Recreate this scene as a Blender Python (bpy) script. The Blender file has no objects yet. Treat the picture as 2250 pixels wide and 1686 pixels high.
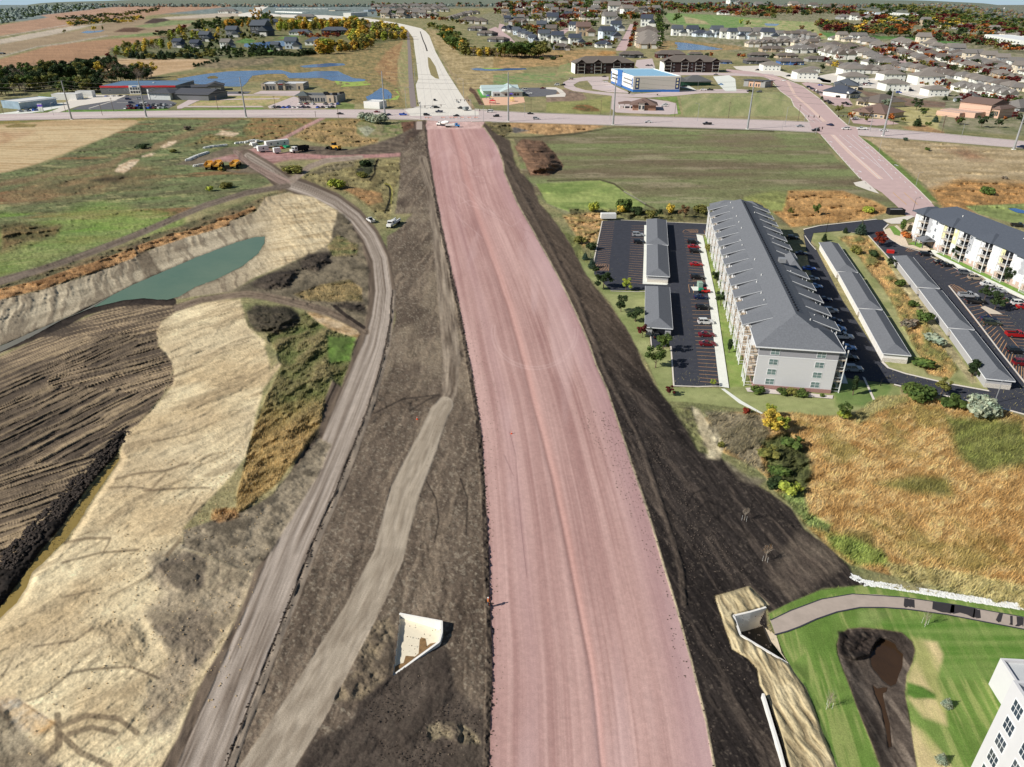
import bpy, math, random
import numpy as np
from mathutils import Vector, Matrix
from mathutils.geometry import tessellate_polygon
random.seed(7); rng=np.random.default_rng(7)
S=bpy.context.scene; COL=S.collection
H=90.0; F=1560.0; CX=1125.0; CY=843.0; YH=10.0
TH=math.atan((CY-YH)/F); CT=math.cos(TH); ST=math.sin(TH)
def G(u,v,h=0.0):
    a=(u-CX)/F; b=-(v-CY)/F
    dz=-ST+b*CT; t=(H-h)/(-dz)
    return a*t,(CT+b*ST)*t
def depth(u,v,h=0.0):
    b=-(v-CY)/F
    return (H-h)/(ST-b*CT)
def P(x,y,z):
    z=z-H; dep=y*CT-z*ST; up=y*ST+z*CT
    return CX+F*x/dep, CY-F*up/dep
def W(u,v,h=0.0):
    x,y=G(u,v,h); return Vector((x,y,h))
def mpp(u,v): return depth(u,v)/F
def px2h(u,v,hp):      # metres that look hp pixels tall when standing at (u,v)
    x,y=G(u,v); lo,hi=0.0,(85.0 if v>60 else 4e3)
    for _ in range(30):
        m=(lo+hi)/2
        if v-P(x,y,m)[1]<hp: lo=m
        else: hi=m
    return lo
ZT={'f':(0,0,1.0172),'s':(0,0,1),'1':(0,0,.27137),'2':(550,0,.27137),'3':(1100,0,.27137),'4':(1650,0,.27137),
'5':(1250,400,.3166),'6':(1800,400,.3166),'7':(1500,1200,.33906),'8':(0,250,.45208),'9':(0,800,.3166),'10':(0,1161,.3166),
'11':(600,1161,.3166),'12':(600,700,.3166),'13':(1200,800,.3166),'14':(1900,1400,.1725),'15':(1550,800,.3166),'16':(400,280,.13562),
'17':(0,100,.18083),'18':(400,100,.18083),'19':(800,130,.18083),'20':(1200,80,.18083),'21':(1850,80,.18083),'22':(1600,90,.18083),
'23':(900,0,.3934),'24':(500,0,.3934)}
def Z(k,*pts):
    x,y,s=ZT[k]
    if len(pts)==1 and isinstance(pts[0],list): pts=pts[0]
    r=[(x+p[0]*s,y+p[1]*s) for p in pts]
    return r
def Z1(k,a,b): return Z(k,(a,b))[0]
def lin(c):
    c=np.asarray(c,dtype=float)/255.0
    return np.where(c<=.04045,c/12.92,((c+.055)/1.055)**2.4)
KL=np.array([.95,.97,1.0])     # sunlit radiance of a white ground in this light
def alb(*c):
    if len(c)==1: c=c[0]
    return np.clip(lin(c)/KL,0.004,.85)
def _h(ix,iy,s):
    n=(ix.astype(np.int64)*374761393+iy.astype(np.int64)*668265263+s*1442695041)&0xffffffff
    n=((n^(n>>13))*1274126177)&0xffffffff
    n=n^(n>>16)
    return (n&0xffff).astype(np.float32)/65535.0
def vn(x,y,s=0):
    xf=np.floor(x); yf=np.floor(y); fx=(x-xf).astype(np.float32); fy=(y-yf).astype(np.float32)
    fx=fx*fx*(3-2*fx); fy=fy*fy*(3-2*fy); ix=xf.astype(np.int64); iy=yf.astype(np.int64)
    a=_h(ix,iy,s); b=_h(ix+1,iy,s); c=_h(ix,iy+1,s); d=_h(ix+1,iy+1,s)
    return (a+(b-a)*fx)+((c+(d-c)*fx)-(a+(b-a)*fx))*fy
def fbm(x,y,sc,o=3,s=0,g=.55):
    r=0;a=1;t=0
    for i in range(o):
        r=r+a*vn(x/sc+i*17.3,y/sc-i*9.1,s+i*7); t+=a; a*=g; sc=sc*.47
    return r/t
def sm(a,b,x):
    t=np.clip((x-a)/(b-a),0,1); return t*t*(3-2*t)
def axis(segs):
    o=[]
    for a,b,st in segs:
        n=max(1,int(round((b-a)/st))); o+=list(np.linspace(a,b,n,endpoint=False))
    o.append(segs[-1][1]); return np.array(o)
STEP=2.05
UA=axis([(-1500,-300,40),(-300,-10,12),(-10,2260,STEP),(2260,2560,12),(2560,3800,40)])
VA=axis([(11.2,14,.7),(14,60,1.0),(60,1700,STEP),(1700,1800,8),(1800,2300,25)])
NU,NV=len(UA),len(VA)
U,V=np.meshgrid(UA,VA)
GX,GY=G(U,V)
PXM=depth(U,V)/F          # metres per photo pixel
HG=np.zeros_like(U); CC=np.zeros(U.shape+(3,)); CLS=np.zeros(U.shape,np.int8); ROUGH=np.zeros_like(U)
jit=(fbm(GX,GY,9,4,3)-.5)
def box(pts,m):
    a=np.array(pts); u0=np.searchsorted(UA,a[:,0].min()-m); u1=np.searchsorted(UA,a[:,0].max()+m)
    v0=np.searchsorted(VA,a[:,1].min()-m); v1=np.searchsorted(VA,a[:,1].max()+m)
    return slice(v0,max(v1,v0+1)),slice(u0,max(u1,u0+1))
def sdist(pts,sl):
    x=U[sl];y=V[sl]; n=len(pts); ins=np.zeros(x.shape,bool); d=np.full(x.shape,1e9)
    for i in range(n):
        x0,y0=pts[i];x1,y1=pts[(i+1)%n]; dx,dy=x1-x0,y1-y0; L=dx*dx+dy*dy+1e-9
        t=np.clip(((x-x0)*dx+(y-y0)*dy)/L,0,1)
        d=np.minimum(d,(x-x0-t*dx)**2+(y-y0-t*dy)**2)
        c=((y0>y)!=(y1>y)); 
        if dy!=0: ins^=c&(x<(x0+(y-y0)*dx/dy))
    d=np.sqrt(d); return np.where(ins,d,-d)
def poly(pts,soft=2,rag=0):
    """mask 0..1 of a ground region; rag = raggedness of its edge in photo pixels"""
    sl=box(pts,soft+rag+4); d=sdist(pts,sl)
    if rag: d=d+jit[sl]*rag*2
    return sl,sm(-soft,soft,d),d
def stroke(pts,w,soft=1.5,rag=0):
    """distance to a polyline. pts (u,v) or (u,v,w). returns slice, mask, signed across /w, along"""
    P3=[(p[0],p[1],(p[2] if len(p)>2 else w)) for p in pts]
    mw=max(p[2] for p in P3); sl=box([(p[0],p[1]) for p in P3],mw+soft+rag+4); x=U[sl];y=V[sl]
    best=np.full(x.shape,1e9);sg=np.zeros(x.shape);al=np.zeros(x.shape);ww=np.full(x.shape,1.0);acc=0
    for i in range(len(P3)-1):
        x0,y0,w0=P3[i];x1,y1,w1=P3[i+1];dx,dy=x1-x0,y1-y0;L=math.hypot(dx,dy)+1e-9
        t=np.clip(((x-x0)*dx+(y-y0)*dy)/L/L,0,1)
        d=np.hypot(x-x0-t*dx,y-y0-t*dy); k=d<best
        best=np.where(k,d,best); sg=np.where(k,np.sign((x-x0)*dy-(y-y0)*dx),sg)
        al=np.where(k,acc+t*L,al); ww=np.where(k,w0+(w1-w0)*t,ww); acc+=L
    dd=ww-best
    if rag: dd=dd+jit[sl]*rag*2
    return sl,sm(-soft,soft,dd),sg*best/ww,al
def paint(sl,m,col,a=1.0,cls=None):
    c=alb(col) if not isinstance(col,np.ndarray) or col.ndim==1 else col
    k=(m*a)[...,None]; CC[sl]=CC[sl]*(1-k)+c*k
    if cls is not None: CLS[sl]=np.where(m>.5,cls,CLS[sl])
def mix(c1,c2,t):
    t=np.clip(t,0,1)[...,None]; return alb(c1)*(1-t)+alb(c2)*t
def N(sl,sc,o=3,s=0,ax=1.0,ang=0.0,warp=0):
    """fbm in ground metres, stretched ax times along direction ang (deg, ground plane)"""
    x=GX[sl];y=GY[sl]; c,sn=math.cos(math.radians(ang)),math.sin(math.radians(ang))
    a=x*c+y*sn; b=-x*sn+y*c
    if warp: b=b+warp*(fbm(x,y,sc*6,2,s+91)-.5)
    return fbm(a/ax,b,sc,o,s)
def cst(n,k=1.6): return np.clip((n-.5)*k+.5,0,1)
def H3(n): return sm(.35,.65,n)
ALL=(slice(0,NV),slice(0,NU))
far=sm(330,60,V)
n1=N(ALL,60,4,1); n2=N(ALL,9,4,2); n3=N(ALL,1.6,3,4)
CC[:]=mix((118,122,80),(168,155,112),cst(n1*.5+n2*.5,2.6))
CC*= (0.8+.4*n3)[...,None]
HG+=(n2-.5)*.6+(n3-.5)*.25
def area(k,pts,c1,c2=None,sc=8,soft=2,rag=0,cls=None,ax=1,ang=0,h=None,kk=2.6,s=0,a=1,warp=0,oct=4):
    sl,m,d=poly(Z(k,pts) if isinstance(k,str) else pts,soft,rag)
    if c2 is None: c2=tuple(x*.8 for x in c1)
    n=cst(N(sl,sc,oct,s+len(pts)*3,ax,ang,warp),kk); c=mix(c1,c2,n)*(0.82+.36*n3[sl])[...,None]
    paint(sl,m,c,a,cls)
    if h is not None: HG[sl]=HG[sl]*(1-m)+m*((n-.5)*h+(n3[sl]-.5)*h*.6)
    return sl,m,d,n
def line(k,pts,w,c1,c2=None,rag=0,soft=1.2,a=1,cls=None,streak=0,along=40,h=None,s=0):
    P_=[Z1(k,p[0],p[1])+((p[2]*ZT[k][2],) if len(p)>2 else ()) for p in pts]
    sl,m,sg,al=stroke(P_,w*ZT[k][2],soft,rag)
    if c2 is None: c2=tuple(x*.8 for x in c1)
    if streak:
        n=.6*vn(sg*streak,al/along,s+5)+.4*vn(sg*streak*2.7+9,al/along*1.7,s+6); n=cst(n,1.7)
    else: n=cst(N(sl,4,3,s),2)
    paint(sl,m,mix(c1,c2,n)*(0.88+.24*n3[sl])[...,None],a,cls)
    if h is not None: HG[sl]=HG[sl]*(1-m)+m*((n-.5)*h)
    return sl,m,sg,al
area('s',[(-1600,-9),(900,-9),(900,40),(620,34),(300,30),(0,50),(-1600,60)],(138,150,146),(112,126,124),30,3,0,7)  # distance haze tinted into the far land colour
area('s',[(900,-9),(3900,-9),(3900,60),(2250,60),(1500,12),(900,20)],(116,124,114),(134,132,112),30,3,0)
for pts,c in (([(330,125),(900,60),(1500,20),(2100,-20),(2200,-20),(1400,80),(600,135),(450,160)],(192,154,128)),
 ([(-900,330),(0,205),(470,130),(480,165),(900,110),(1100,80),(1280,50),(2000,25),(1900,50),(1180,130),(1170,165),(860,180),(560,215),(0,290),(-900,400)],(188,150,122)),
 ([(-900,430),(0,320),(560,215),(760,200),(850,190),(1050,180),(1180,165),(1350,140),(1950,95),(2000,130),(1400,160),(1100,200),(740,210),(400,290),(0,360),(-900,470)],(205,190,170)),
 ([(0,362),(400,290),(740,225),(860,190),(1150,160),(1600,150),(1500,240),(870,300),(450,350),(0,450)],(172,150,120)),
 ([(-900,600),(0,480),(450,360),(860,320),(1380,290),(900,390),(870,440),(700,490),(0,580),(-900,700)],(182,142,108)),
 ([(-900,760),(0,580),(700,490),(860,470),(420,570),(0,665),(-900,860)],(176,136,98))):
    area('1',pts,c,tuple(x*.9 for x in c),22,1.5,1,7,ax=6,ang=20)
area('1',[(1080,215),(1380,165),(1580,165),(1560,190),(1200,225)],(148,160,108),None,20,1,0,0)
area('1',[(870,300),(1260,262),(1300,285),(1000,300)],(140,160,100),None,20,1,0,0)
area('1',[(1160,190),(1240,150),(1330,150),(1380,165),(1260,190)],(92,76,68),None,8,1,0,9)
area('1',[(920,260),(1000,228),(1090,225),(1180,235),(1110,262)],(112,84,68),None,8,1,0,9)
area('1',[(300,610),(900,480),(1680,470),(1700,490),(1560,560),(1330,600),(1150,640),(900,600),(600,560)],(204,174,136),(184,152,112),10,1.5,1,7,ax=8,ang=8)
line('1',[(-300,760),(0,690),(270,610),(470,560),(700,505),(880,465)],10,(196,186,174),cls=2)
line('1',[(-200,590),(0,570),(500,520),(860,470),(1200,480)],4,(205,188,160)); line('1',[(-300,560),(0,460),(300,380),(540,350),(870,290)],5,(190,178,158))
line('1',[(0,300),(560,200),(1100,150)],3,(200,188,170))
# residential + woods ground left
area('1',[(880,470),(900,390),(1380,290),(1580,190),(2211,120),(2211,470),(1500,480)],(98,108,70),(128,124,92),12,2,1,0)
area('2',[(-100,130),(600,140),(1000,180),(1260,250),(1250,330),(1100,360),(900,420),(0,470),(-100,470)],(104,112,70),(140,130,92),12,2,1,0)
area('2',[(220,310),(330,285),(400,300),(360,325)],(118,155,80),None,8,1)
area('2',[(100,400),(200,385),(220,420),(120,430)],(118,155,80),None,8,1); area('1',[(1900,340),(1990,310),(2080,330),(2000,360)],(110,150,80),None,8,1)
# wetlands
area('s',[(330,186),(380,168),(470,152),(560,140),(690,118),(800,104),(890,86),(908,70),(912,235),(890,240),(860,236),(760,225),(700,190),(560,180),(430,190)],(164,136,86),(120,112,70),7,2,3,8,h=.8)
area('2',[(-100,460),(500,460),(620,480),(400,520),(100,560),(-100,560)],(132,122,84),(96,96,62),8,3,2,8,h=.8)
area('1',[(1560,540),(1700,490),(2211,470),(2211,510),(1800,560)],(150,128,100),(110,100,76),6,3,1,8,h=.6)
area('2',[(1100,420),(1240,330),(1270,350),(1200,560),(1180,700),(1080,640),(1000,560)],(150,108,68),(176,140,92),8,3,1,8,h=1)
area('2',[(1240,330),(1290,330),(1320,870),(1260,870),(1200,700),(1190,500)],(150,150,100),(172,152,112),9,2,1,0)
area('s',[(912,70),(940,80),(960,110),(1000,170),(1045,240),(1034,240),(1000,180),(960,110),(930,76)],(190,165,128),None,6,1,0,0)
area('2',[(1430,230),(1560,260),(1700,450),(2211,470),(2211,600),(1900,700),(1720,800),(1620,560),(1500,380)],(186,160,116),(150,128,84),9,3,2,8,h=.8)
area('3',[(-60,430),(570,400),(930,410),(940,450),(560,540),(300,540),(0,560),(-60,560)],(190,146,92),(140,118,72),9,2,1,8,h=.8)
area('3',[(780,445),(820,415),(930,420),(940,435),(850,450)],(196,140,66),None,5,1,0,8)
area('3',[(-60,600),(440,590),(480,650),(400,670),(-60,690)],(120,150,88),(160,150,108),10,2,1,0)
area('3',[(440,620),(480,530),(560,510),(590,600),(620,630),(520,640)],(132,150,92),(165,150,110),6,1,0,6,ax=5,ang=60)
area('20',[(0,715),(230,640),(330,670),(440,690),(495,750),(430,785),(200,800),(0,815)],(128,108,92),(156,132,112),5,1,1,3,h=.6)
area('19',[(1290,340),(1350,380),(1460,560),(1400,560),(1330,430),(1270,380)],(120,92,72),(80,60,50),5,1,0,3)
area('20',[(0,800),(500,780),(790,720),(780,920),(600,950),(0,920)],(162,158,98),(136,140,84),8,1,0,0)
area('20',[(310,880),(380,830),(500,830),(640,880),(650,910),(480,915)],(92,88,48),(150,96,52),5,2,1,8,h=.8)
area('3',[(1450,770),(2211,745),(2400,760),(2480,940),(1480,942)],(140,148,96),(170,166,118),8,1,0,0,ax=12,ang=70)
area('20',[(1270,740),(1590,735),(1640,950),(1500,965),(1500,940),(1590,940),(1580,810),(1470,780)],(134,160,82),None,8,1,0,6)
# suburb ground
area('s',[(1010,45),(1100,22),(1500,15),(2260,40),(3200,80),(3200,330),(2260,300),(2140,290),(2080,286),(1960,230),(1850,200),(1700,130),(1560,105),(1400,105),(1100,100)],(112,118,80),(164,154,128),9,3,0,0,kk=2)
area('3',[(1310,105),(1700,120),(2211,160),(2260,290),(1900,250),(1600,225),(1380,190)],(112,148,80),(140,160,100),20,1.5,1,6)
area('3',[(1480,130),(1650,170),(1700,200),(1500,190)],(196,182,136),None,20,2,1,6)
area('4',[(-60,155),(520,180),(560,260),(640,320),(400,300),(-60,270)],(122,152,84),(188,176,128),22,1.5,1,6)
area('4',[(560,258),(900,285),(1300,300),(1700,345),(1700,365),(1300,330),(860,310),(640,320)],(104,150,78),None,20,1.5,1,6)
area('3',[(1300,330),(1500,330),(1900,370),(2000,400),(1800,410),(1560,420),(1380,380),(1340,420),(1250,410)],(178,140,92),(130,118,74),6,1,1,8,h=.6)
area('4',[(820,690),(930,740),(1300,800),(1580,830),(1570,872),(1150,862),(960,800)],(142,116,98),(120,100,84),6,1.5,1,3)
area('4',[(1140,880),(1250,860),(1570,880),(1510,1040),(1560,1070),(1300,1030),(1180,940)],(190,180,126),(170,160,104),8,1.5,1,6)
area('4',[(1220,1030),(1400,1010),(1560,1070),(1600,1110),(1300,1060)],(184,140,92),None,5,1.5,1,8,h=.6)
area('4',[(1570,1070),(1700,1080),(2300,1170),(2300,1190),(1700,1110)],(130,132,84),None,6,1)
# lots grass between shops left
area('18',[(60,740),(400,600),(1370,610),(1150,700),(900,745)],(196,172,128),(160,160,98),6,1,0,0)
area('17',[(440,640),(470,590),(610,570),(650,620),(560,640)],(150,160,90),None,6,1)
for p in ([(730,815),(900,770),(1400,780),(2060,762),(2010,795),(1200,815)],[(0,850),(0,835),(400,820),(840,740),(600,800),(350,835)]): area('17',p,(112,152,70),None,6,1,0,6)
area('18',[(0,770),(980,755),(1000,775),(0,790)],(120,152,74),None,6,1,0,6)
area('18',[(1740,780),(1960,690),(2100,720),(2090,770)],(132,148,84),None,6,1,0,6)
# verge of cross road
area('s',[(-1500,262),(0,266),(320,259),(600,259),(916,264),(916,270),(600,264),(330,264),(0,276),(-1500,300)],(120,124,70),(150,128,70),6,1,1,0)
area('1',[(-900,1120),(0,1010),(350,985),(600,965),(1100,975),(1125,1000),(900,1100),(650,1190),(300,1330),(0,1410),(-900,1700)],(206,182,140),(184,154,112),9,1.5,1.5,7,ax=20,ang=2,h=.15)
area('1',[(-900,1180),(0,1070),(300,1060),(200,1110),(0,1170),(-900,1300)],(170,132,98),(190,156,116),14,6,4,7,ax=6,ang=2)
sl,m,d=poly(Z('1',[(-900,1170),(0,1030),(600,1010),(1050,1000),(900,1090),(650,1180),(300,1320),(0,1400),(-900,1650)]),2,1)
st=np.sin((GY[sl]*.97+GX[sl]*.16+1.2*(N(sl,30,2,8)-.5))*2*math.pi/7.5); paint(sl,m*sm(-.2,.9,st)*.5,(222,202,160))
area('1',[(40,1020),(150,1000),(300,1010),(280,1030),(60,1035)],(150,128,70),None,5,1.5,1,8)
WEST=[(-1500,700),(-1500,420),(0,382),(90,362),(180,325),(250,295),(310,268),(340,262),(712,262),(600,320),(560,345),(610,400),(560,415),(440,460),(280,530),(150,580),(0,615),(-1500,1050)]
sl,m,d,n=area('s',WEST,(120,132,86),(108,106,76),11,3,2,0,h=.7,ax=2.2,ang=25)
nn=N(sl,28,3,71,3,15,8); paint(sl,m*sm(.52,.66,nn)*sm(400,470,V[sl])*.9,(112,142,62)); paint(sl,m*sm(.56,.68,N(sl,22,3,72,3,10,8))*.85,(140,104,72))
nn=N(sl,5,3,73,2,20,3); paint(sl,m*sm(.6,.8,nn)*.6,(178,170,118))
paint(sl,m*sm(.60,.72,N(sl,3.2,3,74))*.7,(66,72,44))
area('8',[(-400,700),(0,560),(300,480),(500,420),(700,470),(900,500),(900,560),(600,620),(300,700),(0,800),(-400,950)],(112,146,62),(150,158,92),9,12,10,0,ax=3,ang=20,a=.6,h=.8)
area('8',[(0,540),(100,520),(290,545),(270,600),(100,640),(0,680)],(86,72,46),(126,92,58),8,10,6,8,h=1.2,a=.85)
area('8',[(0,400),(200,330),(500,290),(640,240),(790,290),(780,320),(560,360),(400,400),(200,420),(60,450)],(146,114,76),(104,94,62),10,12,8,8,h=.8,a=.8)
area('8',[(440,330),(500,310),(600,300),(640,310),(560,335)],(64,52,42),None,5,5,3,8,a=.8)
line('1',[(0,1500),(500,1400),(900,1340),(1000,1260),(1250,1190),(1500,1100),(1700,1010),(1900,960)],24,(120,88,62),(150,120,84),rag=4,soft=4,a=.7,cls=8)
for p in ([(930,1390),(960,1340),(1060,1290),(1130,1290),(1080,1350),(1000,1400)],[(1150,1270),(1220,1240),(1260,1240),(1220,1265)],[(1300,1190),(1370,1150),(1430,1140),(1400,1170),(1330,1200)],[(1740,1090),(1800,1060),(1930,1080),(1880,1110)],[(2040,1070),(2120,1040),(2211,1030),(2211,1060),(2100,1080)]):
    area('1',p,(226,204,172),(190,160,125),3,2,3,3)
area('1',[(1700,1090),(1900,1110),(2211,1100),(2300,1090),(2350,1130),(2100,1150),(1800,1150),(1500,1180)],(140,108,62),(110,104,62),8,4,3,8,h=1,a=.9)
area('1',[(1080,1190),(1150,1160),(1250,1160),(1230,1190),(1100,1210)],(76,90,58),None,4,2,1,8,h=1)
area('2',[(30,950),(560,950),(470,1000),(300,1080),(200,1120),(0,1170),(-60,1040)],(118,112,66),(150,110,66),7,3,2,8,h=1)
area('2',[(340,1110),(440,1040),(600,990),(800,955),(900,960),(860,1010),(860,1080),(900,1110),(1040,1120),(1030,1160),(850,1190),(700,1190),(500,1150)],(172,136,86),(134,112,66),7,3,2,8,h=1.1)
area('2',[(860,1010),(960,985),(1150,960),(1330,975),(1350,1020),(1240,1100),(1050,1110),(900,1090)],(106,120,68),(150,138,104),6,3,2,0,h=.8)
area('2',[(870,1040),(950,1020),(1010,1050),(940,1110)],(180,180,150),None,4,2,1,0)
area('2',[(1220,990),(1330,980),(1345,1030),(1240,1080)],(120,88,68),None,4,2,1,3)
# yard + ditches
area('2',[(250,1250),(420,1180),(640,1190),(800,1215),(1050,1150),(1230,1080),(1420,985),(1430,1000),(1450,1250),(1330,1270),(640,1290),(300,1290)],(122,108,92),(90,78,68),5,3,2,3,h=.5)
area('2',[(1330,985),(1420,975),(1440,1010),(1450,1230),(1300,1240),(1240,1160),(1260,1090),(1320,1050)],(98,82,70),(74,62,54),4,2,2,3,h=.6)
area('2',[(1290,1130),(1380,1110),(1430,1130),(1370,1190),(1310,1170)],(150,130,100),None,4,3,2,3)
area('2',[(1340,985),(1390,985),(1395,1050),(1340,1050)],(180,158,146),None,3,1,0,2)
area('16',[(-100,600),(100,520),(380,440),(700,330),(1100,260),(1150,330),(850,430),(560,500),(380,580),(900,700),(1100,610),(1400,740),(1500,800),(1500,900),(1300,760),(900,740),(600,700),(200,620)],(132,118,98),(108,98,80),4,3,3,3,h=.3)
area('16',[(380,560),(560,490),(850,430),(1150,330),(1300,300),(1420,330),(1500,420),(1700,430),(2250,450),(2250,520),(1800,520),(1450,590),(1350,640),(1100,600),(900,560),(700,560),(560,560)],(186,146,140),(150,112,104),3,3,2,2,ax=6,ang=10)
line('16',[(1150,400),(1350,290),(1650,180),(2000,-10),(2300,-160)],24,(200,158,150),(170,130,122),cls=2,streak=4)
line('2',[(-60,1240),(300,1250),(640,1275),(1000,1265),(1450,1240)],14,(188,142,136),(160,118,112),cls=2,streak=4)
# field between branch road and graded corridor
area('2',[(340,1460),(480,1400),(640,1330),(900,1290),(1240,1290),(1240,1400),(1180,1500),(1150,1660),(1130,1780),(1030,1780),(960,1680),(800,1580),(560,1500)],(150,136,88),(112,98,62),6,3,2,8,h=.9)
area('2',[(700,1500),(850,1520),(1060,1560),(1080,1640),(960,1660),(820,1570)],(170,122,72),(140,106,66),5,3,2,8,h=.8)
area('2',[(240,1340),(400,1340),(440,1370),(330,1420),(260,1400)],(100,92,58),None,4,2,1,8,h=.8)
area('2',[(480,1400),(640,1330),(860,1290),(840,1340),(560,1420)],(140,128,98),(108,100,76),5,3,3,0)
area('2',[(860,1370),(960,1290),(1010,1290),(990,1400),(940,1450),(870,1430)],(82,88,60),(60,62,44),4,3,2,8,h=1)
line('2',[(1035,1295),(1010,1350),(1010,1400),(970,1460)],9,(30,28,24),rag=1,cls=3)
line('2',[(1100,1490),(1130,1520),(1135,1600),(1110,1680),(1090,1720)],10,(38,40,34),rag=1,cls=3); line('2',[(1085,1485),(1130,1500),(1150,1540),(1140,1650)],4,(170,160,60))
area('2',[(850,1370),(900,1360),(920,1370),(880,1385)],(60,56,48),None,2,1)
# graded corridor left of the pink road
COR=[(916,266),(930,285),(880,330),(878,400),(868,470),(905,470),(880,500),(850,520),(850,560),(865,620),(868,700),(855,760),(835,830),(805,905),(770,1000),(700,1150),(640,1280),(560,1440),(450,1700),(400,1850),(1100,1850),(1090,1500),(1075,1200),(1050,900),(1015,700),(960,430),(940,283)]
sl,m,d,n=area('s',COR,(122,107,91),(92,79,67),7,3,2,3,h=.25,ax=3,ang=85,kk=2.2)
paint(sl,m*sm(.5,.75,N(sl,1.1,3,31))*.55,(84,72,62)); paint(sl,m*sm(.56,.78,N(sl,14,3,32,2,80))*.5,(158,142,118))
paint(sl,m*sm(.62,.72,N(sl,.5,2,33))*.5,(160,148,128)); HG[sl]+=m*(N(sl,.7,3,34)-.5)*.2; paint(sl,m*sm(.52,.75,N(sl,1.2,3,35,25,86,3))*.5,(156,138,116)); paint(sl,m*sm(.54,.75,N(sl,1.0,3,36,25,92,3))*.5,(82,70,60))
# bottom dark soil in front of the slab
area('11',[(560,1300),(640,1080),(820,1030),(1000,900),(1170,790),(1230,900),(1260,1100),(1480,1300),(1500,1850),(100,1850),(250,1500),(480,1380)],(84,74,66),(62,54,49),3,8,6,3,ax=2,ang=60,h=.4,a=.85)
area('11',[(1060,1380),(1150,1340),(1300,1350),(1420,1430),(1450,1500),(1300,1500),(1180,1440),(1100,1480)],(156,142,112),(96,84,72),1.6,5,6,3,a=.75,h=.8)
area('11',[(560,900),(700,640),(800,620),(860,700),(800,1000),(600,1180),(420,1200),(400,1130),(560,1000)],(150,134,106),(96,84,70),2.2,8,8,3,a=.75,h=.6)
area('12',[(560,640),(800,500),(1150,540),(1100,640),(960,640),(640,760)],(104,90,76),None,3,10,6,3,a=.5,h=.5)
for p in ([(700,660),(900,560),(1150,530)],[(950,640),(1080,560),(1200,520)],[(1060,1120),(1130,1250),(1150,1400),(1120,1550)],[(1300,1110),(1350,1250),(1340,1500)]): line('12',p,6,(66,57,50),rag=1,a=.8)
# parallel light road
line('s',[(930,350,10),(950,420,12),(962,500,14),(975,600,16),(984,700,18),(992,790,19),(988,860,17),(968,905,14)],12,(176,160,140),(96,83,71),cls=2,streak=2.2,soft=3,a=.9)
line('s',[(978,890,18),(964,909,21),(926,1001,28),(890,1080,33),(852,1225,33),(837,1256,35),(790,1351,37),(734,1446,42),(681,1541,47),(585,1690,52),(500,1830,58)],60,(184,170,150),(150,136,118),cls=2,streak=4,soft=2.2,rag=.5,h=.05)
# main haul road with its dark shoulders
HR=[(545,345,9),(590,372,9),(628,402,12),(680,420,12),(735,445,13),(780,480,14),(812,520,15),(835,570,16),(843,640,18),(836,700,20),(822,760,24),(800,820,29),(774,890,33),(735,990,35),(697,1080,37),(650,1180,39),(605,1290,41),(560,1400,42),(500,1545,45),(440,1690,49),(380,1830,54)]
line('s',[(x-w*.25,y,w*1.62+2) for x,y,w in HR],30,(92,79,68),(118,103,88),cls=2,streak=4,soft=2.5,rag=1,h=.25)
line('s',HR,30,(188,174,160),(122,108,95),cls=2,streak=4.5,soft=2.5,h=.08,along=140)
line('s',[(x+w*1.12,y,2.5) for x,y,w in HR[8:]],3,(74,63,55),rag=2,cls=3,h=.5)
line('s',[(x+w*1.32,y,w*.16) for x,y,w in HR[8:]],3,(150,136,120),rag=1)
line('s',[(x-w*1.75,y,2.2) for x,y,w in HR[9:]],3,(54,46,41),rag=.6,cls=3)
line('2',[(290,1480,28),(350,1450,26),(480,1350,22),(620,1300,20),(900,1275,16)],20,(176,158,142),(140,124,108),cls=2,streak=3)
line('2',[(-120,1230,18),(0,1330,22),(160,1420,30),(290,1480,34)],26,(170,146,134),(120,102,90),cls=2,streak=4)
line('8',[(1400,350,13),(1200,385,13),(1000,445,14),(800,530,15),(600,615,16),(400,690,17),(200,760,18),(0,815,20),(-500,1000,26)],15,(134,120,106),(100,88,76),cls=2,streak=3,soft=2,rag=.5)
area('8',[(-500,1000),(0,840),(600,640),(1380,370),(1640,470),(1200,560),(700,760),(0,960),(-500,1150)],(96,92,64),(126,104,74),6,4,2,8,h=.9)
SA=[(-500,1080),(0,905),(200,860),(500,760),(660,695),(760,650),(1000,565),(1240,480),(1290,410),(1400,385),(1520,405),(1640,470),(1690,520),(1650,600),(1560,670),(1470,700),(1230,800),(1120,865),(870,900),(700,905),(400,980),(0,1170),(-500,1400)]
sl,m,d,n=area('8',SA,(196,182,154),(160,146,122),8,2,1.5,4,h=.2,ax=4,ang=60)
paint(sl,m*sm(480,680,U[sl])*.8,mix((222,204,164),(196,174,132),cst(N(sl,5,4,44,3,30),2)))
g=cst(N(sl,1.7,3,45,12,118,3),2.2); paint(sl,m*sm(.55,.75,g)*.55*sm(640,520,U[sl]),(112,98,82)); HG[sl]+=m*(g-.5)*.35
g=cst(N(sl,1.8,3,46,9,25,6),2.2); paint(sl,m*sm(.6,.8,g)*.45*sm(540,640,U[sl]),(140,116,84)); HG[sl]+=m*(g-.5)*.3
area('8',[(640,640),(690,625),(760,730),(800,800),(700,800),(680,740)],(104,90,74),None,3,4,3,4,a=.7)
for p,w in (([(-300,980),(0,880),(200,830),(400,765),(550,715),(640,680)],24),([(680,655),(850,600),(1000,560),(1100,530)],17),([(1060,520),(1140,500),(1230,462)],12)):
    line('8',p,w,(206,156,104),(140,100,64),rag=3,cls=5,h=1.2)
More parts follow.
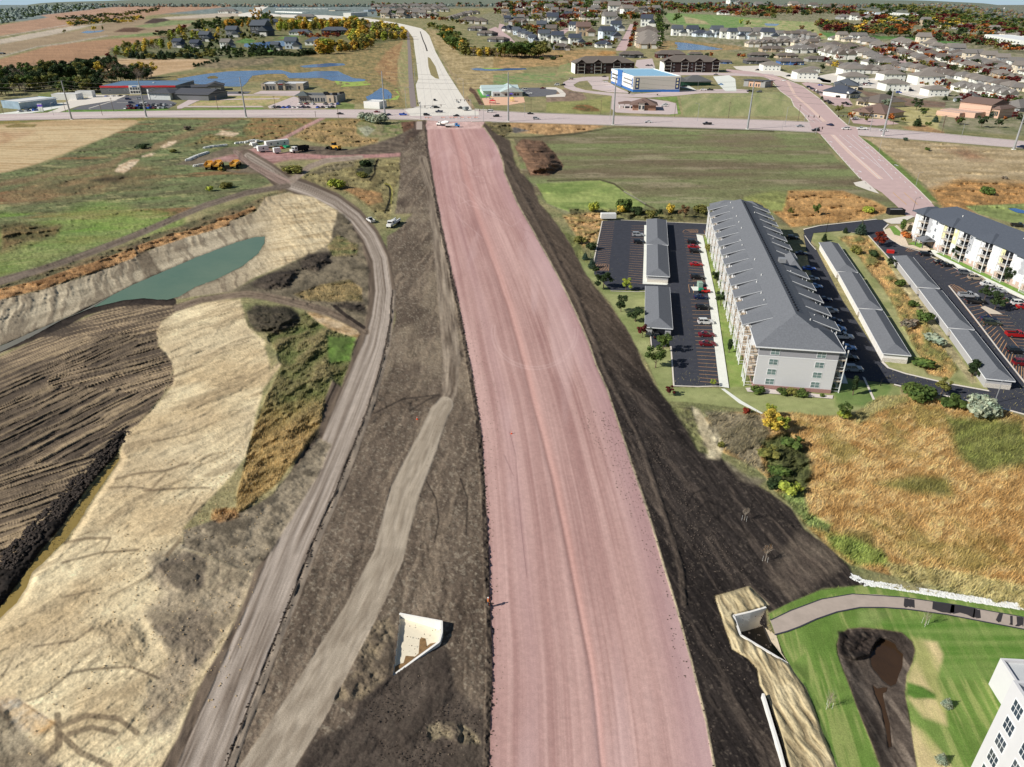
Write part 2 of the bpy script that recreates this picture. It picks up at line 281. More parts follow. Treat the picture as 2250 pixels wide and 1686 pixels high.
area('8',[(1640,470),(1700,520),(1760,640),(1790,760),(1790,900),(1770,1050),(1600,965),(1400,905),(1230,870),(1120,865),(1250,800),(1470,700),(1600,640)],(132,120,98),(92,84,68),6,4,3,3,h=.7)
area('8',[(1590,640),(1640,590),(1740,640),(1740,690),(1620,690)],(106,112,70),(150,130,90),4,4,3,5,h=.8)
area('8',[(1430,880),(1560,830),(1700,810),(1760,850),(1760,910),(1600,915),(1500,905)],(168,142,98),(110,98,66),4,4,3,5,h=.8)
area('8',[(1480,960),(1560,965),(1720,1040),(1750,1070),(1730,1100),(1600,1050),(1520,1010)],(200,176,140),(160,128,84),4,4,2,4,h=.4)
SB=Z('8',[(755,1090),(770,1020),(850,960),(950,930),(1050,905),(1170,900),(1190,970),(1200,1040),(1280,1100),(1310,1250)])+Z('9',[(1950,0),(1830,180),(1780,350),(1730,520),(1700,650),(1620,760),(1560,830),(1420,970),(1280,1130),(1260,1260)])+Z('10',[(1350,180),(1760,290),(1700,470),(1560,780),(1430,1010),(1250,1380),(1120,1640),(1050,1850),(-1500,1850),(-1500,1000),(-60,640),(100,440),(240,280)])+Z('9',[(480,1210),(560,1080),(660,920),(830,660),(860,450),(1000,380),(1190,150),(1210,40)])
sl,m,d,n=area('s',SB,(236,214,172),(206,182,140),9,5,5,4,h=.3,ax=2,ang=40)
paint(sl,m*sm(.52,.72,N(sl,16,4,51,2.5,60,6))*.4,(196,176,142))
paint(sl,m*sm(.60,.74,N(sl,2.6,4,52,5,48,5))*.55,(150,130,100)); HG[sl]+=m*(N(sl,2.6,4,52,5,48,5)-.5)*.6
g=N(sl,1.0,3,53,6,58,3); HG[sl]+=m*(g-.5)*.3; paint(sl,m*sm(.62,.8,g)*.35,(140,122,96))
area('10',[(1010,200),(1270,120),(1700,260),(1760,330),(1650,560),(1500,800),(1330,1100),(1200,1400),(1050,1420),(1000,1200),(1180,900),(1060,700),(1000,600),(1150,450),(1050,330)],(160,144,122),(108,94,80),5,14,9,3,a=.7,h=.5)
area('10',[(1080,260),(1300,160),(1440,230),(1420,400),(1330,460),(1200,400)],(96,86,78),(66,58,52),2.5,8,9,3,a=.7,h=.45)
area('10',[(1060,680),(1250,640),(1320,560),(1450,560),(1480,700),(1500,830),(1400,970),(1260,950),(1300,820),(1180,800)],(110,98,88),(78,69,62),2.5,10,9,3,a=.5,h=.4)
area('10',[(560,700),(700,620),(900,640),(1000,760),(1000,900),(900,960),(760,900),(740,760)],(160,138,104),(120,102,78),2,12,9,4,a=.5,h=.35)
for p,w in (([(180,1200),(300,1160),(480,1010),(620,980),(900,960),(1100,1040)],8),([(0,1240),(120,1190),(380,1360)],10),([(400,1300),(410,1500),(300,1600)],26),([(440,1370),(600,1300),(820,1320),(950,1420)],18),([(480,1430),(640,1380),(800,1420)],18),([(420,1430),(560,1560),(760,1650)],22),([(240,820),(520,780),(640,690)],7),([(430,480),(700,420)],5),([(720,160),(770,60)],4),([(0,1060),(90,900)],5)):
    line('10',p,w,(120,103,82),(96,82,66),rag=1.5,soft=3,a=.75)
for p,w in (([(800,800),(950,760),(1150,740),(1300,690)],10),([(760,860),(900,850),(1050,870),(1150,760)],7),([(1000,880),(1300,860),(1450,860)],8),([(1060,540),(1300,490),(1500,400)],5),([(450,1240),(600,1210),(760,1210)],12),([(430,1380),(700,1310),(960,1290)],9),([(1260,1210),(1160,1330)],14),([(720,1300),(770,1220)],5),([(1300,1040),(1370,930)],5),([(1200,90),(1400,10)],7)):
    line('9',p,w,(128,108,82),(104,88,68),rag=1.2,soft=2.5,a=.75)
area('10',[(-60,1180),(100,1150),(380,1340),(360,1400),(250,1440),(100,1400),(-60,1240)],(208,160,96),(190,186,176),3,8,5,4,a=.6)
area('10',[(-1500,1250),(0,1240),(150,1400),(300,1560),(400,1658),(400,1850),(-1500,1850)],(150,136,114),(84,74,64),4,10,8,3,a=.75,h=.4)
line('9',[(1260,1265,14),(1320,1250,12),(1400,1230,10),(1460,1220,7)],10,(222,204,168),rag=1); line('9',[(1260,1265,12),(1400,1300,14),(1550,1350,13),(1750,1440,12)],10,(222,206,172),rag=1,soft=1.5)
line('9',[(1250,1240),(1500,1200),(1620,1080),(1740,1000)],5,(60,52,46),rag=1,a=.7)
# scrub strip beside the haul road
area('9',[(1270,1150),(1480,1080),(1700,1010),(1900,900),(2211,520),(2300,560),(2211,760),(1900,1280),(1760,1450),(1270,1270)],(158,144,120),(104,94,78),2.5,4,5,3,h=.4)
sl,m,d,n=area('s',Z('8',[(1290,1060),(1400,1010),(1480,960),(1540,1010),(1600,1050),(1730,1090),(1700,1200),(1660,1330)])+Z('9',[(2300,100),(2211,430),(2100,600),(1900,850),(1700,1010),(1640,1040),(1640,900),(1700,700),(1780,400),(1850,200),(1960,0)]),(104,112,64),(140,126,88),4,4,4,5,h=1.4,ax=2,ang=70)
paint(sl,m*sm(840,960,V[sl]+30*(N(sl,10,2,5)-.5))*.85,mix((204,166,108),(150,122,76),cst(N(sl,1.6,4,57,2,50),2)))
area('8',[(1590,1080),(1730,1090),(1700,1200),(1600,1210)],(106,138,60),(90,110,54),3,5,3,6,h=.5)
area('9',[(1480,1010),(1640,1000),(1660,1060),(1520,1100),(1460,1080)],(202,150,98),None,2,5,4,5,h=.8,a=.8)
area('9',[(2130,520),(2211,440),(2211,500),(2150,560),(2120,600)],(60,56,42),None,2,5,3,5,a=.7)
SO=Z('8',[(-500,1400),(0,1180),(200,1085),(400,1000),(560,930),(700,915),(860,925),(960,905),(1000,912),(860,960),(790,1010),(760,1060),(770,1130),(830,1200),(845,1250),(800,1350)])+Z('9',[(1210,20),(1200,140),(1080,280),(960,420),(870,470),(830,560),(700,700),(560,860),(440,1000),(250,1180),(60,1400),(-100,1560),(-1500,2300),(-1500,500)])
sl,m,d,n=area('s',SO,(150,130,104),(108,94,78),9,3,2,3,h=.5,ax=3,ang=55)
ang=N(sl,40,2,61); g1=N(sl,.8,3,62,20,64,1.2); g2=N(sl,.7,3,63,18,40,1); g=np.where(ang>.5,g1,g2); g=cst(g,2.3)
paint(sl,m*sm(.42,.8,g)*.75,(72,62,54)); paint(sl,m*sm(.38,.15,g)*.6,(184,160,122)); HG[sl]+=m*(.5-g)*.45
paint(sl,m*sm(.5,.62,N(sl,24,3,64))*.45,(84,74,64))
line('8',[(-300,1250),(0,1150),(150,1090),(330,1010),(420,960),(560,925),(700,912),(840,915)],17,(48,42,38),(70,60,52),rag=3,cls=3,h=1.2)
sl,m,d=poly(Z('9',[(860,440),(870,520),(800,650),(750,700),(600,880),(480,1050),(440,1120),(300,1280),(130,1520),(30,1660),(-60,1790),(-1500,3300),(-1500,2500),(-60,1480),(80,1330),(200,1180),(420,960),(560,800),(700,600)]),2,2)
TR=(sl,m); paint(sl,m,mix((50,44,40),(30,27,25),cst(N(sl,1.2,3,66),2.5)),1,3); HG[sl]+=m*(N(sl,1.2,3,66)-.5)*1.2  # shadow on the trench wall painted in as dark colour
line('9',[(840,420),(700,590),(560,770),(420,930),(200,1160),(0,1400)],10,(150,134,108),(60,52,46),rag=4,soft=3,a=.6)
# dike road
line('8',[(1780,1060,16),(1700,1012,20),(1600,965,20),(1450,925,20),(1300,890,19),(1200,877,17),(1100,887,16),(980,905,16),(860,945,16)],18,(142,125,106),(98,84,71),cls=2,streak=3.5,soft=3)
line('8',[(1625,935),(1680,980),(1770,1040)],9,(60,51,45),rag=1)
for pts,hh in (([(1185,960),(1240,920),(1340,925),(1420,945),(1460,990),(1440,1035),(1350,1068),(1250,1058),(1200,1010)],3.2),([(1225,835),(1250,800),(1330,770),(1430,755),(1450,790),(1410,840),(1300,862)],2.6),([(1445,715),(1500,680),(1590,676),(1610,720),(1540,765),(1470,752)],2.4),([(1600,935),(1680,915),(1770,930),(1780,970),(1720,960)],1.2)):
    sl,m,d,n=area('8',pts,(76,67,60),(46,41,38),2,6,7,9,a=.9); HG[sl]+=m*hh*.5*sm(0,18,d)+m*(N(sl,1.6,3,67)-.5)*1.0
FR=[(1130,306),(1190,298),(1350,281),(1700,288),(1795,296),(1840,350),(1905,405),(1870,410),(1990,450),(1830,500),(1540,490),(1400,480),(1240,470),(1190,440),(1150,400)]
sl,m,d,n=area('s',FR,(130,140,90),(118,106,82),22,3,2,0,h=.3,ax=5,ang=0)
paint(sl,m*sm(.55,.75,N(sl,7,4,81,5,2))*.5,(170,158,128)); paint(sl,m*sm(.58,.75,N(sl,3,3,82))*.4,(84,88,56))
area('3',[(1650,1080),(2200,1070),(2300,1180),(1900,1200),(1600,1130)],(130,108,94),(120,112,80),12,14,8,0,a=.7,ax=4)
area('s',[(1178,404),(1320,395),(1365,412),(1420,450),(1395,470),(1250,466),(1200,446)],(160,172,100),(120,140,74),7,2,1,6,h=.6,ax=2)
line('3',[(380,1465),(800,1455),(920,1490),(1000,1550),(1170,1655),(1300,1720)],6,(92,84,62),rag=1); line('3',[(1000,1550),(1170,1650)],4,(190,184,160))
area('3',[(-40,1060),(100,1070),(400,1095),(700,1065),(850,1020),(700,1000),(400,985),(150,985),(20,1000)],(196,150,98),(156,116,72),6,2,2,8,h=1)
area('3',[(20,1050),(120,1030),(230,1060),(120,1080)],(116,112,108),None,3,2,1,3)
line('3',[(0,1115),(300,1110),(600,1085),(930,1030),(1300,1030),(1800,1045),(2211,1060)],7,(70,68,46),rag=1.2,a=.8)
sl,m,d,n=area('3',[(110,1190),(170,1130),(340,1140),(430,1230),(515,1350),(470,1385),(380,1425),(240,1420),(190,1310)],(134,104,82),(96,74,58),4,2,2,9,h=.8); HG[sl]+=m*4.2*sm(0,22,d)
area('2',[(1880,1000),(1990,985),(2100,1000),(2130,1060),(2050,1110),(1960,1080),(1900,1040)],(84,80,52),(120,104,68),5,3,2,8,h=1.4)
area('5',[(1000,200),(1480,200),(1520,60),(1900,60),(2100,130),(2250,200),(2050,262),(1540,315),(1470,250),(1300,120)],(206,156,96),(164,120,70),6,3,2,5,h=1.2,ax=2,ang=20)
area('5',[(1150,210),(1220,100),(1400,60),(1520,70),(1500,160),(1480,200)],(156,164,92),None,6,5,3,0,h=.6,a=.8)
area('5',[(0,180),(120,190),(1000,185),(1005,265),(700,272),(350,255),(240,215),(0,240)],(120,116,68),(90,84,54),5,4,3,8,h=1.4)
area('5',[(-40,240),(230,200),(235,300),(180,430),(90,460),(60,380),(0,300)],(206,160,108),(140,122,72),4,4,3,5,h=1.2)
area('5',[(-60,330),(60,390),(100,470),(200,640),(130,600),(40,520),(-60,420)],(138,140,84),(106,112,66),4,5,3,0,h=.6)
area('4',[(890,1110),(1100,1120),(1300,1140),(2300,1230),(3400,1400),(3400,1760),(1500,1760),(1560,1640),(1400,1490),(1180,1300),(1000,1170)],(190,170,134),(160,140,104),8,2,1,0,h=.8,ax=2)
area('4',[(1440,1530),(1700,1450),(2300,1480),(3400,1600),(3400,1800),(1560,1700)],(196,144,86),(150,112,68),6,8,5,5,h=1)
area('4',[(1560,1210),(1750,1210),(1960,1300),(1760,1300)],(158,110,82),None,6,8,4,8,a=.8)
area('4',[(880,1110),(960,1140),(1190,1330),(1390,1510),(1520,1640),(1440,1620),(1180,1370),(860,1105)],(124,146,74),None,4,1,0,6)
area('4',[(570,1090),(620,1100),(900,1430),(880,1450),(560,1100)],(112,136,74),None,4,1.5,1,6)
area('6',[(1010,165),(1421,150),(1900,170),(1900,330),(1421,280),(1340,285),(1100,220)],(150,164,98),None,6,1.5,1,6)
LW=Z('5',[(60,520),(180,600),(290,735),(530,755),(560,1140),(705,1165),(722,1425),(900,1430),(1115,1432),(1160,1300),(1250,1300),(1840,1300),(1900,1350),(2040,1400),(2300,1420),(2300,1500),(2211,1530),(2050,1570),(1800,1620),(1500,1625),(1250,1575),(850,1530),(680,1520),(620,1420),(520,1220),(400,1030),(300,860),(180,700),(60,600)])
area('s',LW,(164,168,112),(134,144,88),7,2,2,6,ax=4,ang=10,h=.12)
area('5',[(925,375),(1005,380),(1100,700),(1240,1420),(1118,1425),(1020,900)],(122,148,70),(150,160,92),5,1,0,6)
area('5',[(1820,1370),(2060,1390),(2250,1400),(2200,1500),(2050,1560),(1850,1560)],(84,124,54),(120,140,74),5,6,3,6,a=.7)
area('6',[(-100,350),(170,335),(340,370),(500,540),(560,640),(1180,1450),(1140,1440),(600,1330),(480,1290),(430,1240),(250,700),(-20,440)],(170,168,116),(140,146,92),5,2,2,6,h=.2)
area('6',[(130,380),(330,370),(420,480),(640,800),(800,1050),(960,1300),(900,1360),(760,1330),(640,1130),(540,900),(420,700),(260,500)],(204,158,100),(128,126,72),4,4,4,5,h=1.3,ax=2,ang=60)
area('6',[(500,590),(600,660),(860,1050),(1100,1390),(1060,1400),(880,1180),(700,900),(560,720)],(192,180,136),None,3,3,2,0)
TG=Z('15',[(380,345),(560,340),(800,365),(1000,375),(1150,290),(1200,235),(1400,215),(1700,250),(2050,320),(2300,400),(4500,900),(4500,2600),(2300,1720),(1900,1610),(1500,1510),(1200,1445),(1010,1390),(900,1310),(800,1220),(700,1130),(600,980),(480,880),(420,780),(330,700),(100,600),(0,380),(200,340)])
sl,m,d,n=area('s',TG,(204,164,106),(184,142,84),8,4,3,5,h=.5,ax=2.5,ang=30,warp=2)
g=cst(N(sl,1.1,4,91,3,35,2),2.0); paint(sl,m*sm(.45,.85,g)*.5,(150,112,62)); paint(sl,m*sm(.4,.1,g)*.5,(226,194,140)); HG[sl]+=m*(.5-g)*.35
paint(sl,m*sm(.52,.68,N(sl,15,4,92))*.6,(136,132,70)); paint(sl,m*sm(.5,.7,N(sl,5,4,93))*.55,(160,118,62)); paint(sl,m*sm(.55,.72,N(sl,3,3,94))*.45,(226,192,134))
def patch(k,p,c1,c2,sc=2,soft=14,rag=10,a=.85,cls=None,h=None): area(k,p,c1,c2,sc,soft,rag,cls,ax=2.5,ang=30,a=a,h=h)
patch('15',[(1680,380),(2211,380),(2300,700),(1900,760),(1750,620)],(118,134,66),(84,100,48))
patch('15',[(1180,830),(1450,780),(1680,780),(1720,920),(1400,900)],(134,134,70),(96,102,50))
patch('15',[(960,1150),(1150,1180),(1200,1290),(1050,1300)],(120,110,56),(96,92,48))
patch('15',[(0,330),(380,350),(450,480),(380,600),(420,760),(300,700),(80,560)],(132,120,100),(104,96,76),3,6,5,.95,8,.8)
patch('15',[(380,540),(560,480),(700,580),(740,760),(680,920),(520,890),(430,780)],(82,94,50),(52,62,34),2.4,8,7,.95,8,1.8)
patch('15',[(480,880),(680,900),(720,1040),(880,1110),(860,1180),(700,1130),(600,1000)],(116,146,72),(82,100,50),2,6,5,.9,8,1)
patch('15',[(820,1180),(1000,1200),(1220,1300),(1280,1400),(1050,1400),(860,1270)],(150,172,84),(112,132,58),1.5,8,6,.9,5,1)
patch('15',[(1250,1390),(1700,1440),(2300,1560),(2300,1720),(1800,1600),(1300,1480)],(200,190,140),(140,138,84),1.5,6,6,.8,5,1)
patch('15',[(1000,380),(1200,230),(1400,215),(1420,260),(1200,330),(1060,420)],(176,170,120),(130,132,80),3,6,4,.8,5,.8)
DT=[(1062,268),(1085,290),(1120,310),(1134,366),(1170,407),(1185,447),(1221,488),(1261,549),(1292,610),(1332,661),(1383,732),(1415,800)]+Z('13',[(760,150),(850,270),(940,380),(1010,450),(1080,560),(1110,620),(1200,640),(1300,740),(1420,810),(1560,890),(1700,1000),(1800,1150),(1950,1260),(2100,1400),(2130,1470),(2300,1560)])+Z('7',[(1150,255),(900,280),(700,370),(560,430),(540,400),(560,600),(700,800),(900,1300),(1000,1500),(1050,1750)])+[(1620,1850),(1590,1780),(1568,1686),(1551,1590),(1534,1522),(1517,1451),(1500,1390),(1482,1325),(1456,1243),(1434,1164),(1409,1085),(1387,1021),(1368,961),(1349,904),(1333,857),(1307,800),(1292,753),(1261,681),(1221,600),(1165,498),(1136,448),(1122,415),(1106,380),(1103,353),(1090,320),(1063,281)]
sl,m,d,n=area('s',DT,(62,55,51),(42,37,35),6,3,2.5,3,h=.25,ax=6,ang=103,kk=2.2)
paint(sl,m*sm(.5,.72,N(sl,1.0,3,101,4,105))*.6,(44,39,37)); paint(sl,m*sm(.68,.8,N(sl,.45,2,102))*.35,(120,108,95))
HG[sl]+=m*(N(sl,.9,3,101,6,105)-.5)*.4; paint(sl,m*sm(.55,.75,N(sl,1.3,3,104,22,104,3))*.5,(98,86,76)); paint(sl,m*sm(.56,.75,N(sl,1.1,3,105,25,98,4))*.5,(40,35,33))
paint(sl,m*sm(900,650,V[sl])*.35,(120,102,84))
DL=Z('2',[(1950,1150),(2060,1260),(2130,1400)])+Z('5',[(0,650),(80,800),(200,1100),(300,1350),(380,1500)])+Z('13',[(420,0),(560,280),(680,520),(760,750),(860,1050),(930,1250),(980,1450),(1000,1658)])
sl,m,sg,al=stroke([(x,y,1.5+3*(y-350)/950) for x,y in DL],4,2,4); m=m*sm(.42,.62,N(sl,3,3,103)); paint(sl,m,(34,30,28),.6,3)  # broken dark stroke paints the shade beside the ridge
sl,m,sg,al=stroke([(x-5-8*(y-350)/950,y,2+4*(y-350)/950) for x,y in DL],4,3,3); paint(sl,m,(104,91,79),.35,3); HG[sl]+=m*.3
area('13',[(1010,300),(1060,320),(1120,400),(1190,480),(1235,580),(1200,655),(1120,650),(1060,500),(1020,400)],(206,194,160),(176,162,130),3,5,4,4)
area('13',[(880,300),(1000,300),(1070,480),(1120,620),(1060,600),(960,430)],(128,130,84),(100,96,70),3,5,4,0,h=.7)
area('13',[(1250,680),(1400,780),(1540,800),(1480,860),(1340,800)],(150,138,116),(110,100,84),3,6,5,3,a=.8)
area('13',[(1560,1500),(1640,1300),(1750,1150),(1900,1230),(2050,1400),(1950,1480),(1850,1560),(1700,1620)],(128,114,98),(96,84,74),6,14,8,3,a=.7)
for p in ([(1060,1080),(1060,1000),(1120,950),(1190,980),(1200,1080)],[(980,980),(1020,900),(1120,860)],[(1060,1190),(1260,1000)],[(700,500),(800,700),(880,900)],[(900,450),(1050,640),(1180,850),(1280,1000),(1400,1200)],[(800,300),(960,560),(1060,700)]): line('13',p,7,(42,37,35),rag=1,a=.7,soft=2)
area('7',[(555,440),(700,365),(900,282),(1150,256),(1500,290),(2212,420),(4500,800),(4500,2400),(1050,1750),(980,1350),(850,1050),(800,920),(690,790),(610,600),(560,480)],(124,150,72),(100,132,54),3,1.5,1,6,h=.1,ax=8,ang=80,kk=2,); L7=poly(Z('7',[(555,440),(1150,256),(4500,800),(4500,2400),(1050,1750),(800,920)]),2); paint(L7[0],L7[1]*(CLS[L7[0]]==6)*sm(.5,.75,N(L7[0],.7,3,117,16,82,0))*.4,(190,188,118))
g=poly(Z('7',[(1100,470),(2300,500),(2300,870),(1650,860),(1600,600)]),8,4); paint(g[0],g[1]*.7,mix((88,132,46),(130,156,78),cst(N(g[0],1.2,3,111,25,0),2.4)))
for p in ([(1480,590),(1650,620),(1690,700),(1650,860),(1700,1010),(1720,1170),(1560,1110),(1470,1000),(1440,900),(1460,820),(1500,720)],[(1480,1150),(1560,1200),(1700,1350),(1800,1500),(1540,1500),(1490,1300)]):
    area('7',p,(222,198,146),(176,174,106),2.5,7,6,6,a=.85,ax=5,ang=85)
area('7',[(1450,880),(1560,910),(1640,960),(1640,990),(1500,990),(1450,960)],(98,138,54),None,2,5,3,6)
area('7',[(1130,420),(1250,400),(1350,440),(1250,520),(1150,520)],(150,168,96),None,3,10,5,6,a=.6)
sl,m,sg,al=stroke(Z('7',[(790,900),(870,1080),(960,1330),(1040,1600)]),5,3,1); paint(sl,m,(60,96,36),.8,6)
SW=Z('7',[(1070,537),(1160,527),(1300,540),(1420,560),(1490,620),(1508,680),(1490,760),(1455,830),(1440,950),(1480,1180),(1520,1433),(1560,1750),(1330,1750),(1280,1433),(1230,1300),(1130,1050),(1050,830),(1005,700),(998,640),(1015,580)])
sl,m,d,n=area('s',SW,(88,78,70),(60,52,47),4,1.5,1,3,h=.3); HG[sl]-=m*.9*sm(0,40,d); paint(sl,m*sm(3,0,d)*.6,(150,132,96))
area('7',[(1010,560),(1250,545),(1290,600),(1220,700),(1100,740),(1020,700)],(64,55,50),(40,35,33),1.3,5,5,3,h=.7)
paint(sl,m*sm(.55,.8,N(sl,1.2,3,115,10,95))*.5,(140,126,112))
area('7',[(800,690),(700,770),(780,850),(830,950),(870,1080),(900,1050),(830,900)],(122,150,70),None,3,3)
ER=Z('7',[(205,325),(435,260),(560,380),(540,395),(330,450),(375,575),(690,765),(730,830),(800,920),(850,1050),(900,1200),(1000,1433),(1100,1750),(800,1750),(690,1433),(640,1250),(560,1000),(500,900),(480,800),(420,730),(320,670)])
sl,m,d,n=area('s',ER,(206,190,150),(178,162,124),4,1.5,1,10,h=.2); g=cst(N(sl,.9,3,121,6,100,2),2.3); paint(sl,m*sm(.55,.85,g)*.6,(128,110,80)); HG[sl]+=m*(.5-g)*.45+m*.5*sm(0,6,d)
PL=[(938,282),(941,325),(946,353),(957,420),(970,490),(985,560),(998,620),(1014.7,700),(1026,763),(1038.5,827),(1051,906),(1059,969),(1064,1048),(1068,1111),(1073,1206),(1076,1319),(1081,1414),(1081,1509),(1077,1588),(1075,1686),(1072,1850)]
PR=[(1063,281),(1090,320),(1103,353),(1107,380),(1122,415),(1136,448),(1165,498),(1221,600),(1261,681),(1292,753),(1307.6,800),(1333,857),(1349,904.5),(1368,961.5),(1387,1021.6),(1409,1085),(1434,1164),(1456.5,1243),(1482,1325),(1500,1390),(1517,1451),(1534,1522),(1551,1590),(1568,1686),(1595,1850)]
PK=PL+PR[::-1]
sl,m,d=poly(PK,1.3,1.3)
uL=np.interp(V[sl],[p[1] for p in PL],[p[0] for p in PL]); uR=np.interp(V[sl],[p[1] for p in PR],[p[0] for p in PR]); s_=(U[sl]-uL)/(uR-uL)
al=GY[sl]
st=.5*vn(s_*24,al/150,131)+.3*vn(s_*70,al/60,132)+.2*vn(s_*160,al/30,133); st=cst(st,1.9)
c=mix((212,174,165),(164,124,118),st*.7+.3*cst(N(sl,9,4,134,4,90),2)); c=c*(0.88+.22*N(sl,.5,2,135))[...,None]
paint(sl,m,c,1,1); HG[sl]=HG[sl]*(1-m)+m*.05*(n3[sl]-.5)
seam=.40+.10*sm(300,1000,V[sl])+.004*np.sin(al/20)
seam=np.interp(V[sl],[283,450,620,760,900,1050,1250,1450,1700],[.42,.43,.43,.43,.42,.45,.47,.49,.50])+.006*(vn(al/9,al*0,7)-.5)
w_=4/(uR-uL); dd=(s_-seam)/w_
paint(sl,m*np.exp(-((dd+.6)/.8)**2)*.5,(150,108,102)); paint(sl,m*np.exp(-((dd-1.6)/2.6)**2)*.28,(206,150,136)); HG[sl]-=m*np.exp(-(dd/1.6)**2)*.12
paint(sl,m*np.exp(-((s_-.20)/.05)**2)*.25,(160,124,128)); paint(sl,m*sm(.78,.96,s_)*.45,(170,134,140))
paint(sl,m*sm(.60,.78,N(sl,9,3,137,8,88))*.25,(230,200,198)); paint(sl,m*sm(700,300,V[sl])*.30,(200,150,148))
for i in range(16):
    r_=random.Random(i); x0=r_.uniform(960,1100); y0=r_.uniform(300,480); q=stroke([(x0+t*r_.uniform(30,60)+8*math.sin(t*2+i),y0+t*r_.uniform(25,70),.7) for t in (0,.4,.8,1.2,1.6)],.7,1); paint(q[0],q[1]*.3*(CLS[q[0]]==1),(228,196,190) if i%2 else (150,112,110))
for r in (1.0,.93):
    pts=[(1175+95*r*math.cos(a),730+82*r*math.sin(a),1.2) for a in np.linspace(-.1,math.pi+.2,26)]
    q=stroke(pts,1.2,1.2); paint(q[0],q[1]*.25,(228,198,192))
for p in ([(1120,950),(1133,1000),(1138,1080),(1148,1180),(1158,1270)],[(1108,1000),(1128,1045)]): q=stroke(p,.9,1.2,.5); paint(q[0],q[1]*.5,(118,84,88))
# dark ragged toe left of the pink road and pale lip at right
sl,m,sg,al=stroke([(x-3-3*(y-283)/1400,y,2+6*(y-283)/1400) for x,y in PL],4,1.5,3.5); paint(sl,m,mix((44,37,34),(96,84,72),cst(N(sl,.7,3,141),3)),.95,3); HG[sl]+=m*(N(sl,.7,3,141)-.3)*.9
sl,m,sg,al=stroke([(x+1.5,y,1+1.4*(y-283)/1400) for x,y in PR],2,1.2,1.2); paint(sl,m,(200,184,150),.75)
area('19',[(640,720),(1420,700),(1470,760),(1420,835),(1440,848),(760,855),(750,800),(770,740)],(222,186,178),(200,164,156),5,1.5,1,1)
gr=vn(GX/.3,GY/.3,77)*.6+vn(GX/.75,GY/.75,78)*.4; k_=np.isin(CLS,[0,3,4,8,9])*sm(300,500,V); CC*=(1+.5*(gr-.5)*k_)[...,None]; HG+=.10*(gr-.5)*k_; k_=np.isin(CLS,[3,4])*sm(400,600,V)
for i,(s_,x_,a_) in enumerate(((4,3,50),(6,4,95),(2.2,5,70))): q=np.abs(N(ALL,s_,3,150+i,x_,a_,3)-.5); CC*=(1-.32*k_*sm(.022,.0,q)*sm(.45,.6,N(ALL,12,2,160+i)))[...,None]
g_=CC.mean(-1,keepdims=True); k_=np.where(CLS==8,.24,np.where(CLS==5,.16,np.where(CLS==3,.12,.08)))[...,None]; CC[:]=CC*(1-k_)+g_*k_*np.array([1.05,1.0,.9]); CC*=np.where(((CLS==8)|(CLS==5))[...,None],[1.0,1.03,.95],1.0); CC*=np.where((CLS==8),1.12,1.0)[...,None]
POND=Z('8',[(1288,597),(1240,600),(1150,625),(950,700),(800,765),(650,830),(540,885),(400,960),(200,1042),(0,1132),(-500,1330),(-500,1420),(0,1158),(130,1097),(300,1002),(450,942),(600,907),(700,897),(800,907),(870,890),(950,842),(1050,806),(1180,740),(1255,680),(1285,630)])
CHAN=Z('9',[(828,640),(790,680),(720,760),(620,880),(590,930),(500,1040),(420,1160),(300,1290),(130,1510),(20,1658),(-60,1740),(-900,2500),(-900,2700),(-60,1820),(120,1658),(190,1550),(230,1450),(370,1310),(480,1200),(560,1080),(660,920),(720,830),(790,730),(835,660)])
SLAB=Z('11',[(880,597),(1168,648),(1168,720),(1150,785),(830,1020),(838,960),(860,780)])
UNDER=Z('7',[(330,450),(540,395),(490,500),(600,575),(610,600),(640,690),(690,765),(375,575)])
PUD1=Z('14',[(210,25),(300,40),(390,90),(420,160),(490,220),(480,380),(430,500),(400,600),(330,625),(240,560),(170,480),(90,380),(70,250),(110,130),(150,70)])
PUD2=Z('7',[(1235,905),(1262,925),(1300,915),(1325,915),(1320,945),(1295,955),(1310,1040),(1340,1150),(1355,1300),(1335,1305),(1318,1200),(1290,1050),(1250,960)])
jp=4*(fbm(GX,GY,2.5,3,5)-.5)
def relief(pts,lev,bank,dip=.35):
    sl=box(pts,bank+5); d=sdist(pts,sl)+jp[sl]
    k=sm(-bank,0,d); HG[sl]=HG[sl]*(1-.75*k)+lev*k-dip*sm(-1,3,d)-.0*k
    k2=np.clip(sm(-6,0,d),0,1)*.45; CC[sl]*= (1-k2)[...,None]
relief(POND,-2.3,80); relief(CHAN,-.6,16,.2)
for p in (PUD1,PUD2):
    sl=box(p,8); d=sdist(p,sl); HG[sl]=HG[sl]*(1-sm(-3,1,d))+sm(-3,1,d)*(-1.25)
HG*= sm(20,120,V)*.9+.1
def flat(pts,z=-.06,soft=3):
    sl,m,d=poly(pts,soft); m=np.clip(sm(-soft*2,0,d),0,1); HG[sl]=HG[sl]*(1-m)+z*m
HOLE=np.zeros((NV,NU),bool)
for p in (SLAB,UNDER):
    sl=box(p,3); HOLE[sl]|=sdist(p,sl)>-.5
MATS={}
def principled(name,rough=.8,spec=.2,metal=0):
    m=bpy.data.materials.new(name); m.use_nodes=True; nt=m.node_tree; b=nt.nodes['Principled BSDF']
    b.inputs['Roughness'].default_value=rough; b.inputs['Specular IOR Level'].default_value=spec; b.inputs['Metallic'].default_value=metal
    return m,nt,b
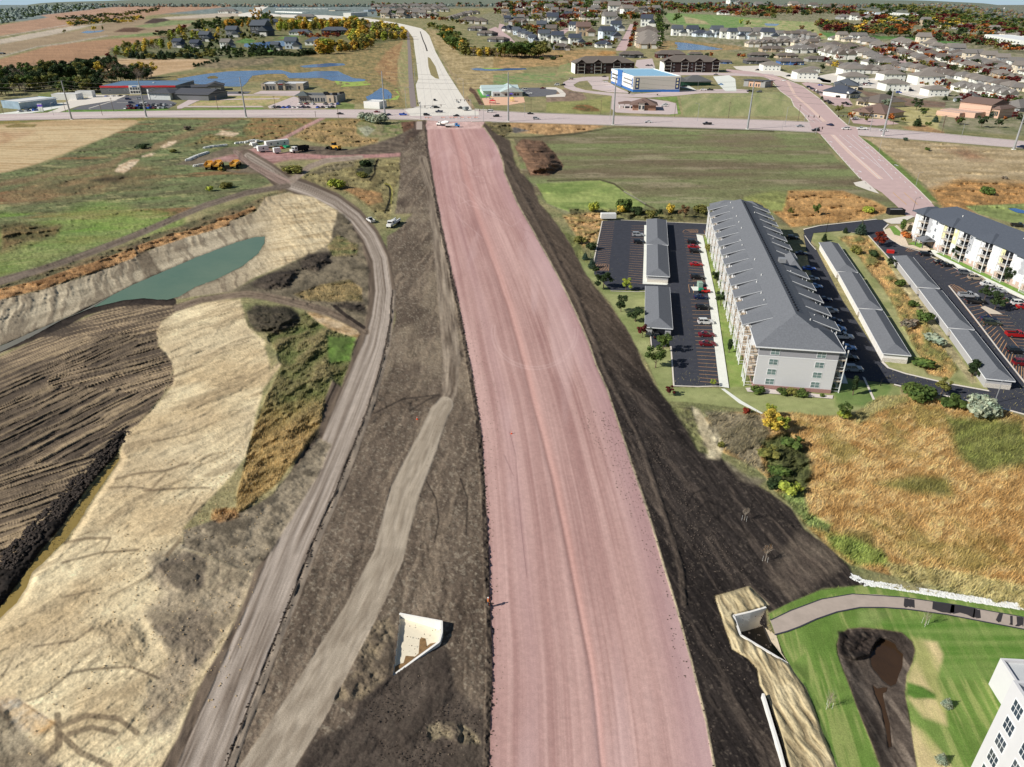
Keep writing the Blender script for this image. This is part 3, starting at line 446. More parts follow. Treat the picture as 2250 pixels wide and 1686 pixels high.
def mat(name,c,rough=.8,var=.12,scale=1.2,spec=.2,metal=0,bump=0,bscale=3,stretch=None,c2=None):
    """procedural material: two-scale noise between two tones plus bump"""
    if name in MATS: return MATS[name]
    m,nt,b=principled(name,rough,spec,metal); n=nt.nodes; l=nt.links
    col=alb(c) if max(c)>1 else np.array(c); ca=col*(1-var) if c2 is None else alb(c2); cb=np.minimum(col*(1+var),.9) if c2 is None else col
    tc=n.new('ShaderNodeTexCoord'); src=tc.outputs['Object']
    if stretch:
        mp=n.new('ShaderNodeMapping'); mp.inputs['Scale'].default_value=stretch; l.new(src,mp.inputs['Vector']); src=mp.outputs['Vector']
    t=n.new('ShaderNodeTexNoise'); t.inputs['Scale'].default_value=scale; t.inputs['Detail'].default_value=5; t.inputs['Roughness'].default_value=.65; l.new(src,t.inputs['Vector'])
    r=n.new('ShaderNodeValToRGB'); r.color_ramp.elements[0].position=.3; r.color_ramp.elements[1].position=.7
    r.color_ramp.elements[0].color=(*ca,1); r.color_ramp.elements[1].color=(*cb,1)
    l.new(t.outputs['Fac'],r.inputs['Fac']); l.new(r.outputs['Color'],b.inputs['Base Color'])
    if bump:
        t2=n.new('ShaderNodeTexNoise'); t2.inputs['Scale'].default_value=bscale; t2.inputs['Detail'].default_value=4; l.new(src,t2.inputs['Vector'])
        bp=n.new('ShaderNodeBump'); bp.inputs['Strength'].default_value=.8; bp.inputs['Distance'].default_value=bump; l.new(t2.outputs['Fac'],bp.inputs['Height']); l.new(bp.outputs['Normal'],b.inputs['Normal'])
    MATS[name]=m; return m
def ground_mat(name,bump,s1,s2,amp=.35,rough=.95):
    m,nt,b=principled(name,rough,.1); n=nt.nodes; l=nt.links
    at=n.new('ShaderNodeAttribute'); at.attribute_name='Col'
    g=n.new('ShaderNodeNewGeometry')
    t=n.new('ShaderNodeTexNoise'); t.inputs['Scale'].default_value=s1; t.inputs['Detail'].default_value=6; t.inputs['Roughness'].default_value=.7; l.new(g.outputs['Position'],t.inputs['Vector'])
    mr=n.new('ShaderNodeMapRange'); mr.inputs['From Min'].default_value=.3; mr.inputs['From Max'].default_value=.7; mr.inputs['To Min'].default_value=1-amp; mr.inputs['To Max'].default_value=1+amp; l.new(t.outputs['Fac'],mr.inputs['Value'])
    mx=n.new('ShaderNodeVectorMath'); mx.operation='SCALE'; l.new(at.outputs['Color'],mx.inputs[0]); l.new(mr.outputs['Result'],mx.inputs['Scale']); l.new(mx.outputs['Vector'],b.inputs['Base Color'])
    t2=n.new('ShaderNodeTexNoise'); t2.inputs['Scale'].default_value=s2; t2.inputs['Detail'].default_value=5; t2.inputs['Roughness'].default_value=.65; l.new(g.outputs['Position'],t2.inputs['Vector'])
    bp=n.new('ShaderNodeBump'); bp.inputs['Strength'].default_value=1; bp.inputs['Distance'].default_value=bump; l.new(t2.outputs['Fac'],bp.inputs['Height']); l.new(bp.outputs['Normal'],b.inputs['Normal'])
    return m
GM={0:('ground',ground_mat('grass and weeds',.25,.8,1.2,.32),'structure'),1:('gravel_roadbed',ground_mat('pink quartzite gravel',.02,5.0,6,.13),'structure'),
2:('dirt_road',ground_mat('packed dirt',.05,4,5,.18),'structure'),3:('bare_soil',ground_mat('graded soil',.07,3.6,4,.3),'structure'),
4:('sandy_slope',ground_mat('sandy clay',.09,3.0,3.2,.2),'structure'),5:('tall_grass',ground_mat('tall dry grass',.5,1.6,1.8,.4),'stuff'),
6:('lawn',ground_mat('mown lawn',.08,4,5,.25),'stuff'),7:('farm_field',ground_mat('stubble field',.12,.5,1.2,.15),'structure'),
8:('marsh_grass',ground_mat('marsh grass',.3,1.0,1.4,.34),'stuff'),9:('topsoil_heap',ground_mat('heaped topsoil',.4,1.2,1.4,.3),'structure'),
10:('erosion_blanket',ground_mat('straw blanket',.15,2.5,2.5,.18),'structure')}
def tag(o,label=None,cat=None,group=None,kind=None):
    if label: o['label']=label
    if cat: o['category']=cat
    if group: o['group']=group
    if kind: o['kind']=kind
    return o
def build_ground():
    X,Y=G(U,V,HG); co=np.stack([X,Y,HG],-1).reshape(-1,3).astype(np.float32)
    idx=np.arange(NU*NV).reshape(NV,NU)
    q=np.stack([idx[:-1,:-1],idx[1:,:-1],idx[1:,1:],idx[:-1,1:]],-1).reshape(-1,4)
    c=CLS[:-1,:-1].reshape(-1).copy(); ok=~(HOLE[:-1,:-1].reshape(-1))
    cc=np.concatenate([np.clip(CC,0.003,.9),np.ones((NV,NU,1))],-1).reshape(-1,4).astype(np.float32)
    labels={0:'mixed green and brown grassland around the roadworks',1:'wide pink gravel bed of the road under construction',2:'grey-brown packed dirt haul roads with wheel tracks',3:'dark brown graded bare soil beside the pink road bed',4:'pale tan sandy banks sloping to the pond and ditch',5:'tall orange and golden dry grass',6:'mown green lawn',7:'tan and brown harvested farm fields',8:'rusty brown marsh grass and weeds',9:'dark heaps of piled topsoil',10:'straw coloured erosion blanket over the underpass slopes'}
    for k,(nm,m,kd) in GM.items():
        f=q[(c==k)&ok]
        if len(f)==0: continue
        used,inv=np.unique(f,return_inverse=True); inv=inv.reshape(-1)
        me=bpy.data.meshes.new(nm); me.vertices.add(len(used)); me.vertices.foreach_set('co',co[used].ravel())
        me.loops.add(len(inv)); me.loops.foreach_set('vertex_index',inv.astype(np.int32)); me.polygons.add(len(f)); me.polygons.foreach_set('loop_start',np.arange(0,len(inv),4,dtype=np.int32))
        me.polygons.foreach_set('use_smooth',np.ones(len(f),bool))
        a=me.color_attributes.new('Col','FLOAT_COLOR','POINT'); a.data.foreach_set('color',cc[used].ravel())
        me.update(calc_edges=True); me.materials.append(m)
        o=bpy.data.objects.new(nm,me); COL.objects.link(o); tag(o,labels[k],None,None,kd)
        if kd=='stuff': o['category']='grass'
class MB:
    def __init__(s): s.v=[];s.f=[];s.m=[]
    def add(s,vs,fs,mi=0):
        b=len(s.v); s.v+= [tuple(p) for p in vs]; s.f+=[tuple(b+i for i in f) for f in fs]; s.m+=[mi]*len(fs); return s
    def box(s,x0,x1,y0,y1,z0,z1,mi=0,M=None):
        vs=[(x0,y0,z0),(x1,y0,z0),(x1,y1,z0),(x0,y1,z0),(x0,y0,z1),(x1,y0,z1),(x1,y1,z1),(x0,y1,z1)]
        if M is not None: vs=[tuple(M@Vector(p)) for p in vs]
        return s.add(vs,[(0,3,2,1),(4,5,6,7),(0,1,5,4),(1,2,6,5),(2,3,7,6),(3,0,4,7)],mi)
    def cyl(s,a,b,r0,r1=None,n=8,mi=0,cap=True):
        a=Vector(a);b=Vector(b);r1=r0 if r1 is None else r1; d=(b-a).normalized(); t=Vector((0,0,1)) if abs(d.z)<.9 else Vector((1,0,0)); e=d.cross(t).normalized(); g=d.cross(e)
        vs=[a+(e*math.cos(2*math.pi*i/n)+g*math.sin(2*math.pi*i/n))*r0 for i in range(n)]+[b+(e*math.cos(2*math.pi*i/n)+g*math.sin(2*math.pi*i/n))*r1 for i in range(n)]
        fs=[(i,(i+1)%n,n+(i+1)%n,n+i) for i in range(n)]
        if cap: fs+=[tuple(range(n))[::-1],tuple(range(n,2*n))]
        return s.add(vs,fs,mi)
    def prism(s,pts,z0,z1,mi=0):
        n=len(pts); vs=[(p[0],p[1],z0) for p in pts]+[(p[0],p[1],z1) for p in pts]
        tri=tessellate_polygon([[Vector((p[0],p[1],0)) for p in pts]])
        fs=[(i,(i+1)%n,n+(i+1)%n,n+i) for i in range(n)]+[tuple(n+i for i in t) for t in tri]+[tuple(t) for t in tri]
        return s.add(vs,fs,mi)
    def prof(s,pts,x0,x1,mi=0,M=None):   # profile in (y,z) extruded along x
        n=len(pts); vs=[(x0,p[0],p[1]) for p in pts]+[(x1,p[0],p[1]) for p in pts]
        if M is not None: vs=[tuple(M@Vector(p)) for p in vs]
        return s.add(vs,[(i,(i+1)%n,n+(i+1)%n,n+i) for i in range(n)]+[tuple(range(n))[::-1],tuple(range(n,2*n))],mi)
    def mesh(s,name,mats):
        me=bpy.data.meshes.new(name); me.from_pydata(s.v,[],s.f); 
        for m in mats: me.materials.append(m)
        if len(mats)>1: me.polygons.foreach_set('material_index',s.m)
        me.validate(); return me
    def obj(s,name,mats,parent=None,loc=None,rz=0,smooth=False):
        if not isinstance(mats,(list,tuple)): mats=[mats]
        me=s.mesh(name,mats)
        if smooth: me.polygons.foreach_set('use_smooth',[True]*len(me.polygons))
        import bmesh
        bm=bmesh.new(); bm.from_mesh(me); bmesh.ops.recalc_face_normals(bm,faces=bm.faces); bm.to_mesh(me); bm.free()
        o=bpy.data.objects.new(name,me); COL.objects.link(o)
        if parent: o.parent=parent
        if loc is not None: o.location=loc
        o.rotation_euler.z=rz; return o
def empty(name,loc=(0,0,0),rz=0,label=None,cat=None,group=None):
    o=bpy.data.objects.new(name,None); COL.objects.link(o); o.location=loc; o.rotation_euler.z=rz; o.empty_display_size=.5
    return tag(o,label,cat,group)
def copy_tree(o,parent=None):
    c=o.copy(); COL.objects.link(c); c.parent=parent
    for ch in list(o.children): copy_tree(ch,c)
    return c
def sheet(name,polys,z,m,label=None,kind='structure',mb=None,thick=0,k='s'):
    """flat polygon(s) lying on the ground, outline given in photo pixels of the ground"""
    b=MB()
    for pts in (polys if isinstance(polys[0],list) else [polys]):
        pts=Z(k,pts); w=[G(u,v,z) for u,v in pts]
        if thick: b.prism(w,z-thick,z)
        else:
            tri=tessellate_polygon([[Vector((x,y,0)) for x,y in w]]); b.add([(x,y,z) for x,y in w],[tuple(t) for t in tri])
    o=b.obj(name,m); tag(o,label,None,None,kind)
    me=o.data
    if not thick:
        import bmesh
        bm=bmesh.new(); bm.from_mesh(me); 
        for f in bm.faces:
            if f.normal.z<0: f.normal_flip()
        bm.to_mesh(me); bm.free()
    return o
def ribbon(b,pts,w,z,h=0,k='s',mi=0,off=0):
    """strip of constant width (m) along a ground polyline in photo pixels"""
    W_=[Vector(G(u,v,z)) for u,v in Z(k,pts)]
    L=[];R=[]
    for i,p in enumerate(W_):
        d=(W_[min(i+1,len(W_)-1)]-W_[max(i-1,0)]).normalized(); n=Vector((-d.y,d.x)); L.append(p+n*(off+w/2)); R.append(p+n*(off-w/2))
    for i in range(len(W_)-1):
        q=[L[i],R[i],R[i+1],L[i+1]]
        if h: b.add([(p.x,p.y,z-h) for p in q]+[(p.x,p.y,z) for p in q],[(4,5,6,7),(0,1,5,4),(2,3,7,6)],mi)
        else: b.add([(p.x,p.y,z) for p in q],[(0,1,2,3)],mi)
def dashes(b,pts,w,z,on,offl,k='s',mi=0):
    W_=[Vector(G(u,v,z)) for u,v in Z(k,pts)]; t=0
    for i in range(len(W_)-1):
        a,c=W_[i],W_[i+1]; L=(c-a).length; d=(c-a)/L; n=Vector((-d.y,d.x))*w/2; s=0
        while s<L:
            e=min(s+on,L); q=[a+d*s+n,a+d*s-n,a+d*e-n,a+d*e+n]; b.add([(p.x,p.y,z) for p in q],[(0,1,2,3)],mi); s+=on+offl
def leafmat(name,c,amp=.35):
    m,nt,b=principled(name,.75,.15); n=nt.nodes; l=nt.links
    oi=n.new('ShaderNodeObjectInfo'); g=n.new('ShaderNodeNewGeometry'); ri=n.new('ShaderNodeMath'); ri.operation='MULTIPLY_ADD'; ri.inputs[1].default_value=.75; ri.inputs[2].default_value=.62
    l.new(g.outputs['Random Per Island'],ri.inputs[0])
    r2=n.new('ShaderNodeMath'); r2.operation='MULTIPLY_ADD'; r2.inputs[1].default_value=.4; r2.inputs[2].default_value=.8; l.new(oi.outputs['Random'],r2.inputs[0])
    mu=n.new('ShaderNodeMath'); mu.operation='MULTIPLY'; l.new(ri.outputs[0],mu.inputs[0]); l.new(r2.outputs[0],mu.inputs[1])
    t=n.new('ShaderNodeTexNoise'); t.inputs['Scale'].default_value=3; tc=n.new('ShaderNodeTexCoord'); l.new(tc.outputs['Object'],t.inputs['Vector'])
    cr=n.new('ShaderNodeValToRGB'); a=alb(c); cr.color_ramp.elements[0].position=.35; cr.color_ramp.elements[1].position=.65
    cr.color_ramp.elements[0].color=(*(a*np.array([.75,.85,.8])),1); cr.color_ramp.elements[1].color=(*np.minimum(a*np.array([1.3,1.15,1.0]),.85),1)
    l.new(t.outputs['Fac'],cr.inputs['Fac'])
    s=n.new('ShaderNodeVectorMath'); s.operation='SCALE'; l.new(cr.outputs['Color'],s.inputs[0]); l.new(mu.outputs[0],s.inputs['Scale']); l.new(s.outputs['Vector'],b.inputs['Base Color'])
    tr=n.new('ShaderNodeBsdfTranslucent'); l.new(s.outputs['Vector'],tr.inputs['Color']); ms=n.new('ShaderNodeMixShader'); ms.inputs[0].default_value=.22
    l.new(b.outputs[0],ms.inputs[1]); l.new(tr.outputs[0],ms.inputs[2]); l.new(ms.outputs[0],nt.nodes['Material Output'].inputs['Surface'])
    return m
LC={'dark green':(62,78,50),'green':(92,112,60),'olive':(128,128,72),'yellow':(214,186,84),'golden':(192,154,72),'orange':(178,112,62),'maroon':(104,46,46),'blue-green':(78,98,84),'silver':(160,172,156),'lime':(164,176,80),'brown':(140,112,84),'grey':(132,122,112),'red':(136,58,44)}
LM={k:leafmat('foliage '+k,v) for k,v in LC.items()}
BARK=mat('bark',(112,96,82),.9,.25,8,.1)
TWIG=mat('pale twigs',(176,164,150),.9,.2,8,.1)
def leaf_cloud(centers,radii,n,ls,seed,squash=1.0,up=.3,flat=.0):
    r=np.random.default_rng(seed); C=np.array(centers);R=np.array(radii); p=R**2/np.sum(R**2); k=r.choice(len(C),n,p=p)
    d=r.normal(size=(n,3)); d/=np.linalg.norm(d,axis=1)[:,None]; rad=R[k]*(r.random(n)**.45)
    pos=C[k]+d*rad[:,None]*np.array([1,1,squash])
    nr=d+r.normal(size=(n,3))*.6+np.array([0,0,up]); nr/=np.linalg.norm(nr,axis=1)[:,None]
    t=np.cross(nr,r.normal(size=(n,3))); t/=np.linalg.norm(t,axis=1)[:,None]+1e-9; b=np.cross(nr,t)
    s=ls*(.6+.8*r.random(n))[:,None]
    v=np.stack([pos-t*s-b*s*.5,pos+t*s*.2-b*s*.9,pos+t*s+b*s*.3,pos-t*s*.1+b*s*.9],1).reshape(-1,3)
    return [tuple(x) for x in v.tolist()],[(4*i,4*i+1,4*i+2,4*i+3) for i in range(n)]
def crown_geo(kind,seed,n,ls):
    r=random.Random(seed)
    if kind=='round':
        c=[(0,0,.6)];R=[.2]
        for i in range(12): a=i*2.4+r.random(); q=.12+.22*r.random(); c.append((q*math.cos(a),q*math.sin(a),.34+.56*r.random()));R.append(.07+.09*r.random())
    elif kind=='tall':
        c=[(r.uniform(-.05,.05),r.uniform(-.05,.05),.2+.09*i) for i in range(9)];R=[.10+.06*math.sin(math.pi*(i+1)/10)+.03*r.random() for i in range(9)]
    elif kind=='conifer':
        c=[];R=[]
        for i in range(9):
            z=.12+.095*i; q=.24*(1-i/9.3); 
            for j in range(4 if i<6 else 1): a=j*1.57+i*.8; c.append((q*.55*math.cos(a),q*.55*math.sin(a),z));R.append(q*.62+.015)
    elif kind=='bush':
        c=[(r.uniform(-.35,.35),r.uniform(-.35,.35),r.uniform(.3,.55)) for i in range(7)];R=[r.uniform(.22,.36) for i in range(7)]
    elif kind=='slim':
        c=[(r.uniform(-.03,.03),r.uniform(-.03,.03),.3+.08*i) for i in range(8)];R=[.07+.05*math.sin(math.pi*(i+1)/9) for i in range(8)]
    elif kind=='bare':
        c=[(0,0,.6)]+[(.2*math.cos(i*1.3),.2*math.sin(i*1.3),.45+.4*r.random()) for i in range(7)];R=[.2]+[.13]*7
    return leaf_cloud(c,R,n,ls,seed,1,.35)
def trunk_geo(b,kind,seed,mi=0):
    r=random.Random(seed)
    top=.55 if kind in('round','bare') else (.9 if kind in('conifer','slim','tall') else .3); w=.022 if kind!='bush' else .03
    b.cyl((0,0,-.02),(0.01,0,top*.5),w,w*.7,6,mi); b.cyl((0.01,0,top*.5),(0,.01,top),w*.7,w*.25,5,mi)
    if kind in('round','bare','bush'):
        for i in range(7 if kind!='bare' else 16):
            a=i*2.4+r.random(); z=top*(.4+.5*r.random()); q=.18+.1*r.random(); e=(q*math.cos(a),q*math.sin(a),z+.2+.12*r.random()); b.cyl((0,0,z),e,w*.4,w*.1,4,mi,False)
            if kind=='bare':
                for j in range(3): b.cyl(e if j==0 else tuple(x*(.5+.2*j) for x in e),(e[0]*1.3+r.uniform(-.08,.08),e[1]*1.3+r.uniform(-.08,.08),e[2]+.1*r.random()+.02),w*.12,w*.05,3,mi,False)
_tm={}
def tree_meshes(kind,lod,var):
    k=(kind,lod,var)
    if k in _tm: return _tm[k]
    n,ls={'hi':(1500,.030),'mid':(520,.048),'lo':(150,.085)}[lod]
    if kind=='bush': n=int(n*.8); ls*=2.2
    if kind=='conifer': n=int(n*1.2); ls*=.85
    if kind=='bare': n=int(n*.3); ls*=.4
    if kind in('slim','tall'): n=int(n*.6)
    sd=hash((kind,lod,var))%9999 if False else (len(kind)*131+{'hi':1,'mid':2,'lo':3}[lod]*17+var*7)
    v,f=crown_geo(kind,sd,n,ls); 
    if lod=='lo':
        b=MB(); b.add(v,f,0); trunk_geo(b,kind,sd,1); me=b.mesh(kind+'_tree',[LM['green'],BARK]); _tm[k]=(me,None)
    else:
        b=MB(); b.add(v,f); me=b.mesh('crown',[LM['green']]); t=MB(); trunk_geo(t,kind,sd); _tm[k]=(me,t.mesh('trunk',[BARK]))
    return _tm[k]
NAMES={'round':'leafy_tree','tall':'poplar_tree','conifer':'conifer_tree','bush':'bush','slim':'young_tree','bare':'bare_tree'}
CROWD={}
def gz(u,v):
    i=int(np.clip(np.searchsorted(VA,v),0,NV-1)); j=int(np.clip(np.searchsorted(UA,u),0,NU-1)); return float(HG[i,j])
PEND=[]
def tree(u,v,hp,kind='round',col='green',label=None,group=None,wide=1.0,lod=None,hm=None,cat=None,z=None):
    z=gz(u,v) if z is None else z; p=W(u,v,z); h=hm or px2h(u,v,hp); lod=lod or ('hi' if hp>34 else 'mid' if hp>15 else 'lo')
    var=random.randrange(3); a,t=tree_meshes(kind,lod,var); rz=random.uniform(0,6.28)
    nm=NAMES[kind]; cat=cat or ('bush' if kind=='bush' else 'tree')
    if t is None:
        o=bpy.data.objects.new(nm,a); COL.objects.link(o); r=o; c=o
    else:
        r=empty(nm); c=bpy.data.objects.new('crown',a); COL.objects.link(c); c.parent=r; tt=bpy.data.objects.new('trunk',t); COL.objects.link(tt); tt.parent=r
    c.material_slots[0].link='OBJECT'; c.material_slots[0].material=LM[col]
    if kind=='bare' and lod!='lo': tt.material_slots[0].link='OBJECT'; tt.material_slots[0].material=TWIG
    r.location=p; r.rotation_euler.z=rz; r.scale=(h*wide,h*wide,h); tag(r,label,cat,group)
    return r
ORD=['first','second','third','fourth','fifth','sixth','seventh','eighth','ninth','tenth','eleventh','twelfth','thirteenth','fourteenth','fifteenth','sixteenth','seventeenth','eighteenth','nineteenth','twentieth']
def ordn(i,n):
    if i==n-1 and n>1: return 'last'
    return ORD[i] if i<20 else str(i+1)+('st' if i%10==0 and i%100!=10 else 'nd' if i%10==1 and i%100!=11 else 'rd' if i%10==2 and i%100!=12 else 'th')
def short(l):
    w=l.split()
    for a in ('the','in','a','from'):
        while len(w)>16 and a in w[1:]: w.remove(a)
    return ' '.join(w[:16])
def flush_trees():
    """the largest 290 of each kind become objects, the rest one object of far trees"""
    PEND.sort(key=lambda t:-t[0]); cnt={}; rest={}
    for o in S.objects:
        if o.parent is None and 'label' in o:
            k=o.name.split('.')[0]; cnt[k]=cnt.get(k,0)+1
    for h,u,v,kd,cl,lab,gr,w in PEND:
        k=NAMES[kd]
        if cnt.get(k,0)<290: cnt[k]=cnt.get(k,0)+1; tree(u,v,h,kd,cl,lab,gr,w)
        else: rest.setdefault(cl,[]).append((h,u,v,kd,w))
    V_=[];F_=[];M_=[];mats=[];n0=0
    for cl,L in rest.items():
        mi=len(mats); mats.append(LM[cl])
        for h,u,v,kd,w in L:
            me,_=tree_meshes(kd,'lo',random.randrange(3)); a=np.empty(len(me.vertices)*3,np.float32); me.vertices.foreach_get('co',a); a=a.reshape(-1,3); H_=px2h(u,v,h); p=W(u,v,gz(u,v))
            nq=150*4 if kd!='conifer' else 180*4; a=a[:min(len(a),360)]; a=a*np.array([H_*w,H_*w,H_])+np.array(p); V_.append(a); n=len(a)//4
            F_.append(np.arange(n*4,dtype=np.int32)+n0); n0+=len(a); M_+= [mi]*n
    if V_:
        v=np.concatenate(V_).astype(np.float32); f=np.concatenate(F_); me=bpy.data.meshes.new('distant_trees'); me.vertices.add(len(v)); me.vertices.foreach_set('co',v.ravel()); me.loops.add(len(f)); me.loops.foreach_set('vertex_index',f); me.polygons.add(len(f)//4); me.polygons.foreach_set('loop_start',np.arange(0,len(f),4,dtype=np.int32))
        for m in mats: me.materials.append(m)
        me.polygons.foreach_set('material_index',np.array(M_,np.int32)); me.update(calc_edges=True); o=bpy.data.objects.new('distant_trees',me); COL.objects.link(o); tag(o,'small far autumn trees filling the gardens and woods of the suburb','trees',None,'stuff')
def trees_along(pts,n,hp,kinds,where,group,k='s',jit=(4,3),wide=1.0,lod=None,hv=.25):
    """individual trees scattered along a polyline; each label tells its place in the row"""
    n=int(n*3.2); pts=Z(k,pts); L=[0]
    for a,b in zip(pts,pts[1:]): L.append(L[-1]+math.hypot(b[0]-a[0],b[1]-a[1]))
    its=[]
    for i in range(n):
        t=(i+.5+random.uniform(-.35,.35))/n*L[-1]; j=max(x for x in range(len(L)-1) if L[x]<=t); q=(t-L[j])/(L[j+1]-L[j]+1e-9)
        u=pts[j][0]+(pts[j+1][0]-pts[j][0])*q+random.uniform(-1,1)*jit[0]; v=pts[j][1]+(pts[j+1][1]-pts[j][1])*q+random.uniform(-1,1)*jit[1]
        kd,cl=random.choice(kinds); its.append((u,v,kd,cl))
    its.sort(); cnt={}
    for it in its: cnt[it[2:]]=cnt.get(it[2:],0)+1
    seen={}
    for u,v,kd,cl in its:
        i=seen.get((kd,cl),0); seen[(kd,cl)]=i+1; nn=cnt[(kd,cl)]
        nm={'round':'tree','tall':'slender tree','conifer':'conifer','bush':'bush','slim':'young tree','bare':'leafless tree'}[kd]
        lab=f"{cl} {nm} {where}, "+(f"{ordn(i,nn)} {cl} one from the left" if nn>1 else f"the only {cl} one")
        h=1.25*hp*random.uniform(1-hv,1+hv)*(.5 if kd=='bush' else 1)
        PEND.append((h,u,v,kd,cl,short(lab),group,wide*random.uniform(1.0,1.5)))
def blades():
    r=np.random.default_rng(5)
    defs=[(5,.8,.85,.05,.55,0),(8,.8,.35,.07,.7,0),(0,.45,.16,.07,.45,0)]
    vs=[];cs=[]
    inb=(U>-30)&(U<2290)&(V<1720)&(V>300)
    for cl,hh,dens,wd,lean,_ in defs:
        pr=dens*np.clip((V-300)/500,.15,1)
        if cl==0: pr=pr*((GX<-2)|(GY>0))*(V>330)
        k=np.where((CLS==cl)&inb&(r.random(U.shape)<pr*.8)&~HOLE)
        n=len(k[0]); x,y=G(U[k],V[k],HG[k]); x=x+r.normal(size=n)*.15; y=y+r.normal(size=n)*.15; z=HG[k]-.05
        near=sm(350,900,V[k]); h=hh*(.5+.8*r.random(n))*(.55+.45*near); px=PXM[k]; w_=np.maximum(wd,px*.5)*(.7+.6*r.random(n))
        a=r.random(n)*2*math.pi; sx=np.cos(a)*w_; sy=np.sin(a)*w_
        ld=math.radians(20)+ (fbm(x,y,14,2,9)-.5)*1.4+r.normal(size=n)*1.0; lx=np.cos(ld)*h*lean;ly=np.sin(ld)*h*lean
        v=np.stack([np.stack([x-sx,y-sy,z],1),np.stack([x+sx,y+sy,z],1),np.stack([x+lx,y+ly,z+h],1)],1); vs.append(v.reshape(-1,3))
        c=CC[k]*(.75+.75*r.random(n))[:,None]*np.array([1.05,1.0,.9]); c=np.clip(c*1.1,.005,.85); c=np.repeat(c,3,0); cs.append(c)
    v=np.concatenate(vs).astype(np.float32); c=np.concatenate(cs); n=len(v)
    me=bpy.data.meshes.new('grass_blades'); me.vertices.add(n); me.vertices.foreach_set('co',v.ravel()); me.loops.add(n); me.loops.foreach_set('vertex_index',np.arange(n,dtype=np.int32)); me.polygons.add(n//3); me.polygons.foreach_set('loop_start',np.arange(0,n,3,dtype=np.int32))
    at=me.color_attributes.new('Col','FLOAT_COLOR','POINT'); at.data.foreach_set('color',np.concatenate([c,np.ones((n,1))],1).astype(np.float32).ravel()); me.update(calc_edges=True)
    me.materials.append(ground_mat('grass blades',.01,.5,1,.2,.8)); o=bpy.data.objects.new('grass_blades',me); COL.objects.link(o); tag(o,'blades and tufts of wild grass standing in the fields','grass',None,'stuff'); print('blades',n//3)
def paint_mat(name,c,rough=.28,metal=.0): 
    if name in MATS: return MATS[name]
    m=mat(name,c,rough,.06,2.0,.5,metal); b=m.node_tree.nodes['Principled BSDF']; b.inputs['Coat Weight'].default_value=.5; b.inputs['Coat Roughness'].default_value=.12; return m
CARC={'white':(225,226,224),'black':(28,29,32),'silver':(168,172,176),'grey':(98,102,106),'red':(170,28,30),'dark red':(112,22,32),'blue':(30,86,190),'dark blue':(26,38,74),'green':(66,72,58),'beige':(170,158,138),'light blue':(110,160,215)}
CM={k:paint_mat('car paint '+k,v) for k,v in CARC.items()}
GLASS=mat('car glass',(26,32,38),.08,.2,3,.6); TYRE=mat('tyre rubber',(30,30,32),.85,.2,6); RIM=mat('wheel rim',(150,152,156),.3,.2,6,.5,.6); LAMP=mat('lamp lens',(225,226,220),.15,.05,5,.6); TAIL=mat('tail lamp red',(150,20,18),.2,.1,5,.5); BLACKM=mat('black trim',(34,34,36),.6,.2,4); STEEL=mat('galvanised steel',(168,170,172),.45,.12,.6,.4,.3); WHITE=mat('white paint',(232,232,228),.5,.05,1.5)
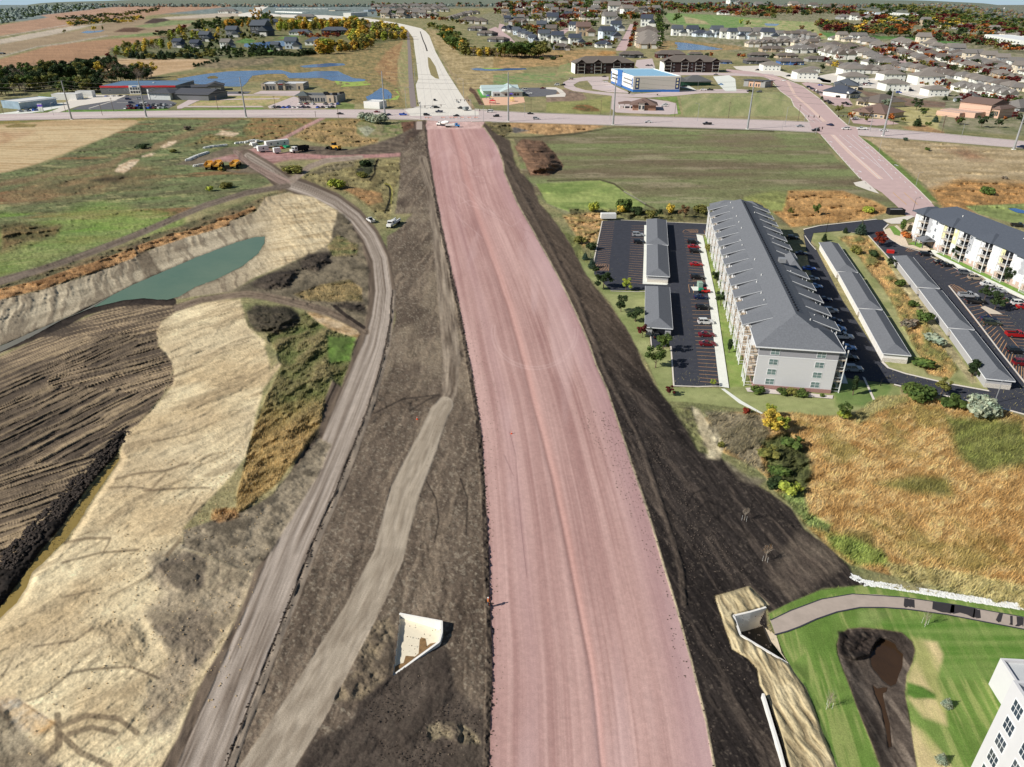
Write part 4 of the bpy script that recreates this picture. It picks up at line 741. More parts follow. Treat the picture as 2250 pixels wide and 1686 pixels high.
def car_proto(kind,far):
    L,Wd,Hh={'sedan':(4.75,1.85,1.45),'suv':(4.75,1.95,1.75),'pickup':(5.8,2.0,1.9),'van':(5.3,2.0,2.1)}[kind]; l=L/2; r=.34 if kind=='sedan' else .39
    root=empty('proto'); w=Wd/2; zb=.28 if kind!='pickup' else .42
    b=MB(); hood=.78 if kind=='sedan' else 1.0 if kind!='pickup' else 1.08; rear=.9 if kind=='sedan' else hood+.05
    pts=[(-l,zb+.1),(-l+.12,zb),(l-.15,zb),(l,zb+.15),(l-.05,hood-.15),(l-.3,hood-.04),(l*.38,hood+.06),(-l*.4,rear+.08),(-l+.08,rear)]
    if kind=='pickup': pts=[(-l,zb+.1),(-l+.1,zb),(l-.15,zb),(l,zb+.15),(l-.04,hood-.12),(l-.3,hood),(l*.42,hood+.08),(-l*.05,hood+.08),(-l*.05,hood),(-l,hood)]
    b.prof(pts,-w,w)
    c0,c1,c2,c3={'sedan':(-l*.72,-l*.36,l*.05,l*.40),'suv':(-l*.96,-l*.84,l*.10,l*.42),'pickup':(-l*.08,-l*.02,l*.28,l*.46),'van':(-l*.97,-l*.9,l*.35,l*.62)}[kind]
    zr=Hh-.06; zc=hood+.04; wi=w-.24; wg=w-.06
    # pillars and roof (body colour) over a glass cabin
    b.add([(-wi,c1,zr),(wi,c1,zr),(wi,c2,zr),(-wi,c2,zr),(-wi+.05,c1+.06,Hh),(wi-.05,c1+.06,Hh),(wi-.05,c2-.06,Hh),(-wi+.05,c2-.06,Hh)],[(0,3,2,1),(4,5,6,7),(0,1,5,4),(1,2,6,5),(2,3,7,6),(3,0,4,7)])
    for sx in(-1,1):
        for (ya,yb) in((c0,c1),(c3,c2),((c0*.55+c3*.45),(c1*.5+c2*.5))): b.cyl((sx*(wg+.005),ya,zc),(sx*(wi+.01),yb,zr),.05,.05,4)
    if kind=='pickup':
        b.box(-w,w,-l,-l+.06,hood,hood+.28); b.box(-w,-w+.1,-l,c0,hood,hood+.28); b.box(w-.1,w,-l,c0,hood,hood+.28)
    for sx in(-1,1): b.box(sx*w,sx*(w+.14),l*.30,l*.34,hood+.06,hood+.2)
    body=b.obj('body',CM['white'],root); body.material_slots[0].link='OBJECT'
    g=MB(); g.add([(-wg,c0,zc),(wg,c0,zc),(wg,c3,zc),(-wg,c3,zc),(-wi,c1,zr),(wi,c1,zr),(wi,c2,zr),(-wi,c2,zr)],[(0,3,2,1),(4,5,6,7),(0,1,5,4),(1,2,6,5),(2,3,7,6),(3,0,4,7)]); g.obj('windows',GLASS,root)
    if kind=='pickup': MB().box(-w+.12,w-.12,-l+.08,c0-.05,hood+.002,hood+.02).obj('cargo_bed',BLACKM,root)
    for sx in(-1,1):
        for y in(-l*.6,l*.62):
            t=MB().cyl((sx*(w-.2),y,r),(sx*(w+.02),y,r),r,r,14).obj('wheel',TYRE,root)
            if not far: MB().cyl((sx*(w-.0),y,r),(sx*(w+.035),y,r),r*.6,r*.55,10).obj('rim',RIM,t)
    if not far:
        for sx in(-1,1):
            MB().box(sx*(w-.45),sx*(w-.06),l-.06,l+.02,hood-.36,hood-.18).obj('headlight',LAMP,root); MB().box(sx*(w-.4),sx*(w-.04),-l-.02,-l+.05,rear-.3,rear-.12).obj('tail_light',TAIL,root)
    def rec(o):
        out=[o]; [out.extend(rec(c)) for c in o.children]; return out
    for o in rec(root): COL.objects.unlink(o)
    return root
_cp={}
def link_tree(o,parent=None):
    c=o.copy(); COL.objects.link(c); c.parent=parent
    for ch in o.children: link_tree(ch,c)
    return c
def car(u,v,col,kind,ang,label,group='cars parked and driving',sc=None,k='s',name=None):
    """ang: heading in degrees in the ground plane, 0 = +x (right), 90 = away from the camera"""
    u,v=Z1(k,u,v); far=v<330; sc=sc or (1.3 if far else 1.0); key=(kind,far)
    if key not in _cp: _cp[key]=car_proto(kind,far)
    p=W(u,v+1.5,SZ(u,v)); c=link_tree(_cp[key]); c.name=name or {'sedan':'parked_car','suv':'parked_suv','pickup':'pickup_truck','van':'van'}[kind]
    c.location=p; c.rotation_euler.z=math.radians(ang-90); c.scale=(sc,)*3
    for ch in c.children:
        if ch.name.startswith('body'): ch.material_slots[0].link='OBJECT'; ch.material_slots[0].material=CM[col]
    tag(c,short(label),{'sedan':'car','suv':'car','pickup':'pickup truck','van':'van'}[kind],group); return c
PAVED=[]   # (polygon, z) list so that things stand on what lies there
def inp(p,pts):
    c=False; n=len(pts)
    for i in range(n):
        x0,y0=pts[i];x1,y1=pts[(i+1)%n]
        if (y0>p[1])!=(y1>p[1]) and p[0]<x0+(p[1]-y0)/(y1-y0)*(x1-x0): c=not c
    return c
def SZ(u,v):
    z=None
    for pts,zz in PAVED:
        if inp((u,v),pts): z=zz if z is None else max(z,zz)
    return gz(u,v) if z is None else z
def pave(name,pts,z,m,k='s',label=None,fl=True):
    pl=Z(k,pts); PAVED.append((pl,z))
    if fl: flat(pl)
    return sheet(name,pl,z,m,label)
A_PINK=mat('weathered pinkish asphalt',(206,190,186),.9,.07,.25,.1); A_PINK2=mat('pink quartzite asphalt',(202,176,172),.9,.07,.2,.1)
A_DARK=mat('fresh black asphalt',(66,68,76),.85,.16,.5,.15,bump=.01); A_GREY=mat('grey asphalt',(112,112,116),.9,.15,.2,.1); A_TRAIL=mat('worn trail asphalt',(180,166,154),.9,.10,.6,.1)
CONC=mat('pale concrete',(240,234,224),.85,.05,.4,.15); CONC_R=mat('new road concrete',(232,226,214),.85,.05,.08,.15,stretch=(3,.05,1)); KERB=mat('kerb concrete',(226,218,206),.9,.06,1,.1)
WL=mat('white road paint',(244,242,236),.7,.05,2); YL=mat('yellow road paint',(214,168,84),.7,.1,2); OL=mat('orange stall paint',(206,158,112),.7,.15,2); SEAL=mat('tar crack seal',(110,100,98),.7,.1,2)
CROSS_B=[(-1500,300),(0,264.6),(160,261),(320,257.5),(550,258),(760,258.5),(916,263),(990,268),(1060,267),(1100,267.5),(1344,274.6),(1520,280),(1700,285.5),(1802,291),(1883,297),(2060,310),(2250,325.6),(3600,440)]
CROSS_T=[(-1500,262),(0,252),(130,247.5),(360,244),(600,242),(760,241.5),(889,241),(925,236),(1038,241),(1150,248),(1344,255),(1520,259.5),(1700,265),(1802,270),(1883,279),(2057,293),(2250,311),(3600,410)]
pave('road',CROSS_T+CROSS_B[::-1],.06,A_PINK,label='wide pale arterial road crossing behind the construction site')
pave('concrete_road',Z('2',[(250,118),(600,124),(900,142),(1100,172),(1230,195),(1380,230),(1420,255),(1450,290),(1500,420),(1600,600),(1730,800),(1795,890),(1850,905),(1850,935),(1300,940),(1250,888),(1370,862),(1355,800),(1340,690),(1360,640),(1345,500),(1330,400),(1320,310),(1270,240),(1150,205),(900,178),(600,156),(250,140)]),.10,CONC_R,label='new white concrete divided road curving away to the left')
pave('median_island',Z('2',[(1436,462),(1455,470),(1500,540),(1530,640),(1500,635),(1462,608),(1442,540)]),.16,mat('median grass',(150,138,96),.95,.3,.3),label='grassy median between the lanes of the concrete road')
b=MB(); ribbon(b,[(1375,255),(1400,330),(1418,370),(1432,415)],3.0,.16,0,'2'); o=b.obj('median_gap',mat('dark median gravel',(70,66,62),.95,.2,.3)); tag(o,'dark narrow median strip of the concrete road',kind='structure')
pave('path',[(893,66),(898,66),(903,110),(907,163),(913,215),(915,236),(902,236),(899,200),(897,163),(896,110)],.05,mat('grey path asphalt',(146,134,130),.9,.1,.3),label='grey bike path left of the concrete road')
pave('concrete_road',[(535,38),(552,28),(562,16),(567,12.6),(594,12.6),(580,20),(572,27),(566,38)],.05,CONC_R,label='concrete road climbing toward the far left horizon')
pave('plaza_concrete',Z('24',[(60,80),(110,70),(180,70),(260,78),(300,84),(300,92),(200,94),(60,92)]),.04,CONC_R,label='pale concrete junction far away on the left')
pave('road',Z('4',[(-200,560),(0,580),(110,600),(200,615),(300,650),(420,700),(560,805),(680,925),(790,1020),(860,1035),(870,1098),(990,1200),(1180,1372),(1330,1510),(1460,1640),(1560,1760),(1270,1760),(1170,1658),(1060,1560),(920,1480),(880,1440),(700,1240),(565,1090),(500,1050),(470,990),(400,905),(350,860),(325,800),(240,740),(180,660),(100,620),(0,606),(-200,585)]),.09,A_PINK2,label='pink quartzite avenue running down the right side')
pave('driveway',Z('4',[(830,1480),(920,1462),(1000,1530),(1040,1570),(960,1545),(850,1505)]),.11,KERB,label='short pale driveway stub off the pink avenue')
LOOP=Z('20',[(205,560),(300,515),(500,490),(760,490),(760,530),(560,530),(400,550),(330,590),(360,620),(480,655),(800,690),(1080,700),(1500,670),(1900,645),(2300,640),(2460,650),(2460,690),(2212,690),(1900,690),(1560,725),(1250,745),(900,735),(600,700),(330,665),(220,620)])
pave('road',LOOP,.05,A_PINK,label='looping pinkish side street past the blue building')
pave('parking_lot',Z('20',[(500,540),(640,520),(760,560),(900,640),(1040,690),(760,680),(560,640),(560,610)]),.07,A_PINK,label='forecourt paving left of the blue building')
pave('parking_lot',Z('20',[(800,720),(880,735),(1260,760),(1480,790),(1580,815),(1600,940),(1500,950),(1020,935),(850,925),(790,880)]),.07,A_PINK,label='paving around the small brown bank')
pave('parking_lot',Z('20',[(1100,290),(1290,270),(1330,400),(1340,440),(1180,420),(1080,360)]),.05,A_PINK,label='car park between the two dark apartment blocks')
pave('parking_lot',Z('20',[(1540,590),(1700,580),(1830,655),(1540,600)]),.09,CONC,label='pale apron beside the green barn'); pave('parking_lot',Z('3',[(1720,620),(1850,610),(1900,640),(1910,740),(1820,740),(1760,680)]),.09,CONC,label='bright concrete car park beside the dental office')
pave('road',Z('3',[(1360,585),(1760,590),(2211,600),(2211,625),(1760,610),(1400,610)]),.06,A_PINK,label='narrow side street before the dark apartments')
pave('driveway',Z('22',[(60,310),(400,300),(760,400),(1250,480),(1250,520),(800,495),(640,430),(330,395),(100,345)]),.05,KERB,label='concrete aprons in front of the white fourplexes')
pave('driveway',Z('22',[(1060,430),(1350,380),(1480,420),(1500,500),(1240,510),(1150,500)]),.05,KERB,label='concrete yard between white fourplexes'); pave('driveway',Z('21',[(280,520),(420,500),(480,640),(200,620),(200,580)]),.05,KERB,label='concrete yard left of the tall white fourplex'); pave('driveway',Z('21',[(760,590),(1000,560),(1360,640),(1300,700),(960,760),(690,700),(700,660)]),.05,KERB,label='broad concrete yard between white fourplexes at right')
pave('parking_lot',Z('22',[(890,515),(960,500),(1260,545),(1460,700),(1520,780),(1480,800),(1300,790),(1170,730),(1100,640),(1010,600)]),.05,A_PINK2,label='pinkish car park beside the row of offices'); pave('parking_lot',Z('22',[(1480,940),(1900,950),(2080,1010),(1800,1030),(1520,1000)]),.05,A_PINK2,label='small car park before the brown roofed office')
pave('street',Z('22',[(1620,90),(1740,90),(2212,250),(2400,330),(2300,330),(2100,270),(1800,150)]),.05,A_PINK2,label='pink residential street between rows of houses')
pave('street',Z('20',[(960,0),(1035,0),(1000,100),(965,175),(850,175),(900,100)]),.05,A_PINK2,label='pink residential street climbing away between houses'); pave('street',Z('3',[(1050,195),(1080,195),(1060,300),(1020,400),(930,405),(990,310)]),.06,A_PINK2,label='pink street leading up to the trees')
pave('street',Z('23',[(440,165),(480,150),(560,205),(590,238),(540,240),(500,200)]),.09,A_PINK2,label='pink crescent street left of the town houses'); pave('street',Z('3',[(460,260),(540,225),(560,240),(500,290),(560,320),(480,320)]),.05,A_PINK2,label='short pink cul-de-sac'); pave('street',Z('3',[(-10,190),(30,200),(40,240),(0,280),(80,330),(60,350),(-40,320)]),.05,A_PINK2,label='pink lane beside the long grey roofed row')
# shops on the left
pave('parking_lot',Z('17',[(960,740),(1400,660),(1560,610),(1860,600),(1900,620),(2150,700),(2120,730),(2050,762),(1400,780),(860,782)]),.05,A_GREY,label='grey car park in front of the red banded hall')
pave('driveway',Z('17',[(840,660),(1060,640),(1160,600),(1560,602),(1400,665),(960,735),(720,812),(560,822),(700,770)]),.07,KERB,label='pale driveway left of the grey car park'); pave('parking_lot',Z('17',[(-300,900),(40,820),(300,790),(700,700),(850,690),(860,730),(560,790),(380,820),(60,840),(-300,930)]),.05,CONC,label='bright concrete forecourt of the white showroom')
pave('driveway',Z('18',[(-60,740),(100,650),(330,600),(600,590),(950,600),(1440,590),(1480,610),(1380,612),(960,608),(400,612),(180,680),(0,765),(-60,770)]),.07,A_PINK,label='service drive between the shops'); pave('parking_lot',Z('18',[(350,595),(500,560),(840,560),(800,585),(500,600)]),.05,A_GREY,label='small grey car park beside the grey gabled building')
pave('parking_lot',Z('18',[(860,590),(960,552),(1440,552),(1420,590)]),.09,A_PINK,label='paving in front of the grey strip mall'); pave('parking_lot',Z('18',[(1040,740),(1360,620),(1420,640),(1420,700),(1880,700),(1860,760),(1300,775),(1060,765)]),.09,A_PINK,label='car park of the dark roofed store'); pave('driveway',Z('18',[(60,735),(960,735),(1000,750),(0,750)]),.05,A_PINK,label='narrow service lane along the grass strip'); pave('driveway',Z('18',[(260,655),(1190,640),(1180,652),(240,670)]),.05,A_PINK,label='thin pale lane across the vacant lot')
pave('parking_lot',Z('19',[(1900,350),(2250,345),(2350,380),(2320,450),(2000,460),(1930,400)]),.05,A_GREY,label='daycare car park of dark asphalt'); pave('playground',Z('19',[(1430,478),(1560,462),(1940,462),(1955,525),(1760,560),(1465,562)]),.09,mat('tan playground rubber',(232,190,160),.9,.06,.4),label='tan rubber playground with a fence'); pave('playground',Z('19',[(1370,370),(1480,360),(1520,465),(1420,470)]),.09,mat('artificial turf',(96,160,76),.9,.1,.4),label='bright green artificial turf play area')
pave('driveway',Z('20',[(0,620),(120,620),(190,650),(240,700),(230,735),(0,740),(0,720),(170,700),(120,650),(0,640)]),.09,KERB,label='curving concrete kerb at the end of the daycare car park'); pave('gravel_pad',Z('2',[(1350,985),(1390,985),(1392,1050),(1345,1050)]),.06,A_TRAIL,label='strip of old pinkish pavement left of the pink road')
# apartments lots
LOTA=Z('5',[(232,270),(360,264),(1005,293),(1000,366),(885,362),(965,760),(1045,1418),(728,1412),(710,1135),(575,1148),(568,1065),(700,1060),(560,1040),(540,750),(290,748),(175,525)])
LOTA=Z('5',[(232,270),(360,264),(1005,293),(1000,366),(885,362),(965,760),(1045,1418),(728,1412),(712,1140),(574,1150),(566,1055),(530,1000),(530,750),(290,752),(175,640),(178,525)])
pave('parking_lot',LOTA,.06,A_DARK,label='black asphalt car park left of the long apartment block')
LB1=Z('6',[(-110,335),(0,308),(400,262),(440,262),(480,292),(445,330),(470,370),(500,400),(570,440),(700,480),(1421,812),(1900,1000),(1900,1700),(1421,1590),(1180,1450),(500,545),(340,370),(160,338),(-40,355),(-100,372)])
pave('parking_lot',LB1,.06,A_DARK,label='black asphalt car park before the right hand apartment block')
LB2=Z('6',[(-110,365),(-40,352),(-60,420),(-20,470),(160,820),(440,1235),(480,1290),(600,1330),(900,1395),(1140,1440),(1300,1460),(1900,1600),(1900,1800),(1421,1605),(1230,1556),(960,1500),(600,1422),(520,1400),(300,1375),(170,1355),(60,1200)])
pave('driveway',LB2,.07,A_DARK,label='black asphalt lane behind the long apartment block and round to the right')
k=MB()
for pts,w_ in (([(360,264),(1005,293)],.5),([(885,362),(1000,366)],.4),([(232,270),(178,525),(172,560)],.4),([(728,1412),(708,1140)],.4),([(728,1414),(893,1420),(1045,1416)],.5),([(574,1150),(566,1060)],.35),([(290,756),(420,762),(530,760)],.35)): ribbon(k,pts,w_,.18,.2,'5')
for pts,w_ in (([(-105,328),(0,303),(400,258)],.8),([(160,338),(340,370),(500,545)],.5),([(480,292),(448,325),(470,372),(500,400),(570,442),(700,482),(1000,625),(1421,814)],.6),([(430,1240),(480,1290),(600,1330),(900,1400),(1180,1450)],.8),([(520,1405),(600,1425),(960,1502),(1230,1560),(1421,1612),(1800,1740)],.8),([(900,720),(1060,920),(1250,1170),(1421,1385),(1700,1750)],.5),([(-100,372),(-60,430),(-25,468)],.4)): ribbon(k,pts,w_,.18,.2,'6')
o=k.obj('kerbs',KERB); tag(o,'pale concrete kerbs round the apartment car parks',kind='structure')
pave('sidewalk',Z('5',[(885,364),(930,372),(1020,800),(1112,1430),(1045,1420),(970,800),(925,560)]),.2,CONC,label='white concrete sidewalk between car park and apartment lawn')
pave('sidewalk',Z('5',[(523,300),(541,300),(537,650),(545,690),(690,705),(680,715),(512,708),(520,500)]),.2,CONC,label='concrete apron round the double garage')
pave('sidewalk',Z('5',[(1055,1435),(1080,1435),(1200,1520),(1348,1605),(1335,1610),(1180,1535)]),.14,CONC,label='narrow concrete footpath leading off the lawn')
pave('sidewalk',Z('5',[(1225,1430),(1275,1425),(1800,1480),(1835,1480),(1830,1505),(1240,1455)]),.12,mat('white rock mulch',(214,204,198),.95,.12,4,bump=.05,bscale=8),label='white rock mulch at the foot of the apartment end wall')
pave('sidewalk',Z('6',[(445,335),(540,300),(570,330),(620,440),(740,430),(800,510),(740,485),(570,440),(500,400)]),.2,mat('beige rock mulch',(226,208,184),.95,.12,2,bump=.05,bscale=8),label='beige rock beds at the corner of the right apartment block')
pave('sidewalk',Z('6',[(740,478),(800,470),(1000,590),(1421,785),(1500,830),(1500,860),(1421,812),(1000,620)]),.2,CONC,label='sidewalk along the right apartment block')
pave('sidewalk',Z('6',[(440,262),(640,232),(660,240),(560,290),(500,290),(470,280)]),.16,KERB,label='concrete driveway entrance by the bin enclosure')
pave('sidewalk',Z('6',[(300,1350),(318,1358),(388,1510),(372,1512)]),.14,KERB,label='thin pale path beside the shaded lawn'); pave('sidewalk',Z('6',[(120,1340),(175,1330),(200,1400),(135,1395)]),.14,CONC,label='concrete pad in the shade behind the apartment block')
pave('traffic_island',Z('6',[(1120,870),(1150,860),(1240,900),(1275,920),(1180,915)]),.2,mat('island gravel',(214,202,184),.95,.1,2),label='pale gravel traffic island with two small trees')
for nm,pts in (('verge',[(810,495),(850,490),(1421,762),(1700,900),(1700,930),(1421,790)]),('verge',[(485,310),(520,306),(565,345),(560,375),(520,365)]),('verge',[(620,425),(680,412),(735,435),(700,458)])): pave(nm,Z('6',pts),.24,mat('clipped grass',(120,154,72),.95,.25,.8,bump=.04),label='green clipped verge by the right apartment block '+('in front of the balconies' if pts[0][0]==810 else 'at the rock bed' if pts[0][0]==620 else 'inside the kerb bend'))
# trail, rock edging
TRL=Z('7',[(568,482),(700,420),(800,378),(900,346),(1000,324),(1100,312),(1250,313),(1430,332),(1600,352),(1800,386),(2000,425),(2212,462),(3200,650),(3200,760),(2212,537),(1900,478),(1700,440),(1440,405),(1300,396),(1150,396),(1000,425),(870,470),(760,520),(680,550),(600,573)])
pave('trail',TRL,.06,A_TRAIL,label='curved grey asphalt trail across the lawn')
WETB=[]
rr=random.Random(3)
for x0,x1,y0 in ((1438,1500,333),(1620,1760,352),(1740,1900,372),(1890,1925,402),(2050,2075,430),(2120,2140,446),(2165,2212,452)):
    P0=[]; 
    for i in range(7): P0.append((x0+(x1-x0)*i/6+rr.uniform(-3,3),y0+(x1-x0)*i/6*.175+4+rr.uniform(-1,2)))
    P1=[(p[0]+rr.uniform(-14,14)+(-8),p[1]+60+rr.uniform(-14,2)) for p in P0]; WETB.append(P0+P1[::-1])
sheet('wet_patch',[Z('7',p) for p in WETB],.072,mat('wet asphalt',(62,58,58),.5,.1,1,.4),'dark wet stains across the trail')
k=MB(); ribbon(k,[(595,575),(680,552),(760,522),(870,472),(1000,427),(1150,398),(1300,398),(1440,407),(1700,442),(1900,480),(2212,539)],.25,.085,0,'7'); ribbon(k,[(568,481),(700,418),(900,344),(1100,310),(1430,331),(1800,385),(2212,461)],.2,.085,0,'7'); tag(k.obj('trail_edge',A_DARK),'dark edges of the curved trail',kind='structure')
# road markings
m=MB(); B_=[(0,260),(160,257),(320,253.8),(550,254),(760,254.5),(900,256)]; 
def mid(t,x0,x1,n=14):
    r=[]
    for i in range(n+1):
        x=x0+(x1-x0)*i/n; a=np.interp(x,[p[0] for p in CROSS_T],[p[1] for p in CROSS_T]); c=np.interp(x,[p[0] for p in CROSS_B],[p[1] for p in CROSS_B]); r.append((x,a+(c-a)*t))
    return r
for t,x0,x1 in ((.25,-400,900),(.75,-400,900),(.27,1080,1780),(.76,1080,1780),(.25,1900,2500),(.75,1900,2500)): dashes(m,mid(t,x0,x1,30),.35,.075,5,11)
for t,x0,x1 in ((.42,1180,1760),(.60,1180,1760),(.42,1900,2500),(.58,1900,2500)): ribbon(m,mid(t,x0,x1,30),.3,.075)
tag(m.obj('lane_markings',WL),'white lane lines on the arterial road',kind='structure')
m=MB(); 
for t,x0,x1 in ((.44,-400,880),(.56,-400,880)): ribbon(m,mid(t,x0,x1,30),2.2,.078)
tag(m.obj('median_strip',mat('pale concrete lane',(228,218,208),.9,.05,.2)),'paler centre lane of the arterial road',kind='structure')
k=MB()
for t,x0,x1 in ((-.04,-600,1000),(1.05,-600,916),(-.05,1070,1790),(1.05,1080,1790),(-.05,1890,2700),(1.04,1890,2700)): ribbon(k,mid(t,x0,x1,40),1.6,.2,.2)
k2=Z('4',[(0,598),(150,640),(240,740),(325,800),(350,860),(420,920),(470,985)]); ribbon(k,k2,1.0,.2,.2); ribbon(k,Z('4',[(300,650),(420,700),(560,803),(680,925),(780,1015),(850,1032)]),1.2,.2,.2); ribbon(k,Z('4',[(868,1100),(990,1200),(1180,1372),(1330,1510),(1460,1640)]),.6,.2,.2); ribbon(k,Z('4',[(568,1094),(700,1244),(880,1442)]),.6,.2,.2)
ribbon(k,Z('2',[(1730,800),(1795,892),(1850,912)]),1,.2,.2); ribbon(k,Z('2',[(1250,888),(1370,862)]),1.5,.2,.2); ribbon(k,Z('2',[(1130,950),(1300,955),(1400,972)]),2.5,.2,.2); ribbon(k,Z('2',[(1790,985),(1900,982),(2090,988)]),1.6,.2,.2)
tag(k.obj('kerbs',KERB),'pale kerbs and sidewalks along the two public roads',kind='structure')
m=MB()
for off in (0,): 
    for pts in ([(110,610),(300,665),(350,760)],[(350,770),(450,850),(600,990)],[(660,1092),(800,1235),(1050,1450)]): ribbon(m,pts,3.4,.105,0,'4')
tag(m.obj('median_strip',mat('peach turn lane',(226,198,184),.9,.05,.3)),'paler turning lane along the pink avenue',kind='structure')
m=MB()
for pts in ([(350,860),(520,995)],[(380,850),(570,995)],[(715,1092),(1050,1360)],[(775,1092),(950,1240),(1150,1455)],[(820,1092),(1000,1240)],[(660,1092),(1050,1452)]): ribbon(m,pts,.25,.11,0,'4')
for pts in ([(600,1120),(1000,1560)],[(900,1140),(1400,1620)]): dashes(m,pts,.3,.11,4,9,'4')
for x,y in ((650,1150),(808,1190),(938,1200),(908,1283),(1045,1298),(885,1390),(1180,1340)): 
    w_=Vector(G(*Z1('4',x,y),.112)); m.add([(w_.x-.3,w_.y-2,.112),(w_.x+.3,w_.y-2,.112),(w_.x+.3,w_.y+1,.112),(w_.x-.3,w_.y+1,.112)],[(0,1,2,3)]); m.add([(w_.x-1.2,w_.y+1,.112),(w_.x+1.2,w_.y+1,.112),(w_.x,w_.y+2.6,.112)],[(0,1,2)])
tag(m.obj('lane_markings',WL),'white lane lines and arrows on the pink avenue',kind='structure')
m=MB(); ribbon(m,Z('4',[(1150,1560),(1260,1658)]),.3,.11); ribbon(m,Z('4',[(1240,1560),(1350,1658)]),.3,.11); tag(m.obj('lane_markings',YL),'yellow centre lines on the pink avenue',kind='structure')
m2=MB()
for y in range(150,880,14):
    t=(y-150)/730; a=1345+0*t; b_=1550+200*t-60; u0,v0=Z1('2',1340 if y<690 else 1350,y); u1,v1=Z1('2',1470+ (y-150)*.33,y); 
    if y<640: continue
    ribbon(m2,[(u0,v0),(u1,v1)],.12,.112)
for a,c in (((1350,300),(1420,860)),((1385,300),(1480,860)),((1440,620),(1600,870)),((1480,640),(1640,870)),((1460,420),(1700,860)),((1430,300),(1660,860))): ribbon(m2,[a,c],.35,.112,0,'2')
tag(m2.obj('road_joints',mat('concrete joints',(206,202,196),.9,.05,1)),'joints sawn in the white concrete road',kind='structure')
# parking stalls
m=MB()
def stalls(k,a0,a1,b0,b1,n,w_=.15,mb=None):
    for i in range(n+1):
        t=i/n; ribbon(mb or m,Z(k,[(a0[0]+(a1[0]-a0[0])*t,a0[1]+(a1[1]-a0[1])*t),(b0[0]+(b1[0]-b0[0])*t,b0[1]+(b1[1]-b0[1])*t)]),w_,.078)
stalls('5',(232,278),(190,560),(318,280),(280,570),22); stalls('5',(435,305),(408,695),(522,305),(512,705),24)
stalls('5',(795,360),(840,680),(885,365),(955,690),17); stalls('5',(845,815),(910,1385),(965,815),(1042,1395),22)
ribbon(m,Z('5',[(790,348),(800,335),(840,328),(895,330),(895,352),(790,350)]),.14,.078); stalls('5',(810,330),(880,330),(850,350),(895,350),5)
ribbon(m,Z('5',[(182,568),(278,572),(275,618),(182,615)]),.14,.078); stalls('5',(185,570),(255,572),(210,612),(275,615),6); ribbon(m,Z('5',[(830,712),(865,712),(865,770),(838,768),(830,712)]),.14,.078); ribbon(m,Z('5',[(828,680),(955,684)]),.14,.078); ribbon(m,Z('5',[(828,690),(955,695)]),.14,.078)
stalls('5',(938,335),(1000,338),(945,358),(995,362),3)
tag(m.obj('stall_lines',OL),'orange parking stall lines of the left car park',kind='structure')
m=MB(); stalls('6',(600,465),(1360,880),(655,452),(1421,858),22); stalls('6',(960,765),(1421,1395),(1060,770),(1421,1290),24) ; stalls('6',(1180,900),(1421,1180),(1290,905),(1500,1190),12)
ribbon(m,Z('6',[(898,722),(920,712),(960,722),(1040,770),(1180,915),(1421,1190)]),.2,.078); ribbon(m,Z('6',[(898,722),(960,800),(1100,980),(1421,1392)]),.2,.078); stalls('6',(910,735),(970,780),(940,712),(1030,765),8); stalls('6',(600,480),(620,485),(625,458),(655,470),2)
tag(m.obj('stall_lines',OL),'orange parking stall lines of the right car park',kind='structure')
m=MB()
stalls('17',(1080,775),(1400,668),(1100,780),(1430,668),1,.4); ribbon(m,Z('17',[(1080,765),(1420,662)]),1.6,.08); ribbon(m,Z('17',[(1420,695),(1640,698)]),1.2,.08); ribbon(m,Z('17',[(1420,655),(1860,652)]),1.0,.08)
tag(m.obj('kerb_islands',KERB),'thin pale islands in the grey car park',kind='structure')
# rock edging stones of the trail: a strip of pale boulders
def stones(pts,n,wid,sz,name,label,m,k='s',seed=1):
    r=random.Random(seed); W_=[Vector(G(u,v,0)) for u,v in Z(k,pts)]; b=MB(); L=[(W_[i+1]-W_[i]).length for i in range(len(W_)-1)]; T=sum(L)
    for i in range(n):
        t=r.random()*T; j=0
        while t>L[j]: t-=L[j]; j+=1
        p=W_[j].lerp(W_[j+1],t/L[j]); d=(W_[j+1]-W_[j]).normalized(); q=p+Vector((-d.y,d.x))*r.uniform(-wid,wid); s=sz*r.uniform(.5,1.3)
        vs=[(q.x+s*(x+r.uniform(-.3,.3)),q.y+s*(y+r.uniform(-.3,.3)),max(0,s*(z_+r.uniform(-.2,.2)))) for x,y,z_ in ((-1,-1,0),(1,-1,0),(1,1,0),(-1,1,0),(-.6,-.6,.9),(.6,-.6,.9),(.6,.6,.9),(-.6,.6,.9))]
        b.add(vs,[(4,5,6,7),(0,1,5,4),(1,2,6,5),(2,3,7,6),(3,0,4,7)])
    o=b.obj(name,m); tag(o,label,'rocks',None,'stuff'); return o
ROCK=mat('white limestone',(236,232,226),.9,.12,3,.1)
stones([(1085,195),(1120,208),(1170,238),(1300,255),(1500,285),(1700,318),(1900,350),(2212,398),(2900,520)],3600,.7,.13,'rip_rap','strip of white limestone rocks along the lawn edge',ROCK,'7',4)
